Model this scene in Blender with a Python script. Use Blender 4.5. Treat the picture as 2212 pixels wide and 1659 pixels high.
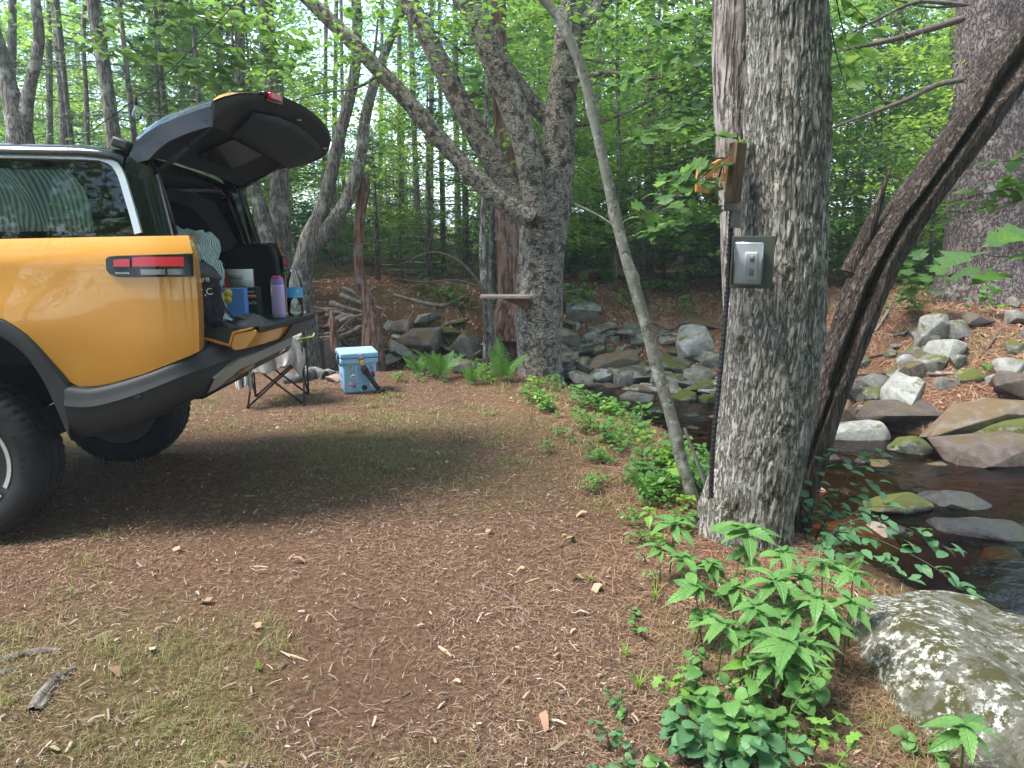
import bpy, bmesh, math, random
import numpy as np
from mathutils import Vector, Matrix

random.seed(7); RNG = np.random.default_rng(11)
for o in list(bpy.data.objects): bpy.data.objects.remove(o)
scene = bpy.context.scene
COL = scene.collection

# ---------------------------------------------------------------- camera, sky, sun, exposure
F_, CX_, CY_, EYE, HOR_ = 1540.0, 1106.0, 829.5, 1.55, 500.0
PITCH = math.atan((CY_ - HOR_) / F_)
cam_data = bpy.data.cameras.new('camera'); cam = bpy.data.objects.new('camera', cam_data); COL.objects.link(cam)
cam.location = (0, 0, EYE); cam.rotation_euler = (math.pi/2 - PITCH, 0, 0)
cam_data.sensor_width = 36; cam_data.lens = F_/2212*36; cam_data.clip_start = 0.05; cam_data.clip_end = 3000
scene.camera = cam

SUN_EL, SUN_AZ = math.radians(60), math.radians(-104)      # azimuth measured from +Y towards +X
world = bpy.data.worlds.new('World'); scene.world = world; world.use_nodes = True
wn = world.node_tree; wn.nodes.clear()
w_out = wn.nodes.new('ShaderNodeOutputWorld'); w_bg = wn.nodes.new('ShaderNodeBackground')
sky = wn.nodes.new('ShaderNodeTexSky'); sky.sky_type = 'NISHITA'; sky.sun_disc = False
sky.sun_elevation = SUN_EL; sky.sun_rotation = SUN_AZ; sky.air_density = 1.0; sky.dust_density = 0.8; sky.ozone_density = 1.4
# broken cloud cover, the same all round the dome
w_tc = wn.nodes.new('ShaderNodeTexCoord'); w_map = wn.nodes.new('ShaderNodeMapping'); w_map.inputs['Scale'].default_value = (1, 1, 2.2)
w_no = wn.nodes.new('ShaderNodeTexNoise'); w_no.inputs['Scale'].default_value = 4.2; w_no.inputs['Detail'].default_value = 7; w_no.inputs['Roughness'].default_value = 0.55
w_ra = wn.nodes.new('ShaderNodeValToRGB'); w_ra.color_ramp.elements[0].position = 0.50; w_ra.color_ramp.elements[1].position = 0.70
w_mix = wn.nodes.new('ShaderNodeMixRGB'); w_mix.inputs['Color2'].default_value = (6.6, 7.0, 7.5, 1)
wn.links.new(w_tc.outputs['Generated'], w_map.inputs['Vector']); wn.links.new(w_map.outputs[0], w_no.inputs['Vector'])
wn.links.new(w_no.outputs['Fac'], w_ra.inputs['Fac']); wn.links.new(w_ra.outputs['Color'], w_mix.inputs['Fac'])
wn.links.new(sky.outputs[0], w_mix.inputs['Color1']); wn.links.new(w_mix.outputs[0], w_bg.inputs['Color'])
w_bg.inputs['Strength'].default_value = 0.15
wn.links.new(w_bg.outputs[0], w_out.inputs['Surface'])

sun_data = bpy.data.lights.new('sun', 'SUN'); sun = bpy.data.objects.new('sun', sun_data); COL.objects.link(sun)
sun_data.energy = 2.2; sun_data.angle = math.radians(20); sun_data.color = (1.0, 0.95, 0.87)
_d = Vector((math.sin(SUN_AZ)*math.cos(SUN_EL), math.cos(SUN_AZ)*math.cos(SUN_EL), math.sin(SUN_EL)))
sun.rotation_euler = _d.to_track_quat('Z', 'Y').to_euler()

scene.view_settings.view_transform = 'Standard'; scene.view_settings.look = 'None'
scene.view_settings.gamma = 1.0; scene.view_settings.use_curve_mapping = False
scene.view_settings.exposure = 2.1
scene.render.engine = 'CYCLES'
scene.cycles.max_bounces = 5; scene.cycles.diffuse_bounces = 3; scene.cycles.glossy_bounces = 3; scene.cycles.transparent_max_bounces = 10; scene.cycles.transmission_bounces = 4
scene.cycles.volume_bounces = 0; scene.cycles.caustics_reflective = False; scene.cycles.caustics_refractive = False

# ---------------------------------------------------------------- sight lines into the place
FW = np.array([0, math.cos(PITCH), -math.sin(PITCH)]); UP = np.array([0, math.sin(PITCH), math.cos(PITCH)]); RT = np.array([1.0, 0, 0])
EYEP = np.array([0, 0, EYE])
def ray(u, v): return FW + RT*(u-CX_)/F_ + UP*(CY_-v)/F_
def at(u, v, Y): d = ray(u, v); return EYEP + d*(Y/d[1])
def on_z(u, v, z): d = ray(u, v); return EYEP + d*((z-EYE)/d[2])
def m_per_px(P): return float((np.asarray(P)-EYEP) @ FW)/F_

# ---------------------------------------------------------------- numpy noise
def _h(i, j, k, s):
    n = (i.astype(np.int64)*374761393 + j.astype(np.int64)*668265263 + k.astype(np.int64)*2147483647 + s*1274126177) & 0xFFFFFFFF
    n = ((n ^ (n >> 13))*1274126177) & 0xFFFFFFFF
    n = ((n ^ (n >> 16))*2246822519) & 0xFFFFFFFF
    return ((n ^ (n >> 15)) & 0xFFFFFF)/float(0xFFFFFF)
def vn(x, y, z=0.0, s=0):
    x, y, z = np.broadcast_arrays(np.asarray(x, float), np.asarray(y, float), np.asarray(z, float))
    i, j, k = np.floor(x), np.floor(y), np.floor(z); fx, fy, fz = x-i, y-j, z-k
    fx, fy, fz = (t*t*(3-2*t) for t in (fx, fy, fz))
    r = 0
    for a in (0, 1):
        for b in (0, 1):
            for c in (0, 1):
                r = r + _h(i+a, j+b, k+c, s)*(fx if a else 1-fx)*(fy if b else 1-fy)*(fz if c else 1-fz)
    return r*2-1
def fbm(x, y, z=0.0, s=0, o=4, g=0.5):
    r, a, f = 0, 1.0, 1.0
    for q in range(o):
        r = r + a*vn(np.asarray(x)*f, np.asarray(y)*f, np.asarray(z)*f, s+q); a *= g; f *= 2.03
    return r
def sstep(a, b, x): t = np.clip((np.asarray(x, float)-a)/(b-a), 0, 1); return t*t*(3-2*t)

# ---------------------------------------------------------------- materials
def nodemat(name):
    m = bpy.data.materials.new(name); m.use_nodes = True; nt = m.node_tree
    return m, nt, nt.nodes['Principled BSDF']
def N(nt, t, **kw):
    n = nt.nodes.new(t)
    for k, v in kw.items():
        if k in n.inputs: n.inputs[k].default_value = v
        else: setattr(n, k, v)
    return n
def rgba(c): return (c[0], c[1], c[2], 1)
def plain(name, c, rough=0.5, metal=0.0, coat=0.0, spec=0.5, emit=None):
    m, nt, b = nodemat(name)
    b.inputs['Base Color'].default_value = rgba(c); b.inputs['Roughness'].default_value = rough
    b.inputs['Metallic'].default_value = metal; b.inputs['Coat Weight'].default_value = coat; b.inputs['Coat Roughness'].default_value = 0.03
    b.inputs['Specular IOR Level'].default_value = spec
    return m
def mottled(name, cols, scale=8, rough=0.8, bump=0.3, bscale=40, stretch=(1, 1, 1), bdist=0.01, detail=6, coat=0.0, spec=0.3, ramp=None, distort=0.0):
    """colours spread by noise in object space + fine relief"""
    m, nt, b = nodemat(name); L = nt.links.new
    tc = N(nt, 'ShaderNodeTexCoord'); mp = N(nt, 'ShaderNodeMapping', Scale=stretch); L(tc.outputs['Object'], mp.inputs['Vector'])
    no = N(nt, 'ShaderNodeTexNoise', Scale=scale, Detail=detail, Roughness=0.62, Distortion=distort); L(mp.outputs[0], no.inputs['Vector'])
    r = N(nt, 'ShaderNodeValToRGB'); e = r.color_ramp.elements
    pos = ramp or [0.34 + 0.32*i/(len(cols)-1) for i in range(len(cols))]
    e[0].position = pos[0]; e[0].color = rgba(cols[0]); e[1].position = pos[-1]; e[1].color = rgba(cols[-1])
    for p, c in zip(pos[1:-1], cols[1:-1]): q = e.new(p); q.color = rgba(c)
    L(no.outputs['Fac'], r.inputs['Fac']); L(r.outputs['Color'], b.inputs['Base Color'])
    nb = N(nt, 'ShaderNodeTexNoise', Scale=bscale, Detail=8, Roughness=0.65); L(mp.outputs[0], nb.inputs['Vector'])
    bp = N(nt, 'ShaderNodeBump', Strength=bump, Distance=bdist); L(nb.outputs['Fac'], bp.inputs['Height']); L(bp.outputs[0], b.inputs['Normal'])
    b.inputs['Roughness'].default_value = rough; b.inputs['Coat Weight'].default_value = coat; b.inputs['Specular IOR Level'].default_value = spec
    return m
def leafmat(name, cols, trans=0.45, rough=0.45, gloss=0.3, tval=1.3):
    m, nt, b = nodemat(name); L = nt.links.new
    g = N(nt, 'ShaderNodeNewGeometry'); r = N(nt, 'ShaderNodeValToRGB'); e = r.color_ramp.elements
    e[0].color = rgba(cols[0]); e[1].color = rgba(cols[-1]); e[0].position = 0.0; e[1].position = 1.0
    for i, c in enumerate(cols[1:-1]): q = e.new((i+1)/(len(cols)-1)); q.color = rgba(c)
    L(g.outputs['Random Per Island'], r.inputs['Fac']); L(r.outputs['Color'], b.inputs['Base Color'])
    b.inputs['Roughness'].default_value = rough; b.inputs['Specular IOR Level'].default_value = gloss
    hs = N(nt, 'ShaderNodeHueSaturation', Hue=0.485, Saturation=1.05, Value=tval); L(r.outputs['Color'], hs.inputs['Color'])
    t = N(nt, 'ShaderNodeBsdfTranslucent'); L(hs.outputs[0], t.inputs['Color'])
    mx = N(nt, 'ShaderNodeMixShader'); mx.inputs[0].default_value = trans
    L(b.outputs[0], mx.inputs[1]); L(t.outputs[0], mx.inputs[2]); L(mx.outputs[0], nt.nodes['Material Output'].inputs['Surface'])
    return m
def veinleaf(name, cols, trans=.3, vein=1.45, tval=1.25, gloss=.35):
    """one big leaf: blade colour varies leaf by leaf, paler midrib and side veins along its own axes"""
    m, nt, b = nodemat(name); L = nt.links.new; oi = N(nt, 'ShaderNodeObjectInfo'); tc = N(nt, 'ShaderNodeTexCoord'); sp = N(nt, 'ShaderNodeSeparateXYZ'); L(tc.outputs['Object'], sp.inputs[0])
    r = N(nt, 'ShaderNodeValToRGB'); e = r.color_ramp.elements; e[0].color = rgba(cols[0]); e[1].color = rgba(cols[-1])
    for i, c in enumerate(cols[1:-1]): q = e.new((i+1)/(len(cols)-1)); q.color = rgba(c)
    no = N(nt, 'ShaderNodeTexNoise', Scale=5, Detail=5); L(tc.outputs['Object'], no.inputs['Vector']); ma = N(nt, 'ShaderNodeMath', operation='MULTIPLY_ADD'); L(no.outputs['Fac'], ma.inputs[0]); ma.inputs[1].default_value = .5; mb_ = N(nt, 'ShaderNodeMath', operation='MULTIPLY_ADD'); L(oi.outputs['Random'], mb_.inputs[0]); mb_.inputs[1].default_value = .8; mb_.inputs[2].default_value = -.15; L(mb_.outputs[0], ma.inputs[2]); L(ma.outputs[0], r.inputs['Fac'])
    ab = N(nt, 'ShaderNodeMath', operation='ABSOLUTE'); L(sp.outputs['Y'], ab.inputs[0]); mid = N(nt, 'ShaderNodeMapRange'); mid.inputs['From Max'].default_value = .022; mid.inputs['To Min'].default_value = 1; mid.inputs['To Max'].default_value = 0; L(ab.outputs[0], mid.inputs['Value'])
    sk = N(nt, 'ShaderNodeMath', operation='MULTIPLY_ADD'); L(ab.outputs[0], sk.inputs[0]); sk.inputs[1].default_value = -.9; L(sp.outputs['X'], sk.inputs[2]); fr = N(nt, 'ShaderNodeMath', operation='MULTIPLY'); L(sk.outputs[0], fr.inputs[0]); fr.inputs[1].default_value = 7; ff = N(nt, 'ShaderNodeMath', operation='PINGPONG'); ff.inputs[1].default_value = .5; L(fr.outputs[0], ff.inputs[0])
    sv = N(nt, 'ShaderNodeMapRange'); sv.inputs['From Max'].default_value = .10; sv.inputs['To Min'].default_value = .6; sv.inputs['To Max'].default_value = 0; L(ff.outputs[0], sv.inputs['Value']); mxm = N(nt, 'ShaderNodeMath', operation='MAXIMUM'); L(mid.outputs[0], mxm.inputs[0]); L(sv.outputs[0], mxm.inputs[1])
    lt = N(nt, 'ShaderNodeHueSaturation', Saturation=.85, Value=vein); L(r.outputs['Color'], lt.inputs['Color']); mx = N(nt, 'ShaderNodeMixRGB'); L(mxm.outputs[0], mx.inputs[0]); L(r.outputs['Color'], mx.inputs[1]); L(lt.outputs[0], mx.inputs[2]); L(mx.outputs[0], b.inputs['Base Color'])
    bp = N(nt, 'ShaderNodeBump', Strength=.5, Distance=.03); bp.invert = True; L(mxm.outputs[0], bp.inputs['Height']); L(bp.outputs[0], b.inputs['Normal']); b.inputs['Roughness'].default_value = .45; b.inputs['Specular IOR Level'].default_value = gloss
    hs = N(nt, 'ShaderNodeHueSaturation', Hue=.485, Saturation=1.05, Value=tval); L(mx.outputs[0], hs.inputs['Color']); t = N(nt, 'ShaderNodeBsdfTranslucent'); L(hs.outputs[0], t.inputs['Color']); ms = N(nt, 'ShaderNodeMixShader'); ms.inputs[0].default_value = trans
    L(b.outputs[0], ms.inputs[1]); L(t.outputs[0], ms.inputs[2]); L(ms.outputs[0], nt.nodes['Material Output'].inputs['Surface']); return m
def clearmat(name, tint, gl=0.06, rough=0.02, fres=1.45):
    """thin clear or tinted sheet: lets light straight through and mirrors by Fresnel"""
    m, nt, b = nodemat(name); L = nt.links.new; nt.nodes.remove(b)
    t = N(nt, 'ShaderNodeBsdfTransparent', Color=rgba(tint)); g = N(nt, 'ShaderNodeBsdfGlossy', Roughness=rough)
    f = N(nt, 'ShaderNodeFresnel', IOR=fres); ad = N(nt, 'ShaderNodeMath', operation='ADD'); ad.inputs[1].default_value = gl; ad.use_clamp = True
    mx = N(nt, 'ShaderNodeMixShader'); L(f.outputs[0], ad.inputs[0]); L(ad.outputs[0], mx.inputs[0]); L(t.outputs[0], mx.inputs[1]); L(g.outputs[0], mx.inputs[2])
    L(mx.outputs[0], nt.nodes['Material Output'].inputs['Surface'])
    return m
def barkmat(name, dark, mid, light, vs=1.0, lichen=None, lich_amt=0.5, bump=0.9, moss=None, ridge=26, squash=0.16, crack=0.5):
    m, nt, b = nodemat(name); L = nt.links.new
    tc = N(nt, 'ShaderNodeTexCoord'); mp = N(nt, 'ShaderNodeMapping', Scale=(1, 1, squash)); L(tc.outputs['Object'], mp.inputs['Vector'])
    wob = N(nt, 'ShaderNodeTexNoise', Scale=6*vs, Detail=3); L(mp.outputs[0], wob.inputs['Vector'])
    av = N(nt, 'ShaderNodeMixRGB', blend_type='ADD'); av.inputs[0].default_value = 0.05; L(mp.outputs[0], av.inputs[1]); L(wob.outputs['Color'], av.inputs[2])
    vo = N(nt, 'ShaderNodeTexVoronoi', Scale=ridge*vs, feature='DISTANCE_TO_EDGE'); L(av.outputs[0], vo.inputs['Vector'])
    nr_ = N(nt, 'ShaderNodeTexNoise', Scale=ridge*vs*.55, Detail=4, Roughness=.6, Distortion=.35); L(mp.outputs[0], nr_.inputs['Vector'])
    s1 = N(nt, 'ShaderNodeMath', operation='SUBTRACT'); L(nr_.outputs['Fac'], s1.inputs[0]); s1.inputs[1].default_value = .5
    s2 = N(nt, 'ShaderNodeMath', operation='ABSOLUTE'); L(s1.outputs[0], s2.inputs[0])
    s3 = N(nt, 'ShaderNodeMath', operation='MULTIPLY_ADD'); L(vo.outputs['Distance'], s3.inputs[0]); s3.inputs[1].default_value = .22; L(s2.outputs[0], s3.inputs[2])
    rc = N(nt, 'ShaderNodeValToRGB'); rc.color_ramp.elements[0].position = 0.02; rc.color_ramp.elements[1].position = 0.22*crack; L(s3.outputs[0], rc.inputs['Fac'])
    n2 = N(nt, 'ShaderNodeTexNoise', Scale=9*vs, Detail=8, Roughness=0.7); L(tc.outputs['Object'], n2.inputs['Vector'])
    r2 = N(nt, 'ShaderNodeValToRGB'); e = r2.color_ramp.elements; e[0].position = 0.36; e[0].color = rgba(mid); e[1].position = 0.64; e[1].color = rgba(light); L(n2.outputs['Fac'], r2.inputs['Fac'])
    mx = N(nt, 'ShaderNodeMixRGB'); mx.inputs[1].default_value = rgba(dark); L(rc.outputs['Color'], mx.inputs[0]); L(r2.outputs['Color'], mx.inputs[2])
    col = mx.outputs[0]
    if lichen:
        n3 = N(nt, 'ShaderNodeTexNoise', Scale=5.5*vs, Detail=7, Roughness=0.72); L(tc.outputs['Object'], n3.inputs['Vector'])
        r3 = N(nt, 'ShaderNodeValToRGB'); r3.color_ramp.elements[0].position = 0.60-0.14*lich_amt; r3.color_ramp.elements[1].position = 0.66-0.12*lich_amt; L(n3.outputs['Fac'], r3.inputs['Fac'])
        m3 = N(nt, 'ShaderNodeMixRGB'); L(r3.outputs['Color'], m3.inputs[0]); L(col, m3.inputs[1]); m3.inputs[2].default_value = rgba(lichen); col = m3.outputs[0]
    if moss:
        n4 = N(nt, 'ShaderNodeTexNoise', Scale=3.1*vs, Detail=7, Roughness=0.75); mo = N(nt, 'ShaderNodeMapping', Location=(5, 3, 1)); L(tc.outputs['Object'], mo.inputs['Vector']); L(mo.outputs[0], n4.inputs['Vector'])
        r4 = N(nt, 'ShaderNodeValToRGB'); r4.color_ramp.elements[0].position = 0.58; r4.color_ramp.elements[1].position = 0.64; L(n4.outputs['Fac'], r4.inputs['Fac'])
        m4 = N(nt, 'ShaderNodeMixRGB'); L(r4.outputs['Color'], m4.inputs[0]); L(col, m4.inputs[1]); m4.inputs[2].default_value = rgba(moss); col = m4.outputs[0]
    L(col, b.inputs['Base Color'])
    hs = N(nt, 'ShaderNodeMath', operation='MULTIPLY_ADD'); L(n2.outputs['Fac'], hs.inputs[0]); hs.inputs[1].default_value = 0.7; L(rc.outputs['Color'], hs.inputs[2])
    bp = N(nt, 'ShaderNodeBump', Strength=bump, Distance=0.012); L(hs.outputs[0], bp.inputs['Height']); L(bp.outputs[0], b.inputs['Normal'])
    b.inputs['Roughness'].default_value = 0.9; b.inputs['Specular IOR Level'].default_value = 0.2
    return m

# ---------------------------------------------------------------- mesh helpers
def np_mesh(name, V, Fc, smooth=False):
    """V (n,3); Fc list of int arrays, each (m,k)"""
    me = bpy.data.meshes.new(name); V = np.ascontiguousarray(V, np.float32)
    if isinstance(Fc, np.ndarray): Fc = [Fc]
    Fc = [f for f in Fc if len(f)]
    me.vertices.add(len(V)); me.vertices.foreach_set('co', V.ravel())
    nl = sum(f.size for f in Fc); nf = sum(len(f) for f in Fc)
    me.loops.add(nl); me.polygons.add(nf)
    me.loops.foreach_set('vertex_index', np.concatenate([f.ravel() for f in Fc]).astype(np.int32))
    st, o = [], 0
    for f in Fc: st.append(o + np.arange(len(f))*f.shape[1]); o += f.size
    me.polygons.foreach_set('loop_start', np.concatenate(st).astype(np.int32))
    me.update(calc_edges=True); me.validate()
    if smooth: me.shade_smooth()
    return me
class MB:
    """collects shapes that belong to ONE part"""
    def __init__(s): s.V = []; s.F = {}; s.n = 0
    def add(s, V, Fc):
        V = np.asarray(V, float).reshape(-1, 3)
        for f in Fc:
            s.F.setdefault(len(f), []).append([i+s.n for i in f])
        s.V.append(V); s.n += len(V); return s
    def addnp(s, V, Fa):
        s.F.setdefault(Fa.shape[1], []).extend((Fa+s.n).tolist()); s.V.append(np.asarray(V, float)); s.n += len(V); return s
    def box(s, c, d, rz=0.0, rx=0.0, ry=0.0, taper=1.0):
        x, y, z = (t/2 for t in d); k = taper
        v = np.array([(-x*k, -y*k, -z), (x*k, -y*k, -z), (x*k, y*k, -z), (-x*k, y*k, -z), (-x, -y, z), (x, -y, z), (x, y, z), (-x, y, z)])
        R = np.array(Matrix.Rotation(rz, 3, 'Z') @ Matrix.Rotation(ry, 3, 'Y') @ Matrix.Rotation(rx, 3, 'X'))
        return s.add(v @ R.T + np.array(c), [(3, 2, 1, 0), (4, 5, 6, 7), (0, 1, 5, 4), (1, 2, 6, 5), (2, 3, 7, 6), (3, 0, 4, 7)])
    def tube(s, P, R, seg=8, cap=True, **k):
        V, Fa = tube_arrays(P, R, seg, **k); n0 = s.n; s.addnp(V, Fa)
        if cap:
            m = len(V)//seg
            s.F.setdefault(seg, []).append([n0+i for i in range(seg)][::-1]); s.F[seg].append([n0+(m-1)*seg+i for i in range(seg)])
        return s
    def lathe(s, prof, c=(0, 0, 0), seg=32, axis='Z'):
        n = len(prof); V = []
        for i in range(seg):
            a = 2*math.pi*i/seg
            for r, h in prof:
                p = (r*math.cos(a), r*math.sin(a), h)
                if axis == 'Y': p = (p[0], p[2], p[1])
                elif axis == 'X': p = (p[2], p[0], p[1])
                V.append((p[0]+c[0], p[1]+c[1], p[2]+c[2]))
        Fc = []
        for i in range(seg):
            j = (i+1) % seg
            for q in range(n-1):
                f = (i*n+q, j*n+q, j*n+q+1, i*n+q+1); Fc.append(f[::-1] if axis == 'Y' else f)
        return s.add(V, Fc)
    def prism(s, poly, y0, y1, plane='XZ'):
        n = len(poly)
        if plane == 'XZ': V = [(x, y0, z) for x, z in poly] + [(x, y1, z) for x, z in poly]
        elif plane == 'XY': V = [(x, z, y0) for x, z in poly] + [(x, z, y1) for x, z in poly]
        else: V = [(y0, x, z) for x, z in poly] + [(y1, x, z) for x, z in poly]
        return s.add(V, [tuple(range(n))[::-1], tuple(range(n, 2*n))] + [(i, (i+1) % n, n+(i+1) % n, n+i) for i in range(n)])
    def grid(s, G, close=False):
        """G (rows, cols, 3)"""
        G = np.asarray(G, float); r, c = G.shape[:2]; Fc = []
        for i in range(r-1):
            for j in range(c if close else c-1):
                k = (j+1) % c; Fc.append((i*c+j, i*c+k, (i+1)*c+k, (i+1)*c+j))
        return s.add(G.reshape(-1, 3), Fc)
    def mesh(s, name, smooth=False):
        return np_mesh(name, np.concatenate(s.V), [np.array(f) for f in s.F.values()], smooth)
    def build(s, name, mat, parent=None, smooth=False, bevel=0.0, fix=True, angle=None, subs=0):
        me = s.mesh(name, smooth)
        if fix:
            bm = bmesh.new(); bm.from_mesh(me); bmesh.ops.recalc_face_normals(bm, faces=bm.faces); bm.to_mesh(me); bm.free()
            if smooth: me.shade_smooth()
        if angle: me.set_sharp_from_angle(angle=math.radians(angle))
        o = link(name, me, mat, parent)
        if bevel:
            b = o.modifiers.new('bevel', 'BEVEL'); b.width = bevel; b.segments = 2; b.limit_method = 'ANGLE'; b.angle_limit = math.radians(35)
            me.shade_smooth(); me.set_sharp_from_angle(angle=math.radians(50))
        if subs:
            b = o.modifiers.new('smooth', 'SUBSURF'); b.levels = subs; b.render_levels = subs
        return o
def link(name, me, mat=None, parent=None):
    o = bpy.data.objects.new(name, me); COL.objects.link(o)
    if mat is not None:
        me.materials.clear(); me.materials.append(mat)
    if parent is not None: o.parent = parent
    return o
def solid(o, t, off=-1):
    m = o.modifiers.new('thickness', 'SOLIDIFY'); m.thickness = t; m.offset = off; return o
def tag(o, label=None, cat=None, group=None, kind=None):
    if label: o['label'] = label
    if cat: o['category'] = cat
    if group: o['group'] = group
    if kind: o['kind'] = kind
    return o
def thing(name, label, cat, loc=(0, 0, 0), rz=0.0, group=None):
    o = bpy.data.objects.new(name, None); COL.objects.link(o); o.location = tuple(float(t) for t in loc); o.rotation_euler = (0, 0, rz)
    o.empty_display_size = 0.1
    return tag(o, label, cat, group)
def copy_tree(o, parent=None):
    c = o.copy(); COL.objects.link(c); c.parent = parent
    for ch in list(o.children): copy_tree(ch, c)
    return c
def spline(P, step, extra=None):
    """Catmull-Rom resample; extra (n,k) interpolated along"""
    P = np.asarray(P, float); n = len(P)
    E = np.zeros((n, 0)) if extra is None else np.asarray(extra, float).reshape(n, -1)
    Q = np.concatenate([P, E], 1); Q = np.vstack([2*Q[0]-Q[1], Q, 2*Q[-1]-Q[-2]]); out = []
    for i in range(1, n):
        L = np.linalg.norm(Q[i+1][:3]-Q[i][:3]); k = max(1, int(round(L/step)))
        for t in np.arange(k)/k:
            a, b, c, d = Q[i-1], Q[i], Q[i+1], Q[i+2]
            out.append(0.5*(2*b+(c-a)*t+(2*a-5*b+4*c-d)*t*t+(3*b-a-3*c+d)*t**3))
    out.append(Q[-2]); out = np.array(out)
    return out[:, :P.shape[1]], out[:, P.shape[1]:]
def frames(P):
    T = np.gradient(P, axis=0); T /= np.linalg.norm(T, axis=1)[:, None]+1e-9
    n = np.cross(T[0], (0, 1, 0)); n = n if np.linalg.norm(n) > .2 else np.cross(T[0], (1, 0, 0)); n /= np.linalg.norm(n)
    A = []
    for t in T:
        n = n - t*(n@t); n /= np.linalg.norm(n); A.append(n)
    A = np.array(A); return T, A, np.cross(T, A)
def tube_arrays(P, R, seg=8, amp=0.0, freq=(2, 6), seed=0, fn=None):
    P = np.asarray(P, float); n = len(P); R = np.broadcast_to(np.asarray(R, float), (n,))
    T, A, B = frames(P); th = 2*np.pi*np.arange(seg)/seg
    L = np.concatenate([[0], np.cumsum(np.linalg.norm(np.diff(P, axis=0), axis=1))])
    rr = np.repeat(R[:, None], seg, 1)
    if amp: rr = rr*(1+amp*fbm(np.cos(th)[None]*freq[0], np.sin(th)[None]*freq[0], L[:, None]*freq[1], seed, 4))
    if fn is not None: rr = fn(rr, th, L, T, A, B)
    V = P[:, None]+A[:, None]*(np.cos(th)[None, :, None]*rr[..., None])+B[:, None]*(np.sin(th)[None, :, None]*rr[..., None])
    i = np.arange(n-1)[:, None]; j = np.arange(seg)[None]; k = (j+1) % seg
    Fa = np.stack([i*seg+j, i*seg+k, (i+1)*seg+k, (i+1)*seg+j], -1).reshape(-1, 4)
    return V.reshape(-1, 3), Fa
def text_mesh(body, size, extrude=0.0006):
    cu = bpy.data.curves.new('lettering', 'FONT'); cu.body = body; cu.size = size; cu.extrude = extrude; cu.resolution_u = 3; cu.align_x = 'CENTER'; cu.align_y = 'CENTER'
    o = bpy.data.objects.new('lettering', cu); COL.objects.link(o); dg = bpy.context.evaluated_depsgraph_get()
    me = bpy.data.meshes.new_from_object(o.evaluated_get(dg)); bpy.data.objects.remove(o); bpy.data.curves.remove(cu)
    return me
def lettering(body, size, mat, parent, loc, rot, sx=1.0):
    o = link('lettering', text_mesh(body, size), mat, parent); o.location = loc; o.rotation_euler = rot; o.scale = (sx, 1, 1); return o
# ================================================================ terrain
EDGE = np.array([(-60, 12), (-12, 8.9), (-6, 8.3), (-2.2, 8.0), (-1, 7.95), (.15, 7.9), (.55, 7.2), (.85, 6.3), (1.1, 5.3), (1.3, 4.4), (1.5, 3.7), (1.65, 3.1), (1.8, 2.5), (2.05, 1.6), (2.6, 0), (4, -3), (12, -20)], float)
TOE = np.array([(-60, 13.6), (-12, 10.4), (-6, 9.9), (-2.2, 9.55), (0, 10.2), (1.6, 10.3), (2.7, 9.2), (4.0, 7.75), (5.4, 6.4), (7, 4.3), (9, 1), (20, -20)], float)
def sdist(P, x, y):
    best = np.full(x.shape, 1e9); sg = np.ones(x.shape)
    for (ax, ay), (bx, by) in zip(P[:-1], P[1:]):
        dx, dy = bx-ax, by-ay; L2 = dx*dx+dy*dy
        t = np.clip(((x-ax)*dx+(y-ay)*dy)/L2, 0, 1); ex, ey = x-ax-t*dx, y-ay-t*dy; d = np.hypot(ex, ey)
        c = dx*(y-ay)-dy*(x-ax); m = d < best-1e-9; best = np.where(m, d, best); sg = np.where(m, np.where(c > 0, 1.0, -1.0), sg)
    return best*sg
def terrain_raw(x, y):
    x, y = np.broadcast_arrays(np.asarray(x, float), np.asarray(y, float))
    wob = 0.16*fbm(x*.9, y*.9, 0, 3, 3)
    a = sdist(EDGE, x, y)+wob; b = sdist(TOE, x, y)+wob*1.6
    return x, y, a, b
def terrain(x, y):
    x, y, a, b = terrain_raw(x, y)
    w = 1.35+1.5*sstep(0.5, 3.5, x)
    z = -0.66*sstep(-0.05, 0.8, a)*(1-0.0*a)
    z = z+1.32*sstep(-0.25, 1, b/w)+0.03*np.clip(b-w, 0, 40)
    dist = np.hypot(x, y)
    z = z+0.018*fbm(x*1.3, y*1.3, 0, 21, 4)*sstep(60, 8, dist)+0.05*fbm(x*1.7, y*1.7, 0, 31, 4)*sstep(0, .8, b)+0.035*fbm(x*4, y*4, 0, 33, 3)*sstep(.2, .8, a)
    z = z-0.045*np.exp(-(((x+.55)/.55)**2+((y-2.35)/.42)**2))          # scuffed hollow in the dirt
    z = z-0.06*np.exp(-(((x+3.2)/1.6)**2+((y-5.1)/.7)**2))
    z = z+0.25*fbm(x*.12, y*.12, 0, 41, 3)*sstep(14, 30, dist)
    return z
def tz(x, y): return float(terrain(np.array([x]), np.array([y]))[0])
def hit(u, v):
    d = ray(u, v); ts = np.linspace(0.8, 45, 900); P = EYEP+d*ts[:, None]
    f = P[:, 2]-terrain(P[:, 0], P[:, 1]); i = np.argmax(f < 0)
    if f[i] >= 0: return P[-1]
    t = ts[i-1]+(ts[i]-ts[i-1])*f[i-1]/(f[i-1]-f[i]) if i else ts[0]
    return EYEP+d*t

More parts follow.
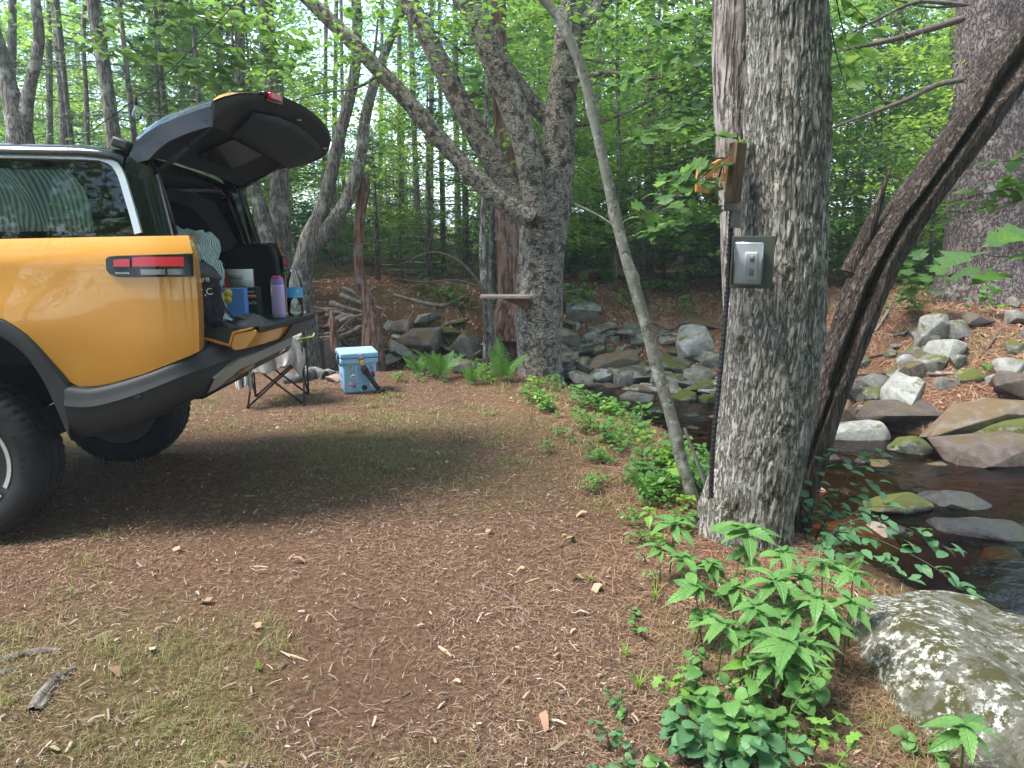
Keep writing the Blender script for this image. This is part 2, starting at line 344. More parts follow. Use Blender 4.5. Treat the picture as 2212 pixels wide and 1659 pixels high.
xs = np.concatenate([[-400, -250, -150, -100, -70, -50, -38, -30, -24, -19, -15, -12, -10, -8.5, -7.4], np.arange(-6.6, 8.6, .075), [9, 9.6, 10.4, 11.5, 13, 15, 18, 22, 27, 34, 44, 60, 90, 150, 250, 400]])
ys = np.concatenate([[-200, -100, -50, -25, -14, -8, -5, -3, -1.8, -1, -.4], np.arange(0, 13.4, .075), [13.8, 14.4, 15.2, 16.2, 17.5, 19, 21, 24, 28, 33, 40, 50, 65, 90, 140, 220, 400, 700]])
GX, GY = np.meshgrid(xs, ys); GZ = terrain(GX, GY)
nr, nc = GX.shape; ii = np.arange(nr-1)[:, None]; jj = np.arange(nc-1)[None]
gf = np.stack([ii*nc+jj, ii*nc+jj+1, (ii+1)*nc+jj+1, (ii+1)*nc+jj], -1).reshape(-1, 4)
g_me = np_mesh('ground', np.stack([GX, GY, GZ], -1).reshape(-1, 3), gf, True)
def grass_mask(x, y):
    m = 0.50+0.5*fbm(x*.9+.3*fbm(x*3, y*3, 0, 5, 3), y*.9, 0, 51, 5, .6)
    m = m+.30*np.exp(-(((x+1.9)/1.0)**2+((y-1.9)/.75)**2))+.35*np.exp(-(((x+.7)/1.9)**2+((y-5.6)/1.2)**2))+.25*np.exp(-(((x-.6)/.5)**2+((y-4.6)/1.2)**2))
    m = m-.75*np.exp(-(((x+.35)/.75)**2+((y-2.5)/.5)**2))-.4*np.exp(-(((x+.1)/.9)**2+((y-3.3)/.4)**2))
    return np.clip(m, 0, 1)
_, _, GA, GB = terrain_raw(GX, GY)
soil = np.array((.140, .084, .058)); olive = np.array((.135, .115, .05)); duff = np.array((.17, .088, .055)); bed = np.array((.06, .042, .028)); floor_c = np.array((.12, .065, .038)); mead = np.array((.16, .22, .06))
tint = np.broadcast_to(soil, GX.shape+(3,)).copy()
def blend(t, c, m): return t*(1-m[..., None])+c*m[..., None]
tint = blend(tint, olive, sstep(.35, .95, grass_mask(GX, GY))*.6)
tint = blend(tint, duff, sstep(-.95, -.25, GA+.45*fbm(GX*1.6, GY*1.6, 0, 61, 4))*sstep(.2, .8, GX)*.55)
tint = blend(tint, duff, np.exp(-((GA+.35)/.5)**2)*.5*sstep(-3, 0, GX))
tint = blend(tint, bed, sstep(.15, .6, GA))
tint = blend(tint, blend(np.broadcast_to(floor_c, GX.shape+(3,)), duff, sstep(1.2, 3.5, GX)), sstep(.1, .6, GB))
tint = blend(tint, np.array((.09, .10, .035)), sstep(.1, .5, fbm(GX*1.1, GY*1.1, 0, 71, 3))*sstep(.4, 1.4, GB)*.5)
tint = blend(tint, mead, sstep(34, 48, GY))
ca = g_me.color_attributes.new('tint', 'FLOAT_COLOR', 'POINT')
ca.data.foreach_set('color', np.concatenate([tint.reshape(-1, 3), np.ones((tint.shape[0]*tint.shape[1], 1))], 1).astype(np.float32).ravel())
m, nt, b = nodemat('forest soil'); L = nt.links.new
at_ = N(nt, 'ShaderNodeAttribute', attribute_name='tint'); tc = N(nt, 'ShaderNodeTexCoord')
n1 = N(nt, 'ShaderNodeTexNoise', Scale=46, Detail=9, Roughness=.82); L(tc.outputs['Object'], n1.inputs['Vector'])
n2 = N(nt, 'ShaderNodeTexNoise', Scale=160, Detail=4, Roughness=.7); L(tc.outputs['Object'], n2.inputs['Vector'])
r1 = N(nt, 'ShaderNodeValToRGB'); r1.color_ramp.elements[0].position = .33; r1.color_ramp.elements[0].color = (.30, .29, .28, 1); r1.color_ramp.elements[1].position = .68; r1.color_ramp.elements[1].color = (2.1, 2.0, 1.85, 1); L(n1.outputs['Fac'], r1.inputs['Fac'])
mm = N(nt, 'ShaderNodeMixRGB', blend_type='MULTIPLY'); mm.inputs[0].default_value = 1; L(at_.outputs['Color'], mm.inputs[1]); L(r1.outputs['Color'], mm.inputs[2]); L(mm.outputs[0], b.inputs['Base Color'])
ad = N(nt, 'ShaderNodeMath', operation='ADD'); L(n1.outputs['Fac'], ad.inputs[0]); L(n2.outputs['Fac'], ad.inputs[1])
bp = N(nt, 'ShaderNodeBump', Strength=.9, Distance=.02); L(ad.outputs[0], bp.inputs['Height']); L(bp.outputs[0], b.inputs['Normal']); b.inputs['Roughness'].default_value = .95; b.inputs['Specular IOR Level'].default_value = .15
tag(link('ground', g_me, m), kind='structure')

# the brook: one sheet lying in the channel
WATER = -0.55
wm, nt, b = nodemat('brook water'); L = nt.links.new; nt.nodes.remove(b)
tc = N(nt, 'ShaderNodeTexCoord'); mp = N(nt, 'ShaderNodeMapping', Scale=(1, 1, 1), Rotation=(0, 0, .8)); L(tc.outputs['Object'], mp.inputs['Vector'])
n1 = N(nt, 'ShaderNodeTexNoise', Scale=5, Detail=4, Roughness=.55, Distortion=.6); L(mp.outputs[0], n1.inputs['Vector'])
bp = N(nt, 'ShaderNodeBump', Strength=.22, Distance=.05); L(n1.outputs['Fac'], bp.inputs['Height'])
t = N(nt, 'ShaderNodeBsdfTransparent', Color=(.50, .30, .17, 1)); g = N(nt, 'ShaderNodeBsdfGlossy', Roughness=.035); L(bp.outputs[0], g.inputs['Normal'])
f = N(nt, 'ShaderNodeFresnel', IOR=1.33); L(bp.outputs[0], f.inputs['Normal']); mx = N(nt, 'ShaderNodeMixShader'); L(f.outputs[0], mx.inputs[0]); L(t.outputs[0], mx.inputs[1]); L(g.outputs[0], mx.inputs[2])
L(mx.outputs[0], nt.nodes['Material Output'].inputs['Surface'])
wx = np.linspace(-14, 14, 60); wy = np.linspace(-10, 15, 60); WX, WY = np.meshgrid(wx, wy)
_, _, wa, wb = terrain_raw(WX, WY); keep = ((wa > -.6) & (wb < 1.0))
i2 = np.arange(59)[:, None]; j2 = np.arange(59)[None]; wf = np.stack([i2*60+j2, i2*60+j2+1, (i2+1)*60+j2+1, (i2+1)*60+j2], -1)
kq = keep[:-1, :-1] | keep[1:, :-1] | keep[:-1, 1:] | keep[1:, 1:]
w_me = np_mesh('brook', np.stack([WX, WY, np.full(WX.shape, WATER)], -1).reshape(-1, 3), wf[kq], True)
bmw = bmesh.new(); bmw.from_mesh(w_me); bmesh.ops.delete(bmw, geom=[v for v in bmw.verts if not v.link_faces], context='VERTS'); bmw.to_mesh(w_me); bmw.free()
tag(link('brook', w_me, wm), kind='structure')

# ================================================================ litter (nobody could count it)
def polar(n, r0, r1, a0, a1, p=1.0):
    r = r0*(r1/r0)**(RNG.random(n)**p); a = np.radians(RNG.uniform(a0, a1, n)); return r*np.sin(a), r*np.cos(a), r
def strips(x, y, r, ln, wd, lift=.004, tilt=.12, arch=0.0, yaw=None):
    """thin flat pieces lying on the ground, two quads each"""
    n = len(x); z = terrain(x, y); yaw = RNG.uniform(0, np.pi*2, n) if yaw is None else yaw
    ex = .06; gx = (terrain(x+ex, y)-z)/ex; gy = (terrain(x, y+ex)-z)/ex
    d = np.stack([np.cos(yaw), np.sin(yaw), gx*np.cos(yaw)+gy*np.sin(yaw)+RNG.normal(0, tilt, n)], -1)
    s = np.stack([-np.sin(yaw), np.cos(yaw), -gx*np.sin(yaw)+gy*np.cos(yaw)+RNG.normal(0, .25, n)], -1)
    c = np.stack([x, y, z+lift+RNG.random(n)*.010+abs(d[:, 2])*0*ln], -1)
    h = (ln/2)[:, None]; w = (wd/2)[:, None]; bend = (RNG.normal(0, .05, n)*ln)[:, None]*s
    up = np.zeros((n, 3)); up[:, 2] = arch*ln
    V = np.stack([c-d*h-s*w, c-d*h+s*w, c+bend+up-s*w, c+bend+up+s*w, c+d*h-s*w*.6, c+d*h+s*w*.6], 1).reshape(-1, 3)
    k = np.arange(n)[:, None]*6; Fa = np.concatenate([k+np.array([[0, 2, 3, 1]]), k+np.array([[2, 4, 5, 3]])])
    return V, Fa
def ramp_island(name, cols, rough=.8, trans=0.0):
    return leafmat(name, cols, trans=trans, rough=rough, gloss=.2, tval=1.1)
needle_mat = ramp_island('dry needles', [(.12, .07, .05), (.25, .15, .10), (.36, .23, .155), (.42, .27, .18), (.29, .22, .11), (.46, .34, .24)])
chip_mat = ramp_island('bark chips', [(.03, .02, .016), (.08, .05, .04), (.17, .105, .08), (.045, .03, .024), (.32, .23, .18), (.13, .08, .06), (.52, .42, .35)])
blade_mat = ramp_island('short grass', [(.13, .15, .045), (.22, .21, .08), (.32, .28, .13), (.15, .20, .05), (.38, .32, .19)], trans=.25)
def stuff(name, V, Fa, mat, label, cat):
    return tag(link(name, np_mesh(name, V, Fa), mat), label, cat, kind='stuff')
def bare(x, y):
    return np.clip(.80+.6*fbm(x*2.2, y*2.2, 0, 91, 4), .35, 1)*(1-.8*np.exp(-(((x+.5)/.5)**2+((y-2.3)/.36)**2)))
x, y, r = polar(130000, 1.25, 9.5, -58, 42, 1.0)
_, _, a, b_ = terrain_raw(x, y); k = (a < .12) & (RNG.random(len(x)) < bare(x, y)*(.55+.45*(1-grass_mask(x, y)))); x, y, r = x[k], y[k], r[k]; n = len(x)
V, Fa = strips(x, y, r, RNG.uniform(.012, .06, n), np.maximum(.0009, .00036*r)*RNG.uniform(.7, 1.4, n), tilt=.16)
stuff('needle_litter', V, Fa, needle_mat, 'dry brown pine needles strewn over the bare clearing', 'needles')
x, y, r = polar(80000, 1.25, 9.0, -58, 40, 1.0)
_, _, a, b_ = terrain_raw(x, y); k = (a < .1) & (RNG.random(len(x)) < bare(x, y)); x, y, r = x[k], y[k], r[k]; n = len(x)
V, Fa = strips(x, y, r, RNG.uniform(.004, .020, n)**1.0*(1+.06*r), np.maximum(.0022, .0008*r)*RNG.uniform(.6, 1.9, n), tilt=.3, arch=.08)
stuff('bark_litter', V, Fa, chip_mat, 'dark crumbled bark and wood chips covering the clearing', 'bark litter')
# grass blades in loose tufts
x, y, r = polar(9000, 1.2, 9.0, -58, 40, .95)
_, _, a, b_ = terrain_raw(x, y); gm = grass_mask(x, y)*(.4+.6*np.clip(1+1.8*fbm(x*4, y*4, 0, 81, 4), 0, 1.7)); k = (a < .1) & (RNG.random(len(x)) < .85*sstep(.3, 1.2, gm)); x, y, r = x[k], y[k], r[k]
k = RNG.integers(4, 34, len(x)); sp = np.repeat(RNG.uniform(.012, .05, len(x))*(1+.12*r), k); x, y, r = np.repeat(x, k)+RNG.normal(0, 1, k.sum())*sp, np.repeat(y, k)+RNG.normal(0, 1, k.sum())*sp, np.repeat(r, k); n = len(x)
hgt = RNG.uniform(.012, .045, n)*(1+.04*r); yaw = RNG.uniform(0, 6.28, n); z = terrain(x, y); wd = np.maximum(.0016, .0008*r)*RNG.uniform(.8, 1.5, n)
d = np.stack([np.cos(yaw), np.sin(yaw), 0*yaw], -1); s = np.stack([-np.sin(yaw), np.cos(yaw), 0*yaw], -1); c = np.stack([x, y, z-.002], -1); e = np.array([0, 0, 1.0])
lean = RNG.uniform(.3, 1.5, n)[:, None]; h = hgt[:, None]; w = wd[:, None]/2
V = np.stack([c-s*w, c+s*w, c+e*h*.7+d*h*lean*.35-s*w*.8, c+e*h*.7+d*h*lean*.35+s*w*.8, c+e*h*(1.15-.35*lean)+d*h*lean, c+e*h*(1.15-.35*lean)+d*h*lean+s*w*.2], 1).reshape(-1, 3)
k = np.arange(n)[:, None]*6; Fa = np.concatenate([k+np.array([[0, 2, 3, 1]]), k+np.array([[2, 4, 5, 3]])])
stuff('short_grass', V, Fa, blade_mat, 'thin olive grass growing in patches across the clearing', 'grass')
# orange needle duff: near bank by the tree and all over the far bank
fr_mat = ramp_island('wood fragments', [(.05, .035, .028), (.16, .11, .085), (.30, .22, .17), (.10, .065, .05), (.48, .38, .30), (.22, .15, .11)])
x, y, r = polar(1500, 1.3, 8.5, -56, 38, 1.0); _, _, a, b_ = terrain_raw(x, y); k = a < 0; x, y, r = x[k], y[k], r[k]; n = len(x)
V, Fa = strips(x, y, r, RNG.uniform(.02, .065, n), RNG.uniform(.003, .009, n), tilt=.2, arch=.08, lift=.008)
stuff('wood_fragments', V, Fa, fr_mat, 'splinters of bark and wood scattered over the clearing', 'wood fragments')
x, y, r = polar(80, 1.4, 8.5, -54, 38, 1.0); _, _, a, b_ = terrain_raw(x, y); k = a < .1; x, y, r = x[k], y[k], r[k]; n = len(x)
V, Fa = strips(x, y, r, RNG.uniform(.025, .06, n), RNG.uniform(.015, .035, n), tilt=.3, arch=.25, lift=.012)
stuff('fallen_leaves', V, Fa, ramp_island('fallen leaves', [(.30, .17, .11), (.42, .26, .17), (.22, .13, .09), (.30, .26, .14), (.44, .36, .29)]), 'curled fallen leaves dotted over the clearing', 'fallen leaves')
oneedle = ramp_island('orange needles', [(.15, .078, .045), (.24, .125, .075), (.32, .18, .11), (.42, .28, .19), (.20, .11, .075)])
x = RNG.uniform(.35, 2.2, 26000); y = RNG.uniform(1.2, 6.5, 26000); _, _, a, b_ = terrain_raw(x, y)
k = (a < .25) & (RNG.random(len(x)) < sstep(-1.15, -.25, a+.6*fbm(x*1.6, y*1.6, 0, 61, 4))*np.minimum(1, 2.2/np.maximum(y, 1)**.9)); x, y = x[k], y[k]; n = len(x); r = np.hypot(x, y)
V, Fa = strips(x, y, r, RNG.uniform(.05, .11, n), np.maximum(.0012, .0005*r), tilt=.2, lift=.008)
stuff('bank_needles', V, Fa, oneedle, 'orange fallen pine needles matted on the near bank around the big trunk', 'needles')
x = RNG.uniform(-5, 10, 120000); y = RNG.uniform(4, 14, 120000); _, _, a, b_ = terrain_raw(x, y)
k = (b_ > .05) & (b_ < 6) & (RNG.random(len(x)) < .25+.75*sstep(.3, 2.5, x)); x, y = x[k], y[k]; n = len(x); r = np.hypot(x, y)
V, Fa = strips(x, y, r, RNG.uniform(.06, .15, n), .0006*r, tilt=.2, lift=.010)
stuff('far_bank_needles', V, Fa, oneedle, 'orange pine needle carpet covering the bank across the brook', 'needles')
dl = ramp_island('dead leaves', [(.22, .10, .06), (.42, .24, .15), (.30, .14, .08), (.52, .33, .24), (.16, .09, .06)])
x = RNG.uniform(-6, 9, 7000); y = RNG.uniform(4, 14, 7000); _, _, a, b_ = terrain_raw(x, y); k = (b_ > .1) & (b_ < 5); x, y = x[k], y[k]; n = len(x); r = np.hypot(x, y)
V, Fa = strips(x, y, r, RNG.uniform(.02, .06, n), RNG.uniform(.012, .032, n), tilt=.35, lift=.02, arch=.15)
stuff('dead_leaves', V, Fa, dl, 'curled dead leaves scattered over the far bank', 'dead leaves')
# ================================================================ rocks
def ico(sub):
    bm = bmesh.new(); bmesh.ops.create_icosphere(bm, subdivisions=sub, radius=1.0)
    V = np.array([v.co[:] for v in bm.verts]); Fa = np.array([[v.index for v in f.verts] for f in bm.faces]); bm.free(); return V, Fa
ICO3 = ico(3); ICO5 = ico(5)
def rock_arrays(seed, facets=9, rough=.10, base=ICO3, round_=.0):
    rg = np.random.default_rng(seed); V, Fa = base; V = V.copy()
    V = V*(1+.22*fbm(V[:, 0]*1.1+seed, V[:, 1]*1.1, V[:, 2]*1.1, seed, 3))[:, None]
    for q in range(facets):
        nrm = rg.normal(size=3); nrm /= np.linalg.norm(nrm); dd = rg.uniform(.48, .88)+round_
        h = V@nrm; ex = np.clip(h-dd, 0, None); V = V-nrm*(ex*.88)[:, None]
    V = V*(1+rough*fbm(V[:, 0]*3.5, V[:, 1]*3.5, V[:, 2]*3.5, seed+9, 4))[:, None]
    V = V/np.abs(V).max(0)
    return V, Fa
def rockmat(name, cols, moss=None, mossamt=.5, rough=.85, lichen=(.42, .42, .385), spec=.3):
    m, nt, b = nodemat(name); L = nt.links.new; tc = N(nt, 'ShaderNodeTexCoord'); ge = N(nt, 'ShaderNodeNewGeometry'); oi = N(nt, 'ShaderNodeObjectInfo')
    va = N(nt, 'ShaderNodeVectorMath', operation='ADD'); L(ge.outputs['Position'], va.inputs[0]); L(oi.outputs['Random'], va.inputs[1])
    n1 = N(nt, 'ShaderNodeTexNoise', Scale=7, Detail=9, Roughness=.7); L(va.outputs[0], n1.inputs['Vector'])
    r1 = N(nt, 'ShaderNodeValToRGB'); e = r1.color_ramp.elements; e[0].position = .32; e[0].color = rgba(cols[0]); e[1].position = .68; e[1].color = rgba(cols[-1]); q = e.new(.5); q.color = rgba(cols[1]); L(n1.outputs['Fac'], r1.inputs['Fac'])
    n2 = N(nt, 'ShaderNodeTexNoise', Scale=22, Detail=7, Roughness=.75); L(va.outputs[0], n2.inputs['Vector'])
    r2 = N(nt, 'ShaderNodeValToRGB'); r2.color_ramp.elements[0].position = .56; r2.color_ramp.elements[1].position = .62; L(n2.outputs['Fac'], r2.inputs['Fac'])
    sc = N(nt, 'ShaderNodeMath', operation='MULTIPLY'); sc.inputs[1].default_value = .6; L(r2.outputs['Color'], sc.inputs[0])
    m1 = N(nt, 'ShaderNodeMixRGB'); L(sc.outputs[0], m1.inputs[0]); L(r1.outputs['Color'], m1.inputs[1]); m1.inputs[2].default_value = rgba(lichen); col = m1.outputs[0]
    br = N(nt, 'ShaderNodeMixRGB', blend_type='MULTIPLY'); br.inputs[0].default_value = 1; mr = N(nt, 'ShaderNodeMapRange'); mr.inputs['To Min'].default_value = .7; mr.inputs['To Max'].default_value = 1.2
    L(oi.outputs['Random'], mr.inputs['Value']); L(col, br.inputs[1]); L(mr.outputs[0], br.inputs[2]); col = br.outputs[0]
    if moss:
        sx = N(nt, 'ShaderNodeSeparateXYZ'); L(ge.outputs['Normal'], sx.inputs[0]); n3 = N(nt, 'ShaderNodeTexNoise', Scale=4.5, Detail=8, Roughness=.7); L(va.outputs[0], n3.inputs['Vector'])
        ad = N(nt, 'ShaderNodeMath', operation='MULTIPLY_ADD'); L(sx.outputs['Z'], ad.inputs[0]); ad.inputs[1].default_value = .22; L(n3.outputs['Fac'], ad.inputs[2])
        r3 = N(nt, 'ShaderNodeValToRGB'); r3.color_ramp.elements[0].position = .76-.3*mossamt; r3.color_ramp.elements[1].position = .84-.3*mossamt; L(ad.outputs[0], r3.inputs['Fac'])
        m3 = N(nt, 'ShaderNodeMixRGB'); L(r3.outputs['Color'], m3.inputs[0]); L(col, m3.inputs[1]); m3.inputs[2].default_value = rgba(moss); col = m3.outputs[0]
    L(col, b.inputs['Base Color']); ad2 = N(nt, 'ShaderNodeMath', operation='ADD'); L(n1.outputs['Fac'], ad2.inputs[0]); L(n2.outputs['Fac'], ad2.inputs[1])
    bp = N(nt, 'ShaderNodeBump', Strength=.7, Distance=.025); L(ad2.outputs[0], bp.inputs['Height']); L(bp.outputs[0], b.inputs['Normal']); b.inputs['Roughness'].default_value = rough; b.inputs['Specular IOR Level'].default_value = spec
    return m
RM = {'grey': rockmat('grey stone', [(.11, .105, .09), (.20, .192, .17), (.31, .30, .275)], (.10, .10, .035), .36),
      'pale': rockmat('pale stone', [(.18, .18, .165), (.29, .29, .27), (.40, .40, .375)], (.14, .13, .05), .15),
      'moss': rockmat('mossy stone', [(.09, .085, .07), (.17, .16, .13), (.26, .25, .2)], (.09, .10, .022), .62),
      'duff': rockmat('needle strewn stone', [(.09, .075, .06), (.15, .12, .09), (.22, .18, .13)], (.15, .10, .055), .40, lichen=(.24, .15, .08)),
      'wet': rockmat('wet dark stone', [(.018, .017, .018), (.035, .033, .035), (.07, .065, .065)], (.04, .042, .018), .35, rough=.32, lichen=(.07, .065, .06), spec=.5),
      'brown': rockmat('brown slab stone', [(.08, .06, .05), (.13, .10, .085), (.19, .15, .125)], (.12, .09, .03), .2, rough=.6, lichen=(.2, .16, .13)),
      'pink': rockmat('pinkish stone', [(.24, .17, .14), (.34, .25, .21), (.45, .36, .31)], None, 0)}
ROCKM = {}
def angular(seed, flat):
    """broken stone: hull of a few points, edges knocked off"""
    rg_ = np.random.default_rng(seed); bm = bmesh.new()
    P = rg_.normal(size=(15 if not flat else 12, 3)); P /= np.linalg.norm(P, axis=1)[:, None]; P = np.sign(P)*np.abs(P)**.62*rg_.uniform(.8, 1.0, (len(P), 1))
    for p in P: bm.verts.new(p)
    r = bmesh.ops.convex_hull(bm, input=bm.verts); bmesh.ops.delete(bm, geom=[e for e in r['geom_interior'] if isinstance(e, bmesh.types.BMVert)], context='VERTS')
    bmesh.ops.dissolve_limit(bm, angle_limit=.12, verts=bm.verts, edges=bm.edges); bmesh.ops.bevel(bm, geom=list(bm.edges), offset=.07, segments=2, profile=.6, affect='EDGES', clamp_overlap=True)
    bmesh.ops.triangulate(bm, faces=bm.faces); bmesh.ops.subdivide_edges(bm, edges=bm.edges, cuts=1, use_grid_fill=True); bmesh.ops.triangulate(bm, faces=bm.faces)
    V = np.array([v.co[:] for v in bm.verts]); bm.faces.ensure_lookup_table(); Fa = np.array([[v.index for v in f.verts] for f in bm.faces]); bm.free()
    V = V*(1+.035*fbm(V[:, 0]*3+seed, V[:, 1]*3, V[:, 2]*3, seed, 3))[:, None]; V = V/np.abs(V).max(0); return V, Fa
def rock_mesh(kind, variant, flat):
    key = (kind, variant, flat)
    if key not in ROCKM:
        if kind in ('grey', 'pale', 'pink', 'brown', 'duff') or (variant % 2 and kind != 'wet'): V, Fa = angular(400+variant*13+(7 if flat else 0), flat)
        else: V, Fa = rock_arrays(100+variant*7+(50 if flat else 0), 16 if flat else 11, .08, round_=0 if flat else .04)
        me = np_mesh('rock', V, Fa, True); me.set_sharp_from_angle(angle=math.radians(38)); me.materials.append(RM[kind]); ROCKM[key] = me
    return ROCKM[key]
ROCK_LABEL = {'grey': 'weathered grey stone', 'pale': 'pale lichen-speckled stone', 'moss': 'green mossy stone', 'duff': 'stone strewn with orange needles', 'wet': 'dark wet stone', 'brown': 'smooth brown stone', 'pink': 'pinkish stone'}
rcount = [0]
def rock(u, v, w, h, kind='grey', where='lying in the brook bed', group='stones in the brook', label=None, flat=False, rz=None, depth=None, tilt=0.0, sink=.35, name='rock', P=None):
    """stone whose base meets the ground about where the sight line (u, v+h/2) lands"""
    rcount[0] += 1; k = rcount[0]
    B = hit(u, v+h*.42) if P is None else np.asarray(P); mp_ = m_per_px(B); sx = w*mp_/2*1.04; sz = max(h*mp_/2*1.15, .03); sy = depth/2 if depth else sx*.85
    o = link(name, rock_mesh(kind, k % 7, flat), None)
    o.location = (B[0], B[1]+sy*.7, B[2]+sz*(1-sink)); o.scale = (sx, sy, sz); o.rotation_euler = (0, tilt, (k*1.7 % 6.28) if rz is None else rz)
    if rz is None: s_ = (sx+sy)/2; o.scale = (s_*1.0, s_*.95, sz)
    return tag(o, label or ROCK_LABEL[kind]+' '+where, 'rock', None if label else ROCK_LABEL[kind]+'s '+where)
# heap of stones on the far bank, right
W1 = 'in the stone heap below the pine'
for a in [(2085, 713, 52, 42, 'grey'), (2060, 756, 78, 50, 'pale'), (2021, 784, 66, 42, 'grey'), (2075, 781, 44, 32, 'moss'), (1970, 784, 46, 32, 'pale'), (1928, 764, 30, 22, 'moss'), (2025, 741, 36, 32, 'grey'), (2007, 759, 28, 24, 'moss')]:
    rock(*a, where=W1, group='heap')
rock(2013, 722, 82, 66, 'grey', label='large angular grey stone propped on top of the bank heap', flat=True, rz=.3, depth=.3, tilt=-.25, sink=.2)
rock(1974, 760, 56, 22, 'grey', label='dark flat stone slanting under the angular stone on the bank', flat=True, rz=.2, depth=.25, tilt=-.35)
rock(1942, 749, 31, 10, 'grey', label='thin flat stone lying on the orange needles', flat=True, rz=0, depth=.15)
for a in [(2197, 655, 34, 26, 'grey'), (2205, 688, 46, 36, 'grey'), (2200, 750, 50, 28, 'moss'), (2189, 794, 62, 36, 'pale'), (2240, 720, 50, 40, 'grey')]:
    rock(*a, where='in the column of stones beside the pine roots', group='c')
rock(1855, 720, 34, 52, 'grey', label='upright grey stone standing on the bank behind the dead trunk', rz=.2, depth=.2)
rock(1831, 818, 50, 42, 'pink', label='round tan stone at the foot of the bank by the dead trunk')
for a in [(1811, 855, 46, 38, 'moss'), (1839, 854, 30, 30, 'moss'), (1861, 858, 28, 22, 'moss'), (1889, 884, 44, 22, 'moss'), (1905, 852, 68, 40, 'moss'), (1862, 888, 24, 18, 'moss')]:
    rock(*a, where='lining the far water edge', group='m')
rock(1815, 900, 76, 66, 'duff', label='rounded stone draped with orange needles beside the dead trunk', depth=.35, rz=0)
rock(1965, 905, 210, 66, 'brown', label='low brown slab sloping into the brook under needle drifts', flat=True, rz=.1, depth=.5)
rock(1847, 950, 168, 56, 'pale', label='long pale block boulder lying across the brook', flat=True, rz=.03, depth=.32, sink=.2)
rock(1978, 974, 90, 56, 'moss', label='dark mossy rounded boulder at the pool edge', depth=.35, rz=.1, sink=.3)
for a in [(1867, 1005, 48, 34, 'wet'), (1895, 992, 44, 20, 'wet'), (1967, 1052, 60, 32, 'wet'), (1920, 1000, 36, 16, 'wet'), (1800, 1000, 50, 30, 'wet'), (1840, 1030, 30, 18, 'wet')]:
    rock(*a, where='standing in the shallow water', group='w')
for a in [(1908, 1016, 58, 26, 'brown'), (2022, 1014, 64, 28, 'brown'), (1761, 1070, 54, 32, 'pink'), (1836, 1066, 32, 26, 'pink')]:
    rock(*a, where='half sunk in the shallow water', group='b')
rock(1945, 1108, 165, 66, 'moss', label='wide flat-topped mossy boulder in the brook', flat=True, rz=.05, depth=.4, sink=.3)
rock(2090, 1105, 170, 56, 'wet', label='flat dark slab just breaking the water', flat=True, rz=-.3, depth=.4, sink=.3)
rock(2130, 1165, 230, 60, 'wet', label='long black wet slab sloping into the water', flat=True, rz=-.4, depth=.35, sink=.3)
rock(1870, 1165, 150, 50, 'pink', label='flat pinkish slab under the overhanging shrub', flat=True, rz=.0, depth=.5, sink=.6)
rock(1935, 1165, 80, 50, 'wet', where='standing in the shallow water', group='w')
rock(2120, 915, 260, 60, 'duff', label='long slanting slab with orange needles at the far water edge', flat=True, rz=.25, depth=.55, tilt=-.10, sink=.3)
rock(2205, 935, 150, 56, 'moss', label='dark mossy slab beside the long needle slab', flat=True, rz=.2, depth=.5, tilt=-.08, sink=.3)
rock(2165, 990, 230, 80, 'brown', label='broad brown sloping rock at the pool side', flat=True, rz=.15, depth=.8, sink=.45, tilt=-.08)
# stones in the middle of the brook
rock(1256, 684, 84, 66, 'pale', label='big pale angular boulder on the bank behind the many-stemmed birch', flat=True, rz=.2, depth=.5, sink=.2)
rock(1104, 694, 40, 52, 'grey', label='grey boulder half hidden behind the left of the birch trunk', depth=.4, rz=.3)
rock(1006, 748, 72, 60, 'moss', label='large mossy boulder left of the birch trunk', depth=.4, rz=.2)
W2 = 'in the tumbled wall below the big pale boulder'
for a in [(1227, 733, 32, 24, 'moss'), (1273, 726, 38, 22, 'grey'), (1303, 725, 32, 20, 'grey'), (1258, 740, 32, 22, 'moss'), (1300, 741, 34, 22, 'grey'), (1240, 706, 30, 18, 'pale'), (1330, 735, 26, 16, 'grey'), (1285, 712, 30, 14, 'grey'), (1318, 755, 30, 18, 'moss')]:
    rock(*a, where=W2, group='t')
for a in [(1226, 785, 36, 36, 'grey'), (1256, 788, 48, 38, 'moss'), (1260, 826, 42, 22, 'grey'), (1347, 828, 46, 38, 'grey'), (1287, 838, 32, 18, 'grey'), (1470, 832, 50, 40, 'grey'), (1517, 810, 62, 36, 'grey'), (1480, 864, 60, 40, 'moss'), (1530, 870, 46, 38, 'moss'), (1534, 846, 42, 24, 'moss'), (1381, 870, 86, 36, 'grey'), (1402, 803, 42, 26, 'moss'), (1440, 818, 42, 26, 'grey'), (1380, 812, 32, 20, 'grey'), (1420, 842, 46, 30, 'wet'), (1325, 852, 40, 20, 'wet'), (1365, 790, 30, 18, 'grey'), (1450, 790, 38, 22, 'grey'), (1490, 785, 40, 22, 'moss'), (1430, 895, 60, 30, 'wet'), (1500, 905, 50, 30, 'wet'), (1545, 905, 44, 30, 'grey'), (1215, 815, 36, 20, 'wet'), (1415, 770, 44, 20, 'moss'), (1460, 760, 40, 18, 'moss'), (1510, 755, 36, 18, 'moss'), (1375, 760, 30, 14, 'grey')]:
    rock(*a, where='among the tumbled stones of the brook behind the sapling', group='s')
rock(1320, 790, 130, 46, 'duff', label='long tilted slab with orange needles behind the sapling', flat=True, rz=.1, depth=.4, tilt=-.18)
rock(1300, 813, 50, 34, 'pale', label='smooth pale rounded stone in front of the tilted needle slab', depth=.25, rz=0)
rock(1256, 762, 92, 24, 'wet', label='dark flat slab under the tumbled stone wall', flat=True, rz=.15, depth=.4, tilt=-.15)
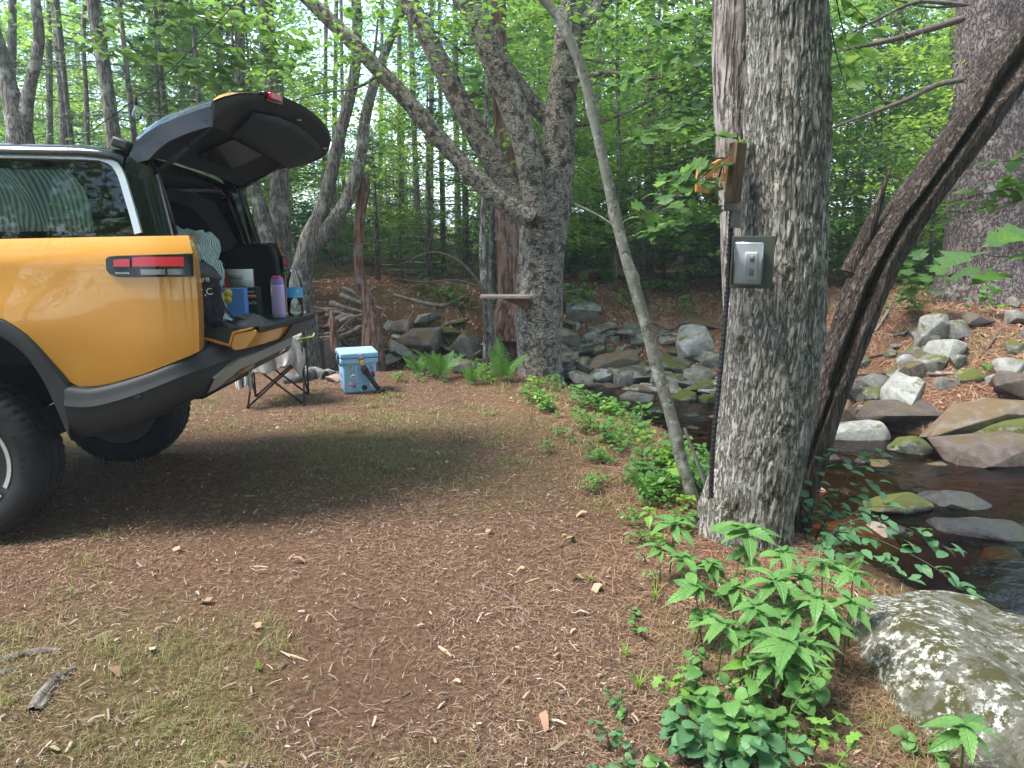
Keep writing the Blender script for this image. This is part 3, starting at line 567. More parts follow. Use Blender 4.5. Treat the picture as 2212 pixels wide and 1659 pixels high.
rock(1540, 784, 44, 40, 'grey', label='grey stone just left of the black conduit', depth=.3, rz=.3)
rock(998, 795, 62, 30, 'grey', label='low grey stone among the ferns left of the birch')
for a in [(850, 745, 80, 26), (905, 735, 76, 22), (870, 720, 60, 18), (930, 755, 70, 22), (820, 765, 60, 22), (955, 722, 50, 18), (800, 740, 50, 20), (890, 768, 60, 18)]:
    rock(*a, 'wet' if a[0] % 3 else 'moss', where='leaning along the bank behind the cooler', group='l', flat=True, rz=.15, depth=.35, tilt=-.4)
# fire ring by the camp chair
rock(712, 772, 50, 66, 'pink', label='upright pinkish slab of the fire ring beside the cooler', flat=True, rz=.2, depth=.12, sink=.1)
rock(672, 776, 46, 54, 'pink', label='leaning pinkish fire ring stone behind the camp chair', flat=True, rz=-.2, depth=.2, sink=.15)
rock(735, 770, 32, 46, 'pale', label='pale fire ring stone peeking behind the upright slab', rz=.1, depth=.2, sink=.2)
for a in [(652, 800, 34, 20, 'pale'), (700, 808, 40, 16, 'grey'), (640, 815, 40, 14, 'pale'), (720, 820, 40, 14, 'pink'), (690, 758, 24, 18, 'wet')]:
    rock(*a, where='around the fire ring', group='f')
# broken rubble on the toe of the far bank
rg = np.random.default_rng(8); cnt = 0
while cnt < 130:
    u = rg.uniform(1190, 1570) if cnt < 90 else rg.uniform(800, 1100) if cnt < 110 else rg.uniform(1790, 2212); v = rg.uniform(690, 880) if cnt < 90 else rg.uniform(690, 780) if cnt < 110 else rg.uniform(690, 900); P = hit(u, v); _, _, a, b_ = terrain_raw(P[:1], P[1:2])
    if a[0] < .5 or b_[0] < -.9 or b_[0] > 1.1 and rg.random() < .7: continue
    cnt += 1; s = rg.uniform(.07, .2)*(1 if rg.random() < .8 else 1.7); kind = ['grey', 'grey', 'pale', 'moss', 'brown'][rg.integers(5)]; fl = rg.random() < .5
    o = link('rubble_stone', rock_mesh(kind, int(rg.integers(7)), fl)); o.location = (P[0], P[1], P[2]+s*.15); o.scale = (s*rg.uniform(.9, 1.7), s*rg.uniform(.7, 1.1), s*rg.uniform(.25, .4) if fl else s*rg.uniform(.5, .75)); o.rotation_euler = (rg.normal(0, .15), rg.normal(0, .25), rg.uniform(0, 6.28))
    tag(o, {'grey': 'broken grey', 'pale': 'broken pale', 'moss': 'broken mossy', 'brown': 'broken brown'}[kind]+(' flat' if fl else ' blocky')+' stone in the rubble at the far bank toe', 'rock', kind+(' flat' if fl else ' blocky')+' rubble at the far bank toe')
# cobbles filling the channel between them
rg = np.random.default_rng(5); cnt = 0
while cnt < 150:
    x = rg.uniform(-3, 6.5); y = rg.uniform(3, 11); _, _, a, b_ = terrain_raw(np.array([x]), np.array([y]))
    if a[0] < .35 or b_[0] > .5: continue
    if x > 2.3 and a[0] > .9 and b_[0] < -.3 and rg.random() < .85: continue
    cnt += 1; s = rg.uniform(.05, .16); kind = ['grey', 'moss', 'wet', 'wet', 'pale'][rg.integers(5)] if b_[0] < 0 else ['grey', 'moss'][rg.integers(2)]
    o = link('cobble', rock_mesh(kind, int(rg.integers(7)), False)); o.location = (x, y, tz(x, y)+s*.25); o.scale = (s*rg.uniform(.8, 1.4), s, s*rg.uniform(.5, .8)); o.rotation_euler = (0, 0, rg.uniform(0, 6.28))
    tag(o, {'grey': 'small grey', 'moss': 'small mossy', 'wet': 'small dark wet', 'pale': 'small pale'}[kind]+' cobble filling the brook channel', 'cobble', kind+' cobbles in the brook channel')
# foreground boulder
def boulder():
    V, Fa = ICO5; V = np.sign(V)*np.abs(V)**.72; V = V*(1+.13*fbm(V[:, 0]*1.3, V[:, 1]*1.3, V[:, 2]*1.3, 6, 3)+.02*fbm(V[:, 0]*7, V[:, 1]*7, V[:, 2]*7, 5, 5, .6))[:, None]; V = V/np.abs(V).max(0)
    m, nt, b = nodemat('lichen boulder'); L = nt.links.new; tc = N(nt, 'ShaderNodeNewGeometry')
    def nz(s, lo, hi, off=0.0, det=9):
        mp = N(nt, 'ShaderNodeMapping', Location=(off, off*2, off)); L(tc.outputs['Position'], mp.inputs['Vector']); n = N(nt, 'ShaderNodeTexNoise', Scale=s, Detail=det, Roughness=.72); L(mp.outputs[0], n.inputs['Vector'])
        r = N(nt, 'ShaderNodeValToRGB'); r.color_ramp.elements[0].position = lo; r.color_ramp.elements[1].position = hi; L(n.outputs['Fac'], r.inputs['Fac']); return r.outputs['Color'], n.outputs['Fac']
    def mixc(f, a, c):
        q = N(nt, 'ShaderNodeMixRGB'); L(f, q.inputs[0]); (L(a, q.inputs[1]) if not isinstance(a, tuple) else setattr(q.inputs[1], 'default_value', rgba(a))); q.inputs[2].default_value = rgba(c); return q.outputs[0]
    f0, h0 = nz(20, .35, .65); col = mixc(f0, (.085, .08, .06), (.19, .185, .155))
    f1, _ = nz(9, .47, .54, 3); col = mixc(f1, col, (.075, .07, .032))
    f2, h2 = nz(34, .50, .58, 7); f2b, _ = nz(6, .46, .54, 13); q = N(nt, 'ShaderNodeMath', operation='MULTIPLY'); L(f2, q.inputs[0]); L(f2b, q.inputs[1]); col = mixc(q.outputs[0], col, (.55, .56, .52))
    f3, _ = nz(2.0, .63, .66, 1.1, 6); col = mixc(f3, col, (.50, .60, .44))
    L(col, b.inputs['Base Color']); bp = N(nt, 'ShaderNodeBump', Strength=.8, Distance=.02); ad = N(nt, 'ShaderNodeMath', operation='ADD'); L(h0, ad.inputs[0]); L(h2, ad.inputs[1]); L(ad.outputs[0], bp.inputs['Height']); L(bp.outputs[0], b.inputs['Normal']); b.inputs['Roughness'].default_value = .95; b.inputs['Specular IOR Level'].default_value = .15
    o = link('boulder', np_mesh('boulder', V, Fa, True), m); o.location = (1.80, 2.16, -.38); o.scale = (.60, 1.06, .52); o.rotation_euler = (-.02, .10, -.04)
    tag(o, 'huge rounded boulder with white lichen and moss overhanging the pool', 'boulder')
boulder()
# ================================================================ bark and leaf materials
BK_OAK = barkmat('furrowed grey bark', (.13, .12, .105), (.24, .225, .2), (.38, .36, .33), 1.0, lichen=(.36, .355, .32), lich_amt=.3, moss=(.06, .055, .025), ridge=78, squash=.2, bump=1.0, crack=.5)
BK_TWIN = barkmat('pale pinkish bark', (.07, .055, .05), (.27, .22, .20), (.40, .36, .33), 1.0, lichen=(.5, .5, .46), lich_amt=.5, ridge=34, squash=.12, bump=.9)
BK_BIRCH = barkmat('flaking birch bark', (.05, .043, .036), (.22, .19, .155), (.37, .325, .275), 2.0, lichen=(.07, .06, .05), lich_amt=.7, ridge=16, squash=3.2, bump=1.0, moss=(.42, .40, .36), crack=.3)
BK_SAP = barkmat('smooth grey sapling bark', (.12, .12, .10), (.17, .17, .145), (.24, .24, .205), 2.5, lichen=(.36, .38, .34), lich_amt=.45, ridge=8, squash=.6, bump=.35, crack=.2)
BK_DEAD = barkmat('weathered dead wood', (.045, .033, .028), (.115, .085, .07), (.20, .155, .13), 1.0, ridge=60, squash=.05, bump=1.0, crack=.7)
BK_PINE = barkmat('scaly pine bark', (.06, .045, .045), (.15, .115, .11), (.24, .20, .19), 1.0, ridge=36, squash=.45, bump=1.0, lichen=(.3, .29, .28), lich_amt=.2)
BK_GREY = barkmat('grey woodland bark', (.07, .06, .052), (.17, .15, .125), (.28, .255, .22), .8, lichen=(.34, .34, .29), lich_amt=.4, ridge=42, squash=.2)
BK_RUST = barkmat('peeling rusty bark', (.09, .04, .028), (.22, .115, .08), (.34, .21, .155), .8, ridge=30, squash=.09, lichen=(.25, .22, .2), lich_amt=.4)
BK_TWIG = mottled('twig bark', [(.07, .055, .045), (.16, .13, .11)], 20, .9, .3)
BK_ROOT = mottled('bleached root wood', [(.11, .085, .07), (.22, .18, .155), (.33, .29, .26)], 12, .9, .6, 60, (1, 1, 1))
LF_BEECH = leafmat('beech leaves', [(.10, .19, .028), (.15, .26, .045), (.21, .33, .07), (.13, .23, .038)], .55, tval=1.9)
LF_MAPLE = leafmat('maple leaves', [(.055, .13, .032), (.09, .19, .05), (.13, .24, .06), (.075, .16, .042)], .55, tval=1.9)
LF_BIRCH = leafmat('birch leaves', [(.06, .14, .028), (.10, .20, .042), (.15, .27, .06)], .55, tval=1.9)
LF_SHADE = leafmat('shade leaves', [(.045, .11, .04), (.075, .165, .06), (.11, .21, .08)], .5, tval=1.7)
LF_HEM = leafmat('hemlock needles', [(.022, .055, .022), (.04, .09, .035), (.065, .13, .05)], .25, tval=1.2)
LF_PLANT = leafmat('aster leaves', [(.07, .17, .04), (.10, .24, .06), (.085, .20, .05)], .35, rough=.5, gloss=.25, tval=1.3)
LF_LIME = leafmat('lime leaves', [(.17, .32, .04), (.22, .40, .06)], .4, tval=1.2)
LF_BLUE = leafmat('blue green leaves', [(.06, .16, .075), (.09, .22, .10), (.075, .19, .085)], .35, rough=.45, gloss=.35, tval=1.2)
LF_FERN = leafmat('fern fronds', [(.09, .21, .04), (.13, .28, .06)], .4, tval=1.3)

# ================================================================ trunks
def trunk_path(pts, Y, step=.12):
    """pts (u, v, width) seen along a stem, Y its distance (one or many)"""
    Ys = np.broadcast_to(np.asarray(Y, float), (len(pts),)); P = np.array([at(u, v, yy) for (u, v, w), yy in zip(pts, Ys)])
    R = np.array([w*m_per_px(p)/2 for (u, v, w), p in zip(pts, P)])
    Q, e = spline(P, step, R); return Q, e[:, 0]
def extend(P, R, length, taper=.35, bend=(0, 0, .2), step=.35):
    d = P[-1]-P[-4 if len(P) > 4 else 0]; d /= np.linalg.norm(d); k = max(2, int(length/step)); q = [P[-1]]; r = [R[-1]]
    for i in range(k):
        d = d+np.array(bend)*step/length*2+np.array([vn(i*.7, P[-1][0]*3, 0, 3), vn(i*.7, 5.5, P[-1][1], 4), 0])*.10; d /= np.linalg.norm(d); q.append(q[-1]+d*step); r.append(R[-1]*(1-(1-taper)*(i+1)/k))
    return np.vstack([P, q[1:]]), np.concatenate([R, r[1:]])
def local(root, V): return np.asarray(V)-np.array(root.location)
def add_stem(root, name, P, R, mat, seg=14, amp=.06, freq=(1.6, 3), seed=0, fn=None):
    V, Fa = tube_arrays(P, R, seg, amp, freq, seed, fn)
    return link(name, np_mesh(name, local(root, V), Fa, True), mat, root)
def ground_root(P, sink=.12):
    """run the foot of a stem down into the ground"""
    z = tz(P[0][0], P[0][1]); return z
# ---------------------------------------------------------------- leaf clouds
def leaf_cloud(C, rad, n, size, flat=.35, rg=RNG, tilt=.45, asp=.55, yawbias=None):
    """n leaves round each centre in flattened sprays; returns verts, quads"""
    C = np.asarray(C, float).reshape(-1, 3); rad = np.broadcast_to(np.asarray(rad, float), (len(C),)); k = len(C)
    idx = np.repeat(np.arange(k), n); m = len(idx); off = rg.normal(size=(m, 3))*np.array([.55, .55, .55*flat]); P = C[idx]+off*rad[idx][:, None]
    yaw = rg.uniform(0, 2*np.pi, m); nrm = np.stack([rg.normal(0, tilt, m), rg.normal(0, tilt, m), np.ones(m)], -1); nrm /= np.linalg.norm(nrm, axis=1)[:, None]
    d = np.stack([np.cos(yaw), np.sin(yaw), -.25+0*yaw], -1); d -= nrm*(d*nrm).sum(1)[:, None]; d /= np.linalg.norm(d, axis=1)[:, None]; s = np.cross(nrm, d)
    sz = (size*rg.uniform(.65, 1.3, m))[:, None]; w = sz*asp/2
    V = np.stack([P-d*sz*.5, P-d*sz*.05+s*w+nrm*w*.25, P+d*sz*.5, P-d*sz*.05-s*w+nrm*w*.25], 1).reshape(-1, 3)
    return V, np.arange(m*4).reshape(-1, 4)
def needle_cloud(A, D, n, ln, wd, rg=RNG):
    """needles along boughs: A starts, D bough vectors"""
    k = len(A); idx = np.repeat(np.arange(k), n); m = len(idx); t = rg.random(m)[:, None]; side = np.cross(D, (0, 0, 1.0)); side /= np.linalg.norm(side, axis=1)[:, None]+1e-9
    Dn = D/np.linalg.norm(D, axis=1)[:, None]; sg = rg.choice([-1, 1], m)[:, None]
    d = side[idx]*sg+Dn[idx]*.6+rg.normal(0, .3, (m, 3)); d /= np.linalg.norm(d, axis=1)[:, None]
    P = A[idx]+D[idx]*t+rg.normal(0, .012, (m, 3)); l = ln*rg.uniform(.6, 1.2, m)[:, None]; w = np.cross(d, (0, 0, 1.0)); w /= np.linalg.norm(w, axis=1)[:, None]+1e-9
    V = np.stack([P-w*wd, P+w*wd, P+d*l+w*wd*.3, P+d*l-w*wd*.3], 1).reshape(-1, 3)
    return V, np.arange(m*4).reshape(-1, 4)

# ---------------------------------------------------------------- background prototypes (crowns share their mesh)
def limb_crown(seed, h0, h1, spread, nb, per, size, mat, name='crown', flat=.25, up=.35):
    """horizontal leafy limbs round an upright stem -> (crown mesh, limb mesh)"""
    rg = np.random.default_rng(seed); C = []; mb = MB()
    for i in range(nb):
        h = h0+(h1-h0)*(i+rg.random())/nb; a = rg.uniform(0, 6.28); L = spread*(1-.55*abs(2*(h-h0)/(h1-h0)-.8))*rg.uniform(.6, 1.1)
        p0 = np.array([0, 0, h]); dr = np.array([math.cos(a), math.sin(a), up*rg.uniform(.4, 1.3)]); q = [p0]
        for j in range(1, 5): q.append(p0+dr*L*j/4+np.array([0, 0, -.10*L*(j/4)**2])+rg.normal(0, .05*L, 3)*(.3+.2*j))
        q = np.array(q); mb.tube(q, np.linspace(.012+.006*L, .004, 5), 5, cap=False)
        for j in range(1, 5):
            for t in range(2): C.append(q[j]+rg.normal(0, .22*L, 3)*np.array([1, 1, .25]))
    C = np.array(C); V, Fa = leaf_cloud(C, rg.uniform(.25, .55, len(C))*spread/1.6, per, size, flat, rg)
    cm = np_mesh(name, V, Fa); cm.materials.append(mat); lm = mb.mesh('limbs', True); lm.materials.append(BK_GREY); return cm, lm
SAP = [limb_crown(200+i, .5, 4.8, 1.7, 17, 32, .095, LF_BEECH if i % 2 else LF_MAPLE) for i in range(4)]
SHR = [limb_crown(240+i, .12, 1.1, .8, 10, 15, .10, LF_SHADE if i % 2 else LF_MAPLE) for i in range(3)]
BIG = [limb_crown(260+i, 1.4, 11, 3.4, 26, 34, .15, [LF_BEECH, LF_MAPLE, LF_BIRCH][i]) for i in range(3)]
HIGH = [limb_crown(280+i, 0, 5, 2.6, 10, 9, .16, [LF_BEECH, LF_MAPLE, LF_BIRCH][i]) for i in range(3)]
def hemlock(seed, h, spread, nb, needles):
    rg = np.random.default_rng(seed); A, D = [], []; mb = MB(); mb.tube([(0, 0, 0), (.02, 0, h*.5), (0, .03, h)], [.06, .04, .008], 7)
    for i in range(nb):
        z = .25+(h-.4)*(i/nb)**.9; L = spread*(1-z/h*.8)*rg.uniform(.7, 1.1); a = rg.uniform(0, 6.28); u = np.array([math.cos(a), math.sin(a), .05]); p = np.array([0, 0, z]); q = p+u*L+np.array([0, 0, -.12*L]); A.append(p); D.append(q-p)
        mb.tube([p, (p+q)/2+np.array([0, 0, .05*L]), q], [.012, .008, .003], 4, cap=False)
        for j in range(9):
            t = rg.uniform(.2, 1); s = np.cross(u, (0, 0, 1))*rg.choice([-1, 1]); A.append(p+(q-p)*t); D.append((s*.75+u*.5+np.array([0, 0, -.15]))*L*.42*(1.15-t))
    V, Fa = needle_cloud(np.array(A), np.array(D), needles, .055, .0045, rg); cm = np_mesh('crown', V, Fa); cm.materials.append(LF_HEM); tm = mb.mesh('trunk', True); tm.materials.append(BK_GREY); return cm, tm
HEM = [hemlock(301, 6.5, 2.0, 46, 36), hemlock(302, 3.2, 1.3, 30, 34)]

def place_sapling(x, y, s, rz, k):
    t = thing('sapling', ['slender beech sapling with bright yellow green leaves in the wood', 'slender maple sapling with deep green leaves in the wood'][1-k % 2], 'sapling', (x, y, tz(x, y)-.05), rz, 'leafy saplings in the wood across the brook')
    c = link('crown', SAP[k][0], None, t); li = link('limbs', SAP[k][1], None, c)
    if k not in SAPT:
        me = MB().tube([(0, 0, 0), (.06, .03, 1.6), (-.02, .08, 3.2), (.04, .03, 4.9)], [.03, .024, .016, .006], 7).mesh('trunk', True); me.materials.append(BK_GREY); SAPT[k] = me
    link('trunk', SAPT[k], None, t); t.scale = (s, s, s); return t
SAPT = {}
rg = np.random.default_rng(99); pl = []
def free(x, y, d): 
    for (a, b) in pl:
        if (a-x)**2+(b-y)**2 < d*d: return False
    pl.append((x, y)); return True
def scatter(n, y0, y1, a0, a1, dmin, bmin=.8):
    out = []; tries = 0
    while len(out) < n and tries < 6000:
        tries += 1; y = y0+(y1-y0)*rg.random()**.9; x = y*math.tan(math.radians(rg.uniform(a0, a1))); _, _, a, b_ = terrain_raw(np.array([x]), np.array([y]))
        if b_[0] < bmin or not free(x, y, dmin): continue
        out.append((x, y))
    return out
for i, (x, y) in enumerate(scatter(135, 11.0, 27, -44, 44, .75, 1.1)):
    gap = -14 < math.degrees(math.atan2(x, y)) < -2
    place_sapling(x, y, rg.uniform(.75, 1.5)*(.5 if gap else 1), rg.uniform(0, 6.28), int(rg.integers(4)))
for i, (x, y) in enumerate(scatter(75, 10.8, 20, -44, 42, .5, .9)):
    k = int(rg.integers(3)); t = thing('shrub', 'low leafy shrub on the wooded bank floor', 'shrub', (x, y, tz(x, y)-.03), rg.uniform(0, 6.28), 'low shrubs on the wooded bank')
    link('foliage', SHR[k][0], None, t); link('twigs', SHR[k][1], None, t); s = rg.uniform(.6, 1.2); t.scale = (s, s, s)
BIGT = {}
for i, (x, y) in enumerate(scatter(26, 15, 36, -46, 46, 2.4, 4)):
    gap = -13 < math.degrees(math.atan2(x, y)) < -2.5
    k = int(rg.integers(3)); t = thing('forest_tree', 'tall leafy tree deep in the wood, '+['beech green', 'maple green', 'birch green'][k], 'tree', (x, y, tz(x, y)-.1), rg.uniform(0, 6.28), 'tall trees deep in the wood')
    if k not in BIGT:
        me = MB().tube([(0, 0, 0), (.1, .05, 3), (-.05, .12, 7), (.1, 0, 12)], [.15, .12, .085, .02], 9, amp=.06).mesh('trunk', True); me.materials.append(BK_GREY); BIGT[k] = me
    link('trunk', BIGT[k], None, t); c = link('crown', BIG[k][0], None, t); link('limbs', BIG[k][1], None, c); s = rg.uniform(.85, 1.25); t.scale = (s, s, s)
    if gap: c.location = (0, 0, 3.4)
# unseen trees added round the clearing to darken the truck's reflections and the light
for i in range(30):
    a = math.radians(96+168*(i+.5*rg.random())/30); r_ = rg.uniform(8.5, 17); x, y = r_*math.sin(a), r_*math.cos(a)
    if x < -4: x -= 5
    k = i % 3; t = thing('added_unseen_tree', 'tall leafy tree added out of view at the edge of the clearing away from the brook, '+['beech green', 'maple green', 'birch green'][k], 'tree', (x, y, tz(x, y)-.1), rg.uniform(0, 6.28), 'added unseen trees at the edge of the clearing away from the brook')
    link('trunk', BIGT[k], None, t); c = link('crown', BIG[k][0], None, t); link('limbs', BIG[k][1], None, c); s = rg.uniform(.9, 1.3); t.scale = (s, s, s)
for i, (x, y) in enumerate([(-6.4, -4.6), (-2.2, -5.0), (2.4, -4.2), (6.6, -.6), (7.8, 2.6)]):  # unseen broad crowns added overhead to shade the clearing and darken reflections
    k = i % 3; t = thing('added_unseen_tree', 'broad spreading tree added out of view overhanging the clearing, '+['beech green', 'maple green', 'birch green'][k], 'tree', (x, y, tz(x, y)-.1), rg.uniform(0, 6.28), 'added unseen broad trees overhanging the clearing')
    o = link('trunk', BIGT[k], None, t); o.scale = (1.5, 1.5, 1.1); c = link('crown', BIG[k][0], None, t); link('limbs', BIG[k][1], None, c); c.scale = (1.6, 1.6, 1.0); c.location = (0, 0, 3.4)
for (u, Y, s, k) in [(470, 10.2, .95, 0), (545, 11.2, .8, 0), (930, 11.6, .95, 1), (1010, 12.6, 1.2, 1), (960, 13.5, .8, 0), (1480, 12.2, 1.0, 1), (1430, 13.2, .75, 0), (330, 12, 1.05, 0), (200, 13, 1.0, 0), (1880, 13.5, .9, 0), (820, 12.2, .8, 1), (1560, 11.8, .8, 1), (400, 13.5, 1.1, 0)]:
    x = (u-CX_)/F_*Y*1.0; t = thing('hemlock', 'young hemlock with dark drooping needle boughs in the wood', 'hemlock', (x, Y, tz(x, Y)-.05), u*.37, 'young hemlocks in the wood')
    link('crown', HEM[k][0], None, t); link('trunk', HEM[k][1], None, t); t.scale = (s, s, s)

# ---------------------------------------------------------------- background trees one can tell apart
def wood_tree(label, stems, mat, name='tree', high=None, ext=5.0, seg=14, crown_h=4.0, group=None, cat='tree', snag=False):
    """stems: list of (pts, Y); first point of the first stem is the foot"""
    (p0, Y0) = stems[0]; P, R = trunk_path(p0, Y0); x, y = P[0][:2]; z = tz(x, y); root = thing(name, label, cat, (x, y, z), 0, group)
    for i, (pts, Y) in enumerate(stems):
        P, R = trunk_path(pts, Y)
        if i == 0 and P[0][2] > z-.1: P = np.vstack([[P[0][0], P[0][1], z-.15], P]); R = np.concatenate([[R[0]*1.12], R])
        if i == 0:
            hh = P[:, 2]-z; R = R*(1+.45*np.exp(-np.clip(hh, 0, None)/.18))
        if not snag: P, R = extend(P, R, ext, .45)
        add_stem(root, 'trunk' if i == 0 else 'limb', P, R, mat, seg, .09, (1.5, 2.2), 40+i)
        tip = P[-1]
        if not snag:
            k = (i+int(abs(p0[0][0]))) % 3 if high is None else high; c = link('crown', HIGH[k][0], None, root); c.location = Vector(tip-np.array(root.location))-Vector((0, 0, 3.2)); li = link('limbs', HIGH[k][1], None, c)
    return root
wood_tree('grey tree forked low into two trunks behind the truck roof', [([(40, 420, 62), (44, 300, 54), (20, 190, 34), (-5, 90, 28)], 9.6), ([(46, 300, 40), (62, 200, 26), (84, 90, 22), (76, 0, 20)], 9.6)], BK_GREY, high=0)
wood_tree('straight slightly leaning trunk rising behind the open hatch hinge', [([(262, 420, 34), (245, 290, 30), (225, 150, 28), (200, 0, 26)], 10.4)], BK_GREY, high=0)
wood_tree('slim grey trunk between the forked tree and the leaning trunk', [([(142, 420, 26), (140, 260, 22), (128, 100, 19), (118, 0, 18)], 13.5)], BK_GREY, high=1)
wood_tree('thin dark trunk with bare twigs left of the hatch', [([(190, 420, 12), (188, 250, 10), (180, 100, 9)], 12.5)], BK_GREY, high=1)
wood_tree('dark knotted trunk whose top shows above the hatch', [([(607, 640, 46), (606, 480, 44), (600, 300, 40), (590, 170, 40), (580, 90, 34), (572, 0, 30)], 10.8)], BK_GREY, high=0)
wood_tree('crooked two-stemmed tree leaning over the camp chair', [([(655, 700, 54), (650, 600, 46), (672, 515, 46), (690, 470, 34), (712, 390, 28), (735, 290, 26), (765, 165, 24), (772, 50, 22)], 9.7), ([(672, 530, 42), (710, 490, 34), (755, 420, 30), (780, 330, 26), (790, 250, 24), (815, 160, 20), (862, 40, 18)], 9.7)], BK_GREY, high=2)
wood_tree('short mossy trunk leaning behind the far taillight', [([(610, 660, 34), (590, 560, 34), (568, 470, 32), (548, 400, 28), (530, 300, 22)], 10.3)], BK_GREY, high=1)
wood_tree('broken dead snag with rusty peeling bark and splintered top', [([(803, 700, 40), (795, 655, 28), (776, 590, 22), (774, 520, 22), (780, 450, 24), (786, 400, 26), (789, 375, 14)], 9.9)], BK_RUST, 'snag', snag=True, cat='snag')
wood_tree('rusty peeling trunk close behind the many-stemmed birch', [([(1108, 640, 66), (1100, 560, 52), (1092, 440, 48), (1090, 300, 44), (1082, 180, 38), (1078, 60, 34)], 10.6)], BK_RUST, high=2)
wood_tree('thin pale birch trunk behind the plank shelf', [([(1058, 700, 24), (1050, 640, 18), (1042, 560, 15), (1045, 440, 14), (1050, 330, 12), (1052, 200, 11)], 10.2)], BK_TWIN, high=2, ext=3)
wood_tree('thin grey trunk close beside the pale birch stem', [([(1064, 640, 16), (1062, 560, 13), (1064, 470, 12), (1068, 350, 11)], 10.9)], BK_GREY, high=1, ext=4)
for i, (u, w, Y, lean) in enumerate([(870, 11, 16, -6), (905, 13, 15, -14), (820, 10, 19, 4), (930, 12, 18, 2), (960, 9, 20, -8), (718, 11, 15, 6), (860, 9, 22, 2), (990, 14, 17, -5), (745, 9, 18, -6), (700, 10, 20, 3)]):
    wood_tree('slim straight trunk standing against the bright gap in the wood', [([(u, 560, w*1.2), (u+lean*.4, 400, w), (u+lean, 200, w*.9), (u+lean*1.4, 0, w*.8)], Y)], BK_GREY, high=i % 3, ext=5, seg=9, group='slim trunks in the bright gap')
wood_tree('tall grey trunk between the birch and the signboard', [([(1398, 560, 26), (1402, 420, 23), (1400, 250, 21), (1406, 100, 20), (1404, 0, 19)], 14)], BK_GREY, high=1)
wood_tree('thin trunk beside the tall grey trunk', [([(1440, 560, 14), (1436, 400, 12), (1432, 200, 11), (1438, 0, 10)], 15.5)], BK_GREY, high=1)
for i, (u, w, Y, lean) in enumerate([(1290, 10, 17, 5), (1340, 9, 19, -5), (1500, 12, 15, 4), (1905, 14, 14, -6), (1935, 10, 17, 5), (2065, 17, 13, -4), (1850, 10, 18, 8), (2120, 12, 19, 3), (20, 20, 14, 5), (110, 14, 16, -3), (320, 14, 17, 4), (400, 12, 18, -6), (470, 15, 15, 4), (520, 12, 19, 4)]):
    wood_tree('slim grey trunk among the saplings of the wood', [([(u, 560, w*1.2), (u+lean*.4, 380, w), (u+lean, 180, w*.9), (u+lean*1.4, 0, w*.8)], Y)], BK_GREY, high=i % 3, ext=5, seg=9, group='slim trunks among the saplings')
# arching thin bough in front of the hemlocks
for (pts, lab) in [([(1060, 660, 8), (1035, 610, 7), (985, 560, 6), (930, 545, 5), (870, 570, 4)], 'bare grey bough arching down left of the birch'), ([(1040, 620, 6), (980, 605, 5), (920, 610, 5), (860, 603, 4)], 'bare grey bough drooping almost level left of the birch')]:
    P, R = trunk_path(pts, 10.1); r_ = thing('fallen_bough', lab, 'branch', (P[0][0], P[0][1], tz(P[0][0], P[0][1]))); P = np.vstack([[P[0][0]+.1, P[0][1], r_.location.z-.05], P]); R = np.concatenate([[R[0]], R]); add_stem(r_, 'bough', P, R, BK_TWIG, 7, .05)

# ================================================================ the three near trees
def near_big_tree():
    Y = 3.5; pts = [(1607, 1190, 200), (1612, 1130, 190), (1628, 1050, 188), (1648, 950, 192), (1662, 850, 196), (1674, 730, 200), (1686, 600, 186), (1693, 480, 180), (1698, 300, 178), (1698, 120, 176), (1698, -40, 174)]
    P, R = trunk_path(pts, Y, .014); x, y = P[0][:2]; z = tz(x, y); root = thing('big_tree', 'thick grey furrowed twin trunk carrying the outlet box and conduit', 'tree', (x, y, z))
    P = np.vstack([[P[0][0]-.01, P[0][1], z-.25], P]); R = np.concatenate([[R[0]*1.1], R]); P, R = extend(P, R, 4.5, .6)
    def fn(rr, th, L, T, A, B):
        wob = .35*fbm(np.cos(th)[None]*2, np.sin(th)[None]*2, L[:, None]*5, 44, 3); c_, s_ = np.cos(th)[None]*7.5+wob, np.sin(th)[None]*7.5+wob
        ridge = np.abs(fbm(c_, s_, L[:, None]*6, 12, 3, .55)); plate = vn(c_*1.6, s_*1.6, L[:, None]*16, 77)
        rr = rr-.013*np.clip(.30-ridge, 0, 1)/.30+.004*plate
        fl = np.exp(-L/.28)[:, None]; rr = rr*(1+fl*(.16+.16*np.cos(th*5+1.2)[None]))
        return rr*(1+.035*fbm(np.cos(th)[None]*1.5, np.sin(th)[None]*1.5, L[:, None]*1.5, 15, 3))
    add_stem(root, 'trunk', P, R, BK_OAK, 250, fn=fn)
    tw = [(1622, 1060, 90), (1612, 900, 84), (1606, 750, 80), (1603, 600, 84), (1600, 450, 88), (1592, 300, 94), (1588, 150, 96), (1588, -40, 94)]
    P2, R2 = trunk_path(tw, 3.82, .05); P2, R2 = extend(P2, R2, 4.5, .6); add_stem(root, 'twin_trunk', P2, R2, BK_TWIN, 60, .05, (4, 2.5), 5)
    for k, q in enumerate([P[-1], P2[-1]]):
        c = link('crown', HIGH[k+1][0], None, root); c.location = Vector(q-np.array(root.location))-Vector((0, 0, 1.0)); link('limbs', HIGH[k+1][1], None, c)
    for (u, v, w, h) in [(1640, 690, 34, 26), (1655, 640, 26, 20)]:
        pass
    return root
BIGTREE = near_big_tree()
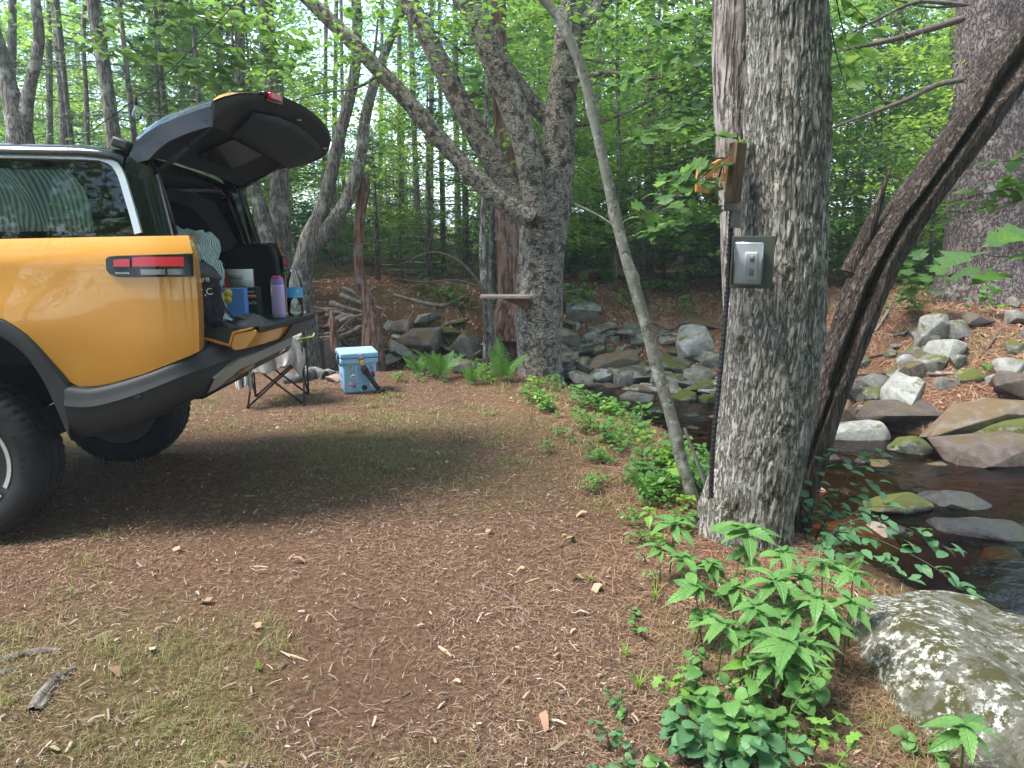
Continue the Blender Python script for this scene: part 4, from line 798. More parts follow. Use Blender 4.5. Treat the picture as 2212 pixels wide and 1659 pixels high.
def birch():
    Yb = 7.75; pts = [(1166, 838, 112), (1166, 780, 96), (1165, 700, 98), (1168, 600, 96), (1172, 520, 100), (1178, 450, 108), (1196, 380, 88), (1206, 300, 70), (1212, 220, 64), (1220, 150, 60), (1228, 70, 56), (1240, -20, 52)]
    P, R = trunk_path(pts, Yb, .05); x, y = P[0][:2]; z = tz(x, y); root = thing('many_stemmed_birch', 'big birch with five dark stems fanning from one scaly trunk', 'tree', (x, y, z))
    P = np.vstack([[P[0][0], P[0][1], z-.35], P]); R = np.concatenate([[R[0]*1.12], R]); P, R = extend(P, R, 4, .5)
    add_stem(root, 'trunk', P, R, BK_BIRCH, 64, .06, (3.5, 4), 3)
    st = [([(1165, 470, 52), (1150, 390, 58), (1138, 320, 60), (1112, 240, 58), (1078, 155, 56), (1036, 55, 54), (1000, -30, 50)], 7.55),
          ([(1150, 470, 50), (1105, 405, 54), (1056, 330, 50), (1006, 245, 46), (958, 150, 43), (912, 60, 40), (870, -30, 37)], 7.7),
          ([(1150, 475, 40), (1112, 452, 40), (1070, 425, 39), (1018, 375, 37), (950, 300, 36), (884, 222, 34), (818, 150, 33), (745, 75, 31), (640, -25, 28)], 7.45),
          ([(1198, 275, 34), (1158, 232, 32), (1105, 160, 30), (1045, 80, 27), (985, -10, 24)], 7.9),
          ([(1220, 130, 46), (1245, 75, 40), (1275, 35, 36), (1325, -25, 32)], 7.75)]
    tips = []
    for i, (p, Y) in enumerate(st):
        Q, r = trunk_path(p, Y, .06); Q, r = extend(Q, r, 2.5, .5); add_stem(root, 'stem', Q, r, BK_BIRCH, 36, .07, (3, 4), 20+i); tips.append(Q[-1])
    for (p, Y) in [([(1225, 175, 16), (1290, 162, 14), (1330, 160, 12), (1375, 172, 9), (1430, 168, 6)], 7.6), ([(1235, 270, 12), (1300, 262, 9), (1370, 235, 6), (1430, 200, 4)], 7.8), ([(805, 140, 8), (812, 90, 6), (816, 40, 4)], 7.45), ([(820, 160, 8), (770, 190, 6), (700, 200, 4), (640, 215, 3)], 7.4), ([(1060, 345, 7), (1000, 330, 5), (930, 350, 3)], 7.6)]:
        Q, r = trunk_path(p, Y, .1); add_stem(root, 'branch', Q, r, BK_BIRCH, 9, .08, (2, 4), 9)
    C, rd = [], []
    for (u, v, Y, r) in [(650, 90, 7.2, .45), (700, 200, 7.3, .35), (820, 60, 7.0, .45), (760, 130, 7.1, .3), (880, 150, 7.6, .35), (960, 60, 7.3, .4), (940, 330, 7.7, .35), (1010, 300, 7.9, .3), (870, 280, 7.6, .3), (1110, 300, 8.1, .35), (1060, 380, 8.1, .3), (1000, 30, 7.1, .3), (1310, 110, 7.6, .5), (1370, 60, 7.4, .5), (1350, 170, 7.6, .45), (1420, 110, 7.7, .5), (1440, 190, 7.8, .45), (1480, 60, 7.5, .5), (1300, 30, 7.3, .4), (1390, 240, 7.9, .4), (1180, 30, 7.3, .3), (1130, 120, 8.0, .35), (1250, 230, 8.1, .3), (740, 20, 7.0, .45), (560, 30, 7.1, .4), (600, 170, 7.4, .35), (1100, 20, 7.2, .3)]:
        C.append(at(u, v, Y)); rd.append(r)
    for q in tips: C += [q+RNG.normal(0, .6, 3) for _ in range(4)]; rd += [.7]*4
    V, Fa = leaf_cloud(np.array(C), np.array(rd), 95, .085, .5); o = link('crown', np_mesh('crown', local(root, V), Fa), LF_BIRCH, root)
birch()
def leaning_sapling():
    pts = [(1506, 1100, 31), (1492, 1060, 28), (1470, 985, 27), (1452, 910, 26), (1432, 840, 26), (1404, 735, 25), (1374, 630, 25), (1352, 555, 24), (1326, 450, 23), (1302, 340, 22), (1284, 260, 22), (1262, 170, 21), (1235, 95, 21), (1200, 30, 20), (1150, -30, 19)]
    P, R = trunk_path(pts, 3.95, .04); x, y = P[0][:2]; z = tz(x, y); root = thing('leaning_sapling', 'slender grey lichen-spotted sapling leaning left in front of the brook', 'tree', (x, y, z))
    P = np.vstack([[P[0][0]+.03, P[0][1], z-.12], P]); R = np.concatenate([[R[0]*1.2], R]); P, R = extend(P, R, 3, .5, (-.6, 0, .1))
    def fn(rr, th, L, T, A, B):
        for l0, a in [(.55, 2), (1.05, 4.2), (1.5, 3), (1.85, 5), (2.4, 4.5), (3.0, 3.8)]: rr = rr+.006*np.exp(-((L-l0)/.03)**2)[:, None]*(1+np.cos(th-a))[None]
        return rr*(1+.03*fbm(np.cos(th)[None], np.sin(th)[None], L[:, None]*4, 3, 3))
    add_stem(root, 'trunk', P, R, BK_SAP, 28, fn=fn)
    Q, r = trunk_path([(1528, 1060, 9), (1500, 980, 8), (1478, 925, 7)], 3.9, .05); add_stem(root, 'branch', Q, r, BK_SAP, 8)
    Q, r = trunk_path([(1340, 500, 6), (1300, 470, 5), (1240, 440, 4)], 4.0, .05); add_stem(root, 'branch', Q, r, BK_SAP, 8)
    c = link('crown', HIGH[1][0], None, root); c.location = Vector(P[-1]-np.array(root.location)); c.scale = (.6, .6, .6)
leaning_sapling()
def dead_trunk():
    pts = [(1718, 1130, 70), (1732, 1060, 68), (1755, 975, 70), (1782, 885, 72), (1810, 800, 74), (1838, 720, 78), (1866, 645, 82), (1895, 575, 84), (1930, 510, 84), (1990, 420, 84), (2057, 331, 86), (2130, 226, 90), (2212, 108, 94), (2290, 0, 94), (2370, -110, 90)]
    P, R = trunk_path(pts, np.linspace(4.0, 4.5, len(pts)), .035); x, y = P[0][:2]; z = tz(x, y); root = thing('dead_trunk', 'leaning dead trunk with a long black split, right of the big tree', 'dead tree', (x, y, z))
    P = np.vstack([[P[0][0]-.05, P[0][1], z-.3], P]); R = np.concatenate([[R[0]], R]); P, R = extend(P, R, 2.0, .7, (.3, 0, -.1))
    def fn(rr, th, L, T, A, B):
        V = P-EYEP; ca = -(A*V).sum(1); cb = -(B*V).sum(1); th0 = np.arctan2(cb, ca)+.12+.22*fbm(L*1.3, 0*L, 0, 8, 3)
        d = np.angle(np.exp(1j*(th[None]-th0[:, None]))); wd = .16+.20*np.clip(fbm(L*1.7, 0*L+4, 0, 18, 3)+.55, 0, 1.2); wd = wd*np.where(L < 1.2, .35, 1)
        g = np.exp(-(np.abs(d)/wd[:, None])**4)
        lip = .10*np.exp(-((np.abs(d)-wd[:, None]*1.5)/.12)**2)
        return rr*(1-.85*g*sstep(.5, 1.3, L)[:, None]+lip*sstep(.5, 1.3, L)[:, None]+.09*fbm(np.cos(th)[None]*4, np.sin(th)[None]*4, L[:, None]*1.2, 7, 4))
    add_stem(root, 'trunk', P, R, BK_DEAD, 128, fn=fn)
    Q, r = trunk_path([(1838, 590, 40), (1868, 520, 34), (1890, 460, 22), (1912, 395, 10), (1925, 360, 3)], 4.28, .04); add_stem(root, 'splinter', Q, r, BK_DEAD, 14, .12)
dead_trunk()
def pine():
    pts = [(2140, 720, 300), (2138, 690, 262), (2136, 640, 232), (2138, 590, 200), (2142, 520, 178), (2145, 400, 165), (2148, 250, 150), (2150, 100, 146), (2150, -40, 140)]
    P, R = trunk_path(pts, 9.8, .08); x, y = P[0][:2]; z = tz(x, y); root = thing('pine_tree', 'massive purple-grey pine trunk with flared roots on the far bank', 'tree', (x, y, z))
    P, R = extend(P, R, 6, .6)
    def fn(rr, th, L, T, A, B): return rr*(1+np.exp(-L/.5)[:, None]*.14*np.cos(th*5+.5)[None]+.03*fbm(np.cos(th)[None]*5, np.sin(th)[None]*5, L[:, None]*3, 9, 3))
    add_stem(root, 'trunk', P, R, BK_PINE, 72, fn=fn)
    for (p, Y) in [([(2080, 40, 16), (2010, 62, 14), (1930, 85, 12), (1860, 100, 8), (1800, 112, 5)], 9.4), ([(2080, 172, 12), (2020, 185, 11), (1960, 215, 10), (1880, 245, 7), (1800, 275, 5)], 9.3), ([(2080, 10, 10), (1980, 5, 8), (1900, 40, 6), (1820, 80, 4)], 9.2), ([(2090, 10, 7), (2000, 15, 5), (1900, -10, 4)], 9.2)]:
        Q, r = trunk_path(p, Y, .12); add_stem(root, 'dead_branch', Q, r, BK_TWIG, 8, .1, (2, 4), 4)
        for k in range(7):
            i = RNG.integers(4, len(Q)); d = RNG.normal(0, 1, 3)*np.array([.5, .3, .5])+np.array([-.45, -.2, -.15]); add_stem(root, 'twig', np.array([Q[i], Q[i]+d*.35+RNG.normal(0, .03, 3), Q[i]+d*.7]), np.array([.006, .004, .002]), BK_TWIG, 5, 0)
    c = link('crown', HEM[0][0], None, root); c.location = (0, 0, 8.5); c.scale = (2, 2, 1)
pine()
# ================================================================ the vehicle (local: x to its rear, y to its far side, z up)
PAINT = plain('yellow paint', (.62, .275, .03), .32, coat=1.0)
def _paint():
    nt = PAINT.node_tree; b = nt.nodes['Principled BSDF']; L = nt.links.new; tc = N(nt, 'ShaderNodeTexCoord')
    n = N(nt, 'ShaderNodeTexNoise', Scale=1.6, Detail=5); L(tc.outputs['Object'], n.inputs['Vector']); r = N(nt, 'ShaderNodeValToRGB'); r.color_ramp.elements[0].position = .3; r.color_ramp.elements[0].color = (.57, .245, .028, 1); r.color_ramp.elements[1].position = .7; r.color_ramp.elements[1].color = (.66, .30, .036, 1); L(n.outputs['Fac'], r.inputs['Fac']); L(r.outputs['Color'], b.inputs['Base Color'])
    n2 = N(nt, 'ShaderNodeTexNoise', Scale=55, Detail=4); L(tc.outputs['Object'], n2.inputs['Vector']); r2 = N(nt, 'ShaderNodeMapRange'); r2.inputs['To Min'].default_value = .22; r2.inputs['To Max'].default_value = .45; L(n2.outputs['Fac'], r2.inputs['Value']); L(r2.outputs[0], b.inputs['Roughness']); b.inputs['Coat Roughness'].default_value = .02
_paint()
GLOSSB = plain('gloss black panel', (.004, .005, .005), .05, spec=.4)
TRIMB = mottled('charcoal plastic cladding', [(.018, .019, .022), (.028, .029, .033)], 5, .5, .15, 400, spec=.4)
DARKIN = plain('dark interior trim', (.004, .0045, .0055), .85)
CARPET = mottled('black carpet', [(.008, .008, .009), (.02, .02, .022)], 90, .95, .4, 300)
GREYIN = plain('grey pillar trim', (.10, .115, .12), .8)
SILVER = plain('satin silver trim', (.62, .64, .66), .3, metal=.55)
BRONZE = plain('grey skid trim', (.27, .255, .235), .5)
RUBBER = mottled('tyre rubber', [(.012, .012, .0135), (.024, .023, .024)], 9, .75, .15, 200)
REDL = plain('red lamp lens', (.50, .006, .010), .25, coat=.4)
REDD = plain('dark red reflector', (.18, .01, .012), .25, coat=.6)
CLEARL = plain('clear lamp lens', (.14, .14, .15), .15, coat=1.0)
TINT = clearmat('tinted window glass', (.66, .71, .70), .02)
WHITE = plain('white print', (.75, .75, .75), .6)
CARW = 1.90
CAR = thing('yellow_suv', 'yellow off-road SUV with its black hatch raised and tailgate lowered', 'car', (-2.765, 3.339, 0), math.radians(4))
CAR.rotation_euler = (math.radians(-2.3), 0, math.radians(4))
def ip(x, pts): p = np.array(pts); return np.interp(x, p[:, 0], p[:, 1])
def yside(x, z):
    x, z = np.asarray(x, float), np.asarray(z, float)
    y = .005+.05*np.clip((z-1.40)/.14, 0, 1)**1.5+.018*np.clip((1.05-z)/.25, 0, 1)**2+.012*np.exp(-((z-1.44)/.03)**2)*0
    y = y+.35*np.clip(x-.95, 0, 1)**2*1.5+.12*np.clip(-2.9-x, 0, 2)**2
    y = y-.018*np.exp(-(((x)/.62)**4))*np.exp(-((z-1.12)/.16)**2)                                   # swelling over the wheel
    return y
ARCH = [(.597, .825), (.57, .872), (.526, .94), (.48, 1.01), (.436, 1.065), (.39, 1.105), (.342, 1.139), (.25, 1.168), (.12, 1.185), (0, 1.19)]
FLAR = [(.582, .534), (.567, .57), (.545, .66), (.521, .734), (.50, .81), (.474, .873), (.44, .94), (.405, .987), (.37, 1.02), (.33, 1.055), (.22, 1.085), (.11, 1.1), (0, 1.105)]
def both(a): return [(-x, z) for x, z in a]+[(x, z) for x, z in a[::-1][1:]]
WB = 3.076
REARLOW = [(.597, .825), (.637, .802), (.724, .805), (.80, .82), (.949, .862), (1.08, .912), (1.176, .95), (1.215, .97)]
lowpts = [(-3.95, .80), (-3.72, .80)]+[(x-WB, z) for x, z in both(ARCH)]+[(-2.44, .62), (-.64, .62)]+both(ARCH)+REARLOW[1:]
lx = np.array(sorted(set([p[0] for p in lowpts]+list(np.arange(-3.95, 1.2, .05))+[1.19, 1.205, 1.215])))
lowpts = sorted(lowpts); lowz = np.interp(lx, [p[0] for p in lowpts], [p[1] for p in lowpts])
def belt(x): return ip(x, [(-3.95, 1.30), (-3.2, 1.37), (-2.3, 1.42), (-1.9, 1.50), (.3, 1.517), (1.2, 1.535)])
def side(far):
    rows = 22; G = []
    for i in range(rows+1):
        t = i/rows; z = lowz+(belt(lx)-lowz)*t
        xr = np.where(lx > 1.17, lx+(.012*np.sin(np.clip((z-.95)/.58, 0, 1)*math.pi)-.022*np.clip((z-1.44)/.1, 0, 1)), lx)
        y = yside(xr, z); G.append(np.stack([xr, CARW-y if far else y, z], -1))
    G = np.array(G); inner = G[:, -1].copy(); inner[:, 1] += -.13 if far else .13; inner[:, 0] -= .02
    if far: inner = G[:, -1].copy(); inner[:, 1] -= .025
    top = G[-1].copy(); top[:, 1] += -.09 if far else .09; top[:, 2] += .006
    mb = MB().grid(G).grid(np.stack([G[:, -1], inner], 1)).grid(np.stack([G[-1], top], 0)); return mb
side(False).build('quarter_panel', PAINT, CAR, smooth=True, angle=40); side(True).build('quarter_panel', PAINT, CAR, smooth=True, angle=40)
def flare(cx, far):
    def rs(P, n): P = np.array(P); d = np.concatenate([[0], np.cumsum(np.hypot(*np.diff(P, axis=0).T))]); t = np.linspace(0, d[-1], n); return np.interp(t, d, P[:, 0]), np.interp(t, d, P[:, 1])
    ox, oz = rs(both(ARCH), 60); qx, qz = rs(both(FLAR), 60); G = []
    for t, dy in [(0, .004), (.08, -.022), (.5, -.032), (.92, -.026), (1.0, -.012), (1.0, .03), (1.02, .30)]:
        x = ox+(qx-ox)*t+cx; z = oz+(qz-oz)*t; y = yside(np.clip(x, -2.9, .9), z)*.4+dy; G.append(np.stack([x, CARW-y if far else y, z], -1))
    return MB().grid(np.array(G))
for cx in (0, -WB):
    for far in (False, True): flare(cx, far).build('wheel_arch_flare', TRIMB, CAR, smooth=True, angle=40)
# wheel wells and underbody
mb = MB()
for cx in (0, -WB):
    for y0, y1 in ((.03, .52), (CARW-.52, CARW-.03)):
        a = np.linspace(math.radians(28), math.radians(170), 24); G = [np.stack([cx+.60*np.cos(a), np.full(24, yy), .50+.66*np.sin(a)], -1) for yy in (y0, y1)]; mb.grid(np.array(G)); s_ = y1 if y0 < 1 else y0
        mb.add([(cx, s_, .5)]+[tuple(p) for p in np.stack([cx+.60*np.cos(a), np.full(24, s_), .50+.66*np.sin(a)], -1)], [(0, i+1, i+2) for i in range(23)])
mb.box((-1.55, CARW/2, .55), (2.2, CARW-.2, .18)); mb.box((.1, CARW/2, .74), (1.9, .9, .2)); mb.box((.0, CARW/2, .45), (.16, 1.4, .14)); mb.box((-3.2, CARW/2, .6), (1.2, .9, .22))
mb.build('underbody', DARKIN, CAR)
mb = MB(); mb.box((-1.54, .02, .60), (1.8, .06, .12)).build('sill', TRIMB, CAR, bevel=.02); MB().box((-1.54, CARW-.02, .60), (1.8, .06, .12)).build('sill', TRIMB, CAR, bevel=.02)
# rear bumper: one sweep round the tail
bp_plan = [(.585, -.022), (.70, -.022), (.85, -.016), (1.0, -.004), (1.12, .022), (1.20, .075), (1.255, .16), (1.29, .30), (1.315, .55), (1.325, .95), (1.315, 1.35), (1.29, 1.60), (1.255, 1.74), (1.20, 1.825), (1.12, 1.878), (1.0, 1.904), (.85, 1.916), (.70, 1.922), (.585, 1.922)]
bp_top = [.815, .80, .832, .88, .93, .965, .985, 1.0, 1.0, 1.0, 1.0, 1.0, .985, .965, .93, .88, .832, .80, .815]
bp_bot = [.53, .54, .575, .635, .68, .70, .715, .73, .74, .745, .74, .73, .715, .70, .68, .635, .575, .54, .53]
bq, be = spline(np.array([(x, y, 0) for x, y in bp_plan]), .035, np.stack([bp_top, bp_bot], 1))
bT = np.gradient(bq, axis=0); bN = np.stack([bT[:, 1], -bT[:, 0], 0*bT[:, 0]], -1); bN /= np.linalg.norm(bN, axis=1)[:, None]
def bsurf(i, t, off=0.0):
    prof = np.interp(t, [0, .03, .10, .16, .34, .40, .62, .85, 1], [.05, .012, 0, 0, -.016, -.008, .0, .03, .11]); z = be[i, 0]+(be[i, 1]-be[i, 0])*t
    p = bq[i]-bN[i]*(prof-off); return np.array([p[0], p[1], z])
rows = [0, .03, .07, .12, .18, .26, .34, .40, .5, .62, .74, .86, 1.0]
G = np.array([[bsurf(i, t) for i in range(len(bq))] for t in rows]); top = G[0].copy(); top[:, :2] -= bN[:, :2]*.12; bot = G[-1].copy(); bot[:, :2] -= bN[:, :2]*.3; bot[:, 2] += .03
MB().grid(np.concatenate([[top], G, [bot]])).build('rear_bumper', TRIMB, CAR, smooth=True, angle=35)
# grey skid band round the rear with its hooked ends, reflector and sensor
n0, n1 = [int(np.argmin(np.hypot(bq[:, 0]-a, bq[:, 1]-b))) for a, b in ((1.235, .12), (1.235, 1.78))]
ids = list(range(n0, n1+1)); tl = np.array([.66]*len(ids)); th_ = np.array([.40]*len(ids)); k = 7
for q in range(k):
    f = 1-q/k; tl[q] = .66+.26*f; tl[-1-q] = .66+.26*f; th_[q] = .40+.18*f**1.5; th_[-1-q] = .40+.18*f**1.5
G = np.array([[bsurf(i, t0+(t1-t0)*s, o) for i, t0, t1 in zip(ids, th_, tl)] for s, o in ((0, .0), (.08, .016), (.92, .016), (1, .0))])
MB().grid(G).build('skid_band', BRONZE, CAR, smooth=True, angle=30)
for sgn, base in ((1, n0), (-1, n1)):
    idr = [base+sgn*q for q in range(3, 9)]; G = np.array([[bsurf(i, t, .006) for i in idr] for t in (.74, .80, .86, .9)]); MB().grid(G).build('fog_reflector', REDD, CAR, smooth=True)
    idr = [base+sgn*q for q in range(2, 16)]; G = np.array([[bsurf(i, t, .002) for i in idr] for t in (.69, .78, .90, .97)]); MB().grid(G).build('lamp_recess', GLOSSB, CAR, smooth=True)
i = int(np.argmin(np.hypot(bq[:, 0]-.92, bq[:, 1]+.01))); p = bsurf(i, .40, .002); MB().lathe([(0, -.004), (.018, -.003), (.02, 0), (.017, .002)], tuple(p), 18, 'Y').build('parking_sensor', TRIMB, CAR, smooth=True)
# tail lamps
def lamp(far):
    f = (lambda x, z, o: (x, (CARW-yside(x, z)+o) if far else yside(x, z)-o, z))
    def patch(poly, o, name, mat, parent, nx=14):
        # poly: list of (x, zlow, zhigh) columns
        G = np.array([[f(x, z0+(z1-z0)*t, oo) for (x, z0, z1) in poly] for t, oo in ((0, -.01), (.04, o), (.96, o), (1, -.01))]); e0 = G[:, -1].copy(); e0[:, 0] -= .03; return MB().grid(np.concatenate([G, e0[:, None]], 1)).build(name, mat, parent, smooth=True, angle=40)
    cols = [(.832, 1.37, 1.425), (.845, 1.348, 1.437), (.87, 1.337, 1.44)]+[(x, 1.334, 1.44+.03*(x-.86)) for x in np.linspace(.9, 1.17, 8)]+[(1.205, 1.334, 1.452), (1.222, 1.336, 1.45)]
    h = patch(cols, .012, 'tail_lamp', GLOSSB, CAR)
    patch([(.868, 1.385, 1.42), (.90, 1.385, 1.423), (.945, 1.385, 1.424)], .0145, 'red_lens', REDL, h); patch([(.955, 1.385, 1.430)]+[(x, 1.385, 1.434) for x in (1.0, 1.05, 1.1, 1.15, 1.185)], .0145, 'red_lens', REDL, h)
    patch([(.99, 1.347, 1.374), (1.03, 1.347, 1.374), (1.10, 1.347, 1.374)], .0145, 'clear_lens', CLEARL, h); patch([(1.11, 1.346, 1.376), (1.15, 1.346, 1.376), (1.185, 1.346, 1.376)], .0142, 'clear_lens', plain('smoked lens', (.05, .05, .05), .1, coat=1), h)
    if not far: lettering('RIVIAN', .014, WHITE, h, (.905, yside(.905, 1.355)-.0135, 1.355), (math.pi/2, 0, .0), 1.5)
lamp(False); lamp(True)
o = MB().box((1.222, CARW-.085, 1.392), (.03, .10, .118)).build('tail_lamp', GLOSSB, CAR, bevel=.006); MB().box((1.232, CARW-.080, 1.41), (.022, .075, .05)).build('red_lens', REDL, o, bevel=.004); MB().box((1.232, CARW-.080, 1.36), (.02, .07, .024)).build('clear_lens', CLEARL, o, bevel=.004)
# roof, silver window arc, pillars
rx = np.concatenate([np.arange(-2.3, .8, .12), [.80, .84, .875, .90]]); G = []
for x in rx:
    zc = ip(x, [(-2.3, 1.86), (-1.9, 1.95), (-1.2, 2.0), (0, 2.0), (.7, 1.99), (.86, 1.972), (.90, 1.945)]); yy = np.array([.115, .125, .145, .19, .28, .5, .95, 1.4, 1.62, 1.71, 1.755, 1.775, 1.785]); zz = zc+np.array([-.075, -.045, -.03, -.018, -.008, .006, .012, .006, -.008, -.018, -.03, -.045, -.075])
    G.append(np.stack([np.full(13, x), yy, zz], -1))
MB().grid(np.array(G)).build('roof', GLOSSB, CAR, smooth=True)
MB().box((-.7, CARW/2, 1.93), (3.0, CARW-.36, .03)).build('headliner', DARKIN, CAR)
def yglass(z): return .085+.06*(z-1.54)/.37
arc = [(-1.95, 1.60), (-1.85, 1.80), (-1.6, 1.895), (-1.2, 1.916), (-.4, 1.92), (.3, 1.92), (.70, 1.914), (.80, 1.905), (.855, 1.875), (.885, 1.82), (.905, 1.75), (.935, 1.64), (.958, 1.545)]
for far in (False, True):
    q, _ = spline(np.array([(x, 0, z) for x, z in arc]), .03); T = np.gradient(q, axis=0); T /= np.linalg.norm(T, axis=1)[:, None]; nrm = np.stack([-T[:, 2], 0*T[:, 0], T[:, 0]], -1); G = []
    for o, dy in ((.018, .012), (.016, -.012), (-.016, -.012), (-.020, .008)):
        p = q+nrm*o; y = yglass(p[:, 2])+dy; p[:, 1] = CARW-y if far else y; G.append(p)
    MB().grid(np.array(G)).build('silver_window_arc', SILVER, CAR, smooth=True, angle=30)
    gx = np.linspace(-1.95, .95, 40); G = []
    for t in np.linspace(0, 1, 6):
        z = 1.525+.395*t; x1 = ip(z, [(1.52, .955), (1.64, .93), (1.75, .90), (1.85, .87), (1.93, .80)]); x = -1.95+.3*t+(x1+1.95-.3*t)*(gx-gx[0])/(gx[-1]-gx[0]); y = yglass(z)+.010; G.append(np.stack([x, np.full(40, CARW-y if far else y), np.full(40, z)], -1))
    MB().grid(np.array(G)).build('side_window', TINT if not far else GLOSSB, CAR, smooth=True)
    # black rear pillar behind the arc, with its jamb turned into the opening
    pl_ = [(1.535, .965, 1.095), (1.62, .945, 1.075), (1.72, .920, 1.052), (1.80, .90, 1.034), (1.87, .872, 1.015), (1.915, .83, .99), (1.95, .80, .955)]
    G = np.array([[(a, (CARW-yglass(z)) if far else yglass(z), z), (a+(b-a)*.5, (CARW-yglass(z)-.02) if far else yglass(z)+.02, z), (b-.012, (CARW-yglass(z)-.05) if far else yglass(z)+.05, z), (b, (CARW-yglass(z)-.075) if far else yglass(z)+.075, z), (b-.05, (CARW-yglass(z)-.20) if far else yglass(z)+.20, z)] for z, a, b in pl_]); MB().grid(G).build('rear_pillar', GLOSSB, CAR, smooth=True, angle=40)
    s = -1 if far else 1; b0 = CARW if far else 0
    MB().tube([(1.075, b0+s*.235, 1.545), (1.04, b0+s*.245, 1.70), (1.0, b0+s*.255, 1.85), (.96, b0+s*.27, 1.92)], [.014]*4, 8).build('opening_seal', TRIMB, CAR, smooth=True)
MB().box((.88, .20, 1.975), (.085, .12, .05), ry=.35).build('hinge_cover', TRIMB, CAR, bevel=.012)
# cabin: far inner wall with grey trim round a dark window, floor, seat backs, near wall
MB().prism([(-2.0, .9), (1.05, .9), (1.10, 1.2), (1.02, 1.42), (.955, 1.5), (.82, 1.87), (.72, 1.94), (-2.0, 1.94)], CARW-.13, CARW-.115).build('far_side_trim', DARKIN, CAR)
MB().prism([(.30, 1.955), (.49, 1.925), (.66, 1.885), (.79, 1.83), (.955, 1.49), (.79, 1.475), (.765, 1.56), (.715, 1.68), (.62, 1.785), (.49, 1.83), (.30, 1.84)], CARW-.155, CARW-.131).build('grey_pillar_trim', GREYIN, CAR, bevel=.008)
MB().prism([(.8, .95), (1.195, .95), (1.222, 1.2), (1.205, 1.42), (1.17, 1.53), (.95, 1.535), (.86, 1.48)], CARW-.22, CARW-.09).build('rear_jamb', DARKIN, CAR, bevel=.015)
MB().prism([(.8, .95), (1.165, .95), (1.18, 1.25), (1.16, 1.5), (.9, 1.52)], .06, .19).build('rear_jamb', DARKIN, CAR, bevel=.012)
MB().prism([(-2.0, .9), (.9, .9), (.95, 1.5), (-2.0, 1.49)], .13, .15).build('near_side_trim', DARKIN, CAR)
MB().box((-.4, CARW/2, .99), (3.1, CARW-.3, .05)).build('load_floor', CARPET, CAR)
for y in (.45, .95, 1.45): MB().box((-.75, y, 1.45), (.14, .42, .85), ry=-.1).build('seat_back', DARKIN, CAR, bevel=.04)
MB().box((1.13, CARW/2, .93), (.16, CARW-.35, .16)).build('tail_sill', DARKIN, CAR, bevel=.01)
# striped curtain behind the side glass
def curtain():
    m, nt, b = nodemat('striped curtain'); L = nt.links.new; at2 = N(nt, 'ShaderNodeAttribute', attribute_name='stripe'); w = N(nt, 'ShaderNodeMath', operation='SINE'); L(at2.outputs['Fac'], w.inputs[0]); r = N(nt, 'ShaderNodeValToRGB'); r.color_ramp.elements[0].position = .35; r.color_ramp.elements[1].position = .6; r.color_ramp.elements[0].color = (.20, .36, .30, 1); r.color_ramp.elements[1].color = (.72, .85, .79, 1)
    mr = N(nt, 'ShaderNodeMapRange'); mr.inputs['From Min'].default_value = -1; L(w.outputs[0], mr.inputs['Value']); L(mr.outputs[0], r.inputs['Fac']); L(r.outputs['Color'], b.inputs['Base Color']); b.inputs['Roughness'].default_value = .95
    nx, nz = 220, 8; G = np.zeros((nz, nx, 3)); st = np.zeros((nz, nx))
    for i in range(nz):
        t = i/(nz-1); s = np.linspace(0, 1, nx); z = 1.56+.30*t; x = -1.8+(2.48-.10*t**3)*s; ph = 46*s+2.5*t*np.sin(9*s); G[i] = np.stack([x, .215+.022*np.sin(ph)+.012*np.sin(ph*2.3), np.full(nx, z)], -1); st[i] = s*620+3*np.sin(ph+2*t)
    mb = MB().grid(G); o = mb.build('window_curtain', m, None, smooth=True, fix=False); a = o.data.attributes.new('stripe', 'FLOAT', 'POINT'); a.data.foreach_set('value', st.ravel().astype(np.float32)); solid(o, .002)
    return o
o = curtain(); o.location = CAR.location; o.rotation_euler = CAR.rotation_euler; tag(o, 'green and white striped curtain hanging behind the side window', 'curtain')
# raised hatch
hy = np.array([.17, .21, .28, .42, .65, .95, 1.25, 1.48, 1.62, 1.69, 1.73])
hb = np.array([-.055, -.018, .012, .035, .052, .06, .052, .035, .012, -.018, -.055])      # cross camber
HP = [(.905, 1.935), (.912, 1.985), (.935, 2.03), (.985, 2.075), (1.06, 2.12), (1.16, 2.16), (1.26, 2.195), (1.315, 2.212)]
HI = [(1.0, 1.935), (1.02, 1.955), (1.05, 1.985), (1.10, 2.02), (1.16, 2.048), (1.22, 2.07), (1.27, 2.085), (1.315, 2.095)]
outer = np.array([[(x+(.05 if 3 <= j <= 7 else 0)*0, yy, z+hb[j]) for j, yy in enumerate(hy)] for x, z in HP])
inner = np.array([[(x, yy, z+(hb[j]*.3-.016)) for j, yy in enumerate(hy)] for x, z in HI])
MB().grid(outer).grid(np.stack([outer[:, 0], inner[:, 0]], 0)).grid(np.stack([outer[:, -1], inner[:, -1]], 0)).build('hatch_glass', GLOSSB, CAR, smooth=True, angle=50)
hat = MB().grid(inner).build('hatch_lining', DARKIN, CAR, smooth=True)
MB().grid(np.array([[(1.08+.2*s, .62+.6*t, 2.0+.085*s-.012) for t in np.linspace(0, 1, 8)] for s in np.linspace(0, 1, 6)])).build('hatch_lower_glass', plain('hatch glass reflection', (.006, .0055, .006), .15), CAR, smooth=True)  # dark sheet with the hatch glass's reflection put into its colour
xt = np.array([1.335, 1.37, 1.42, 1.49, 1.56, 1.61, 1.64, 1.65, 1.64, 1.615, 1.58]); zt = np.array([2.185, 2.212, 2.243, 2.275, 2.305, 2.318, 2.305, 2.28, 2.25, 2.215, 2.18])
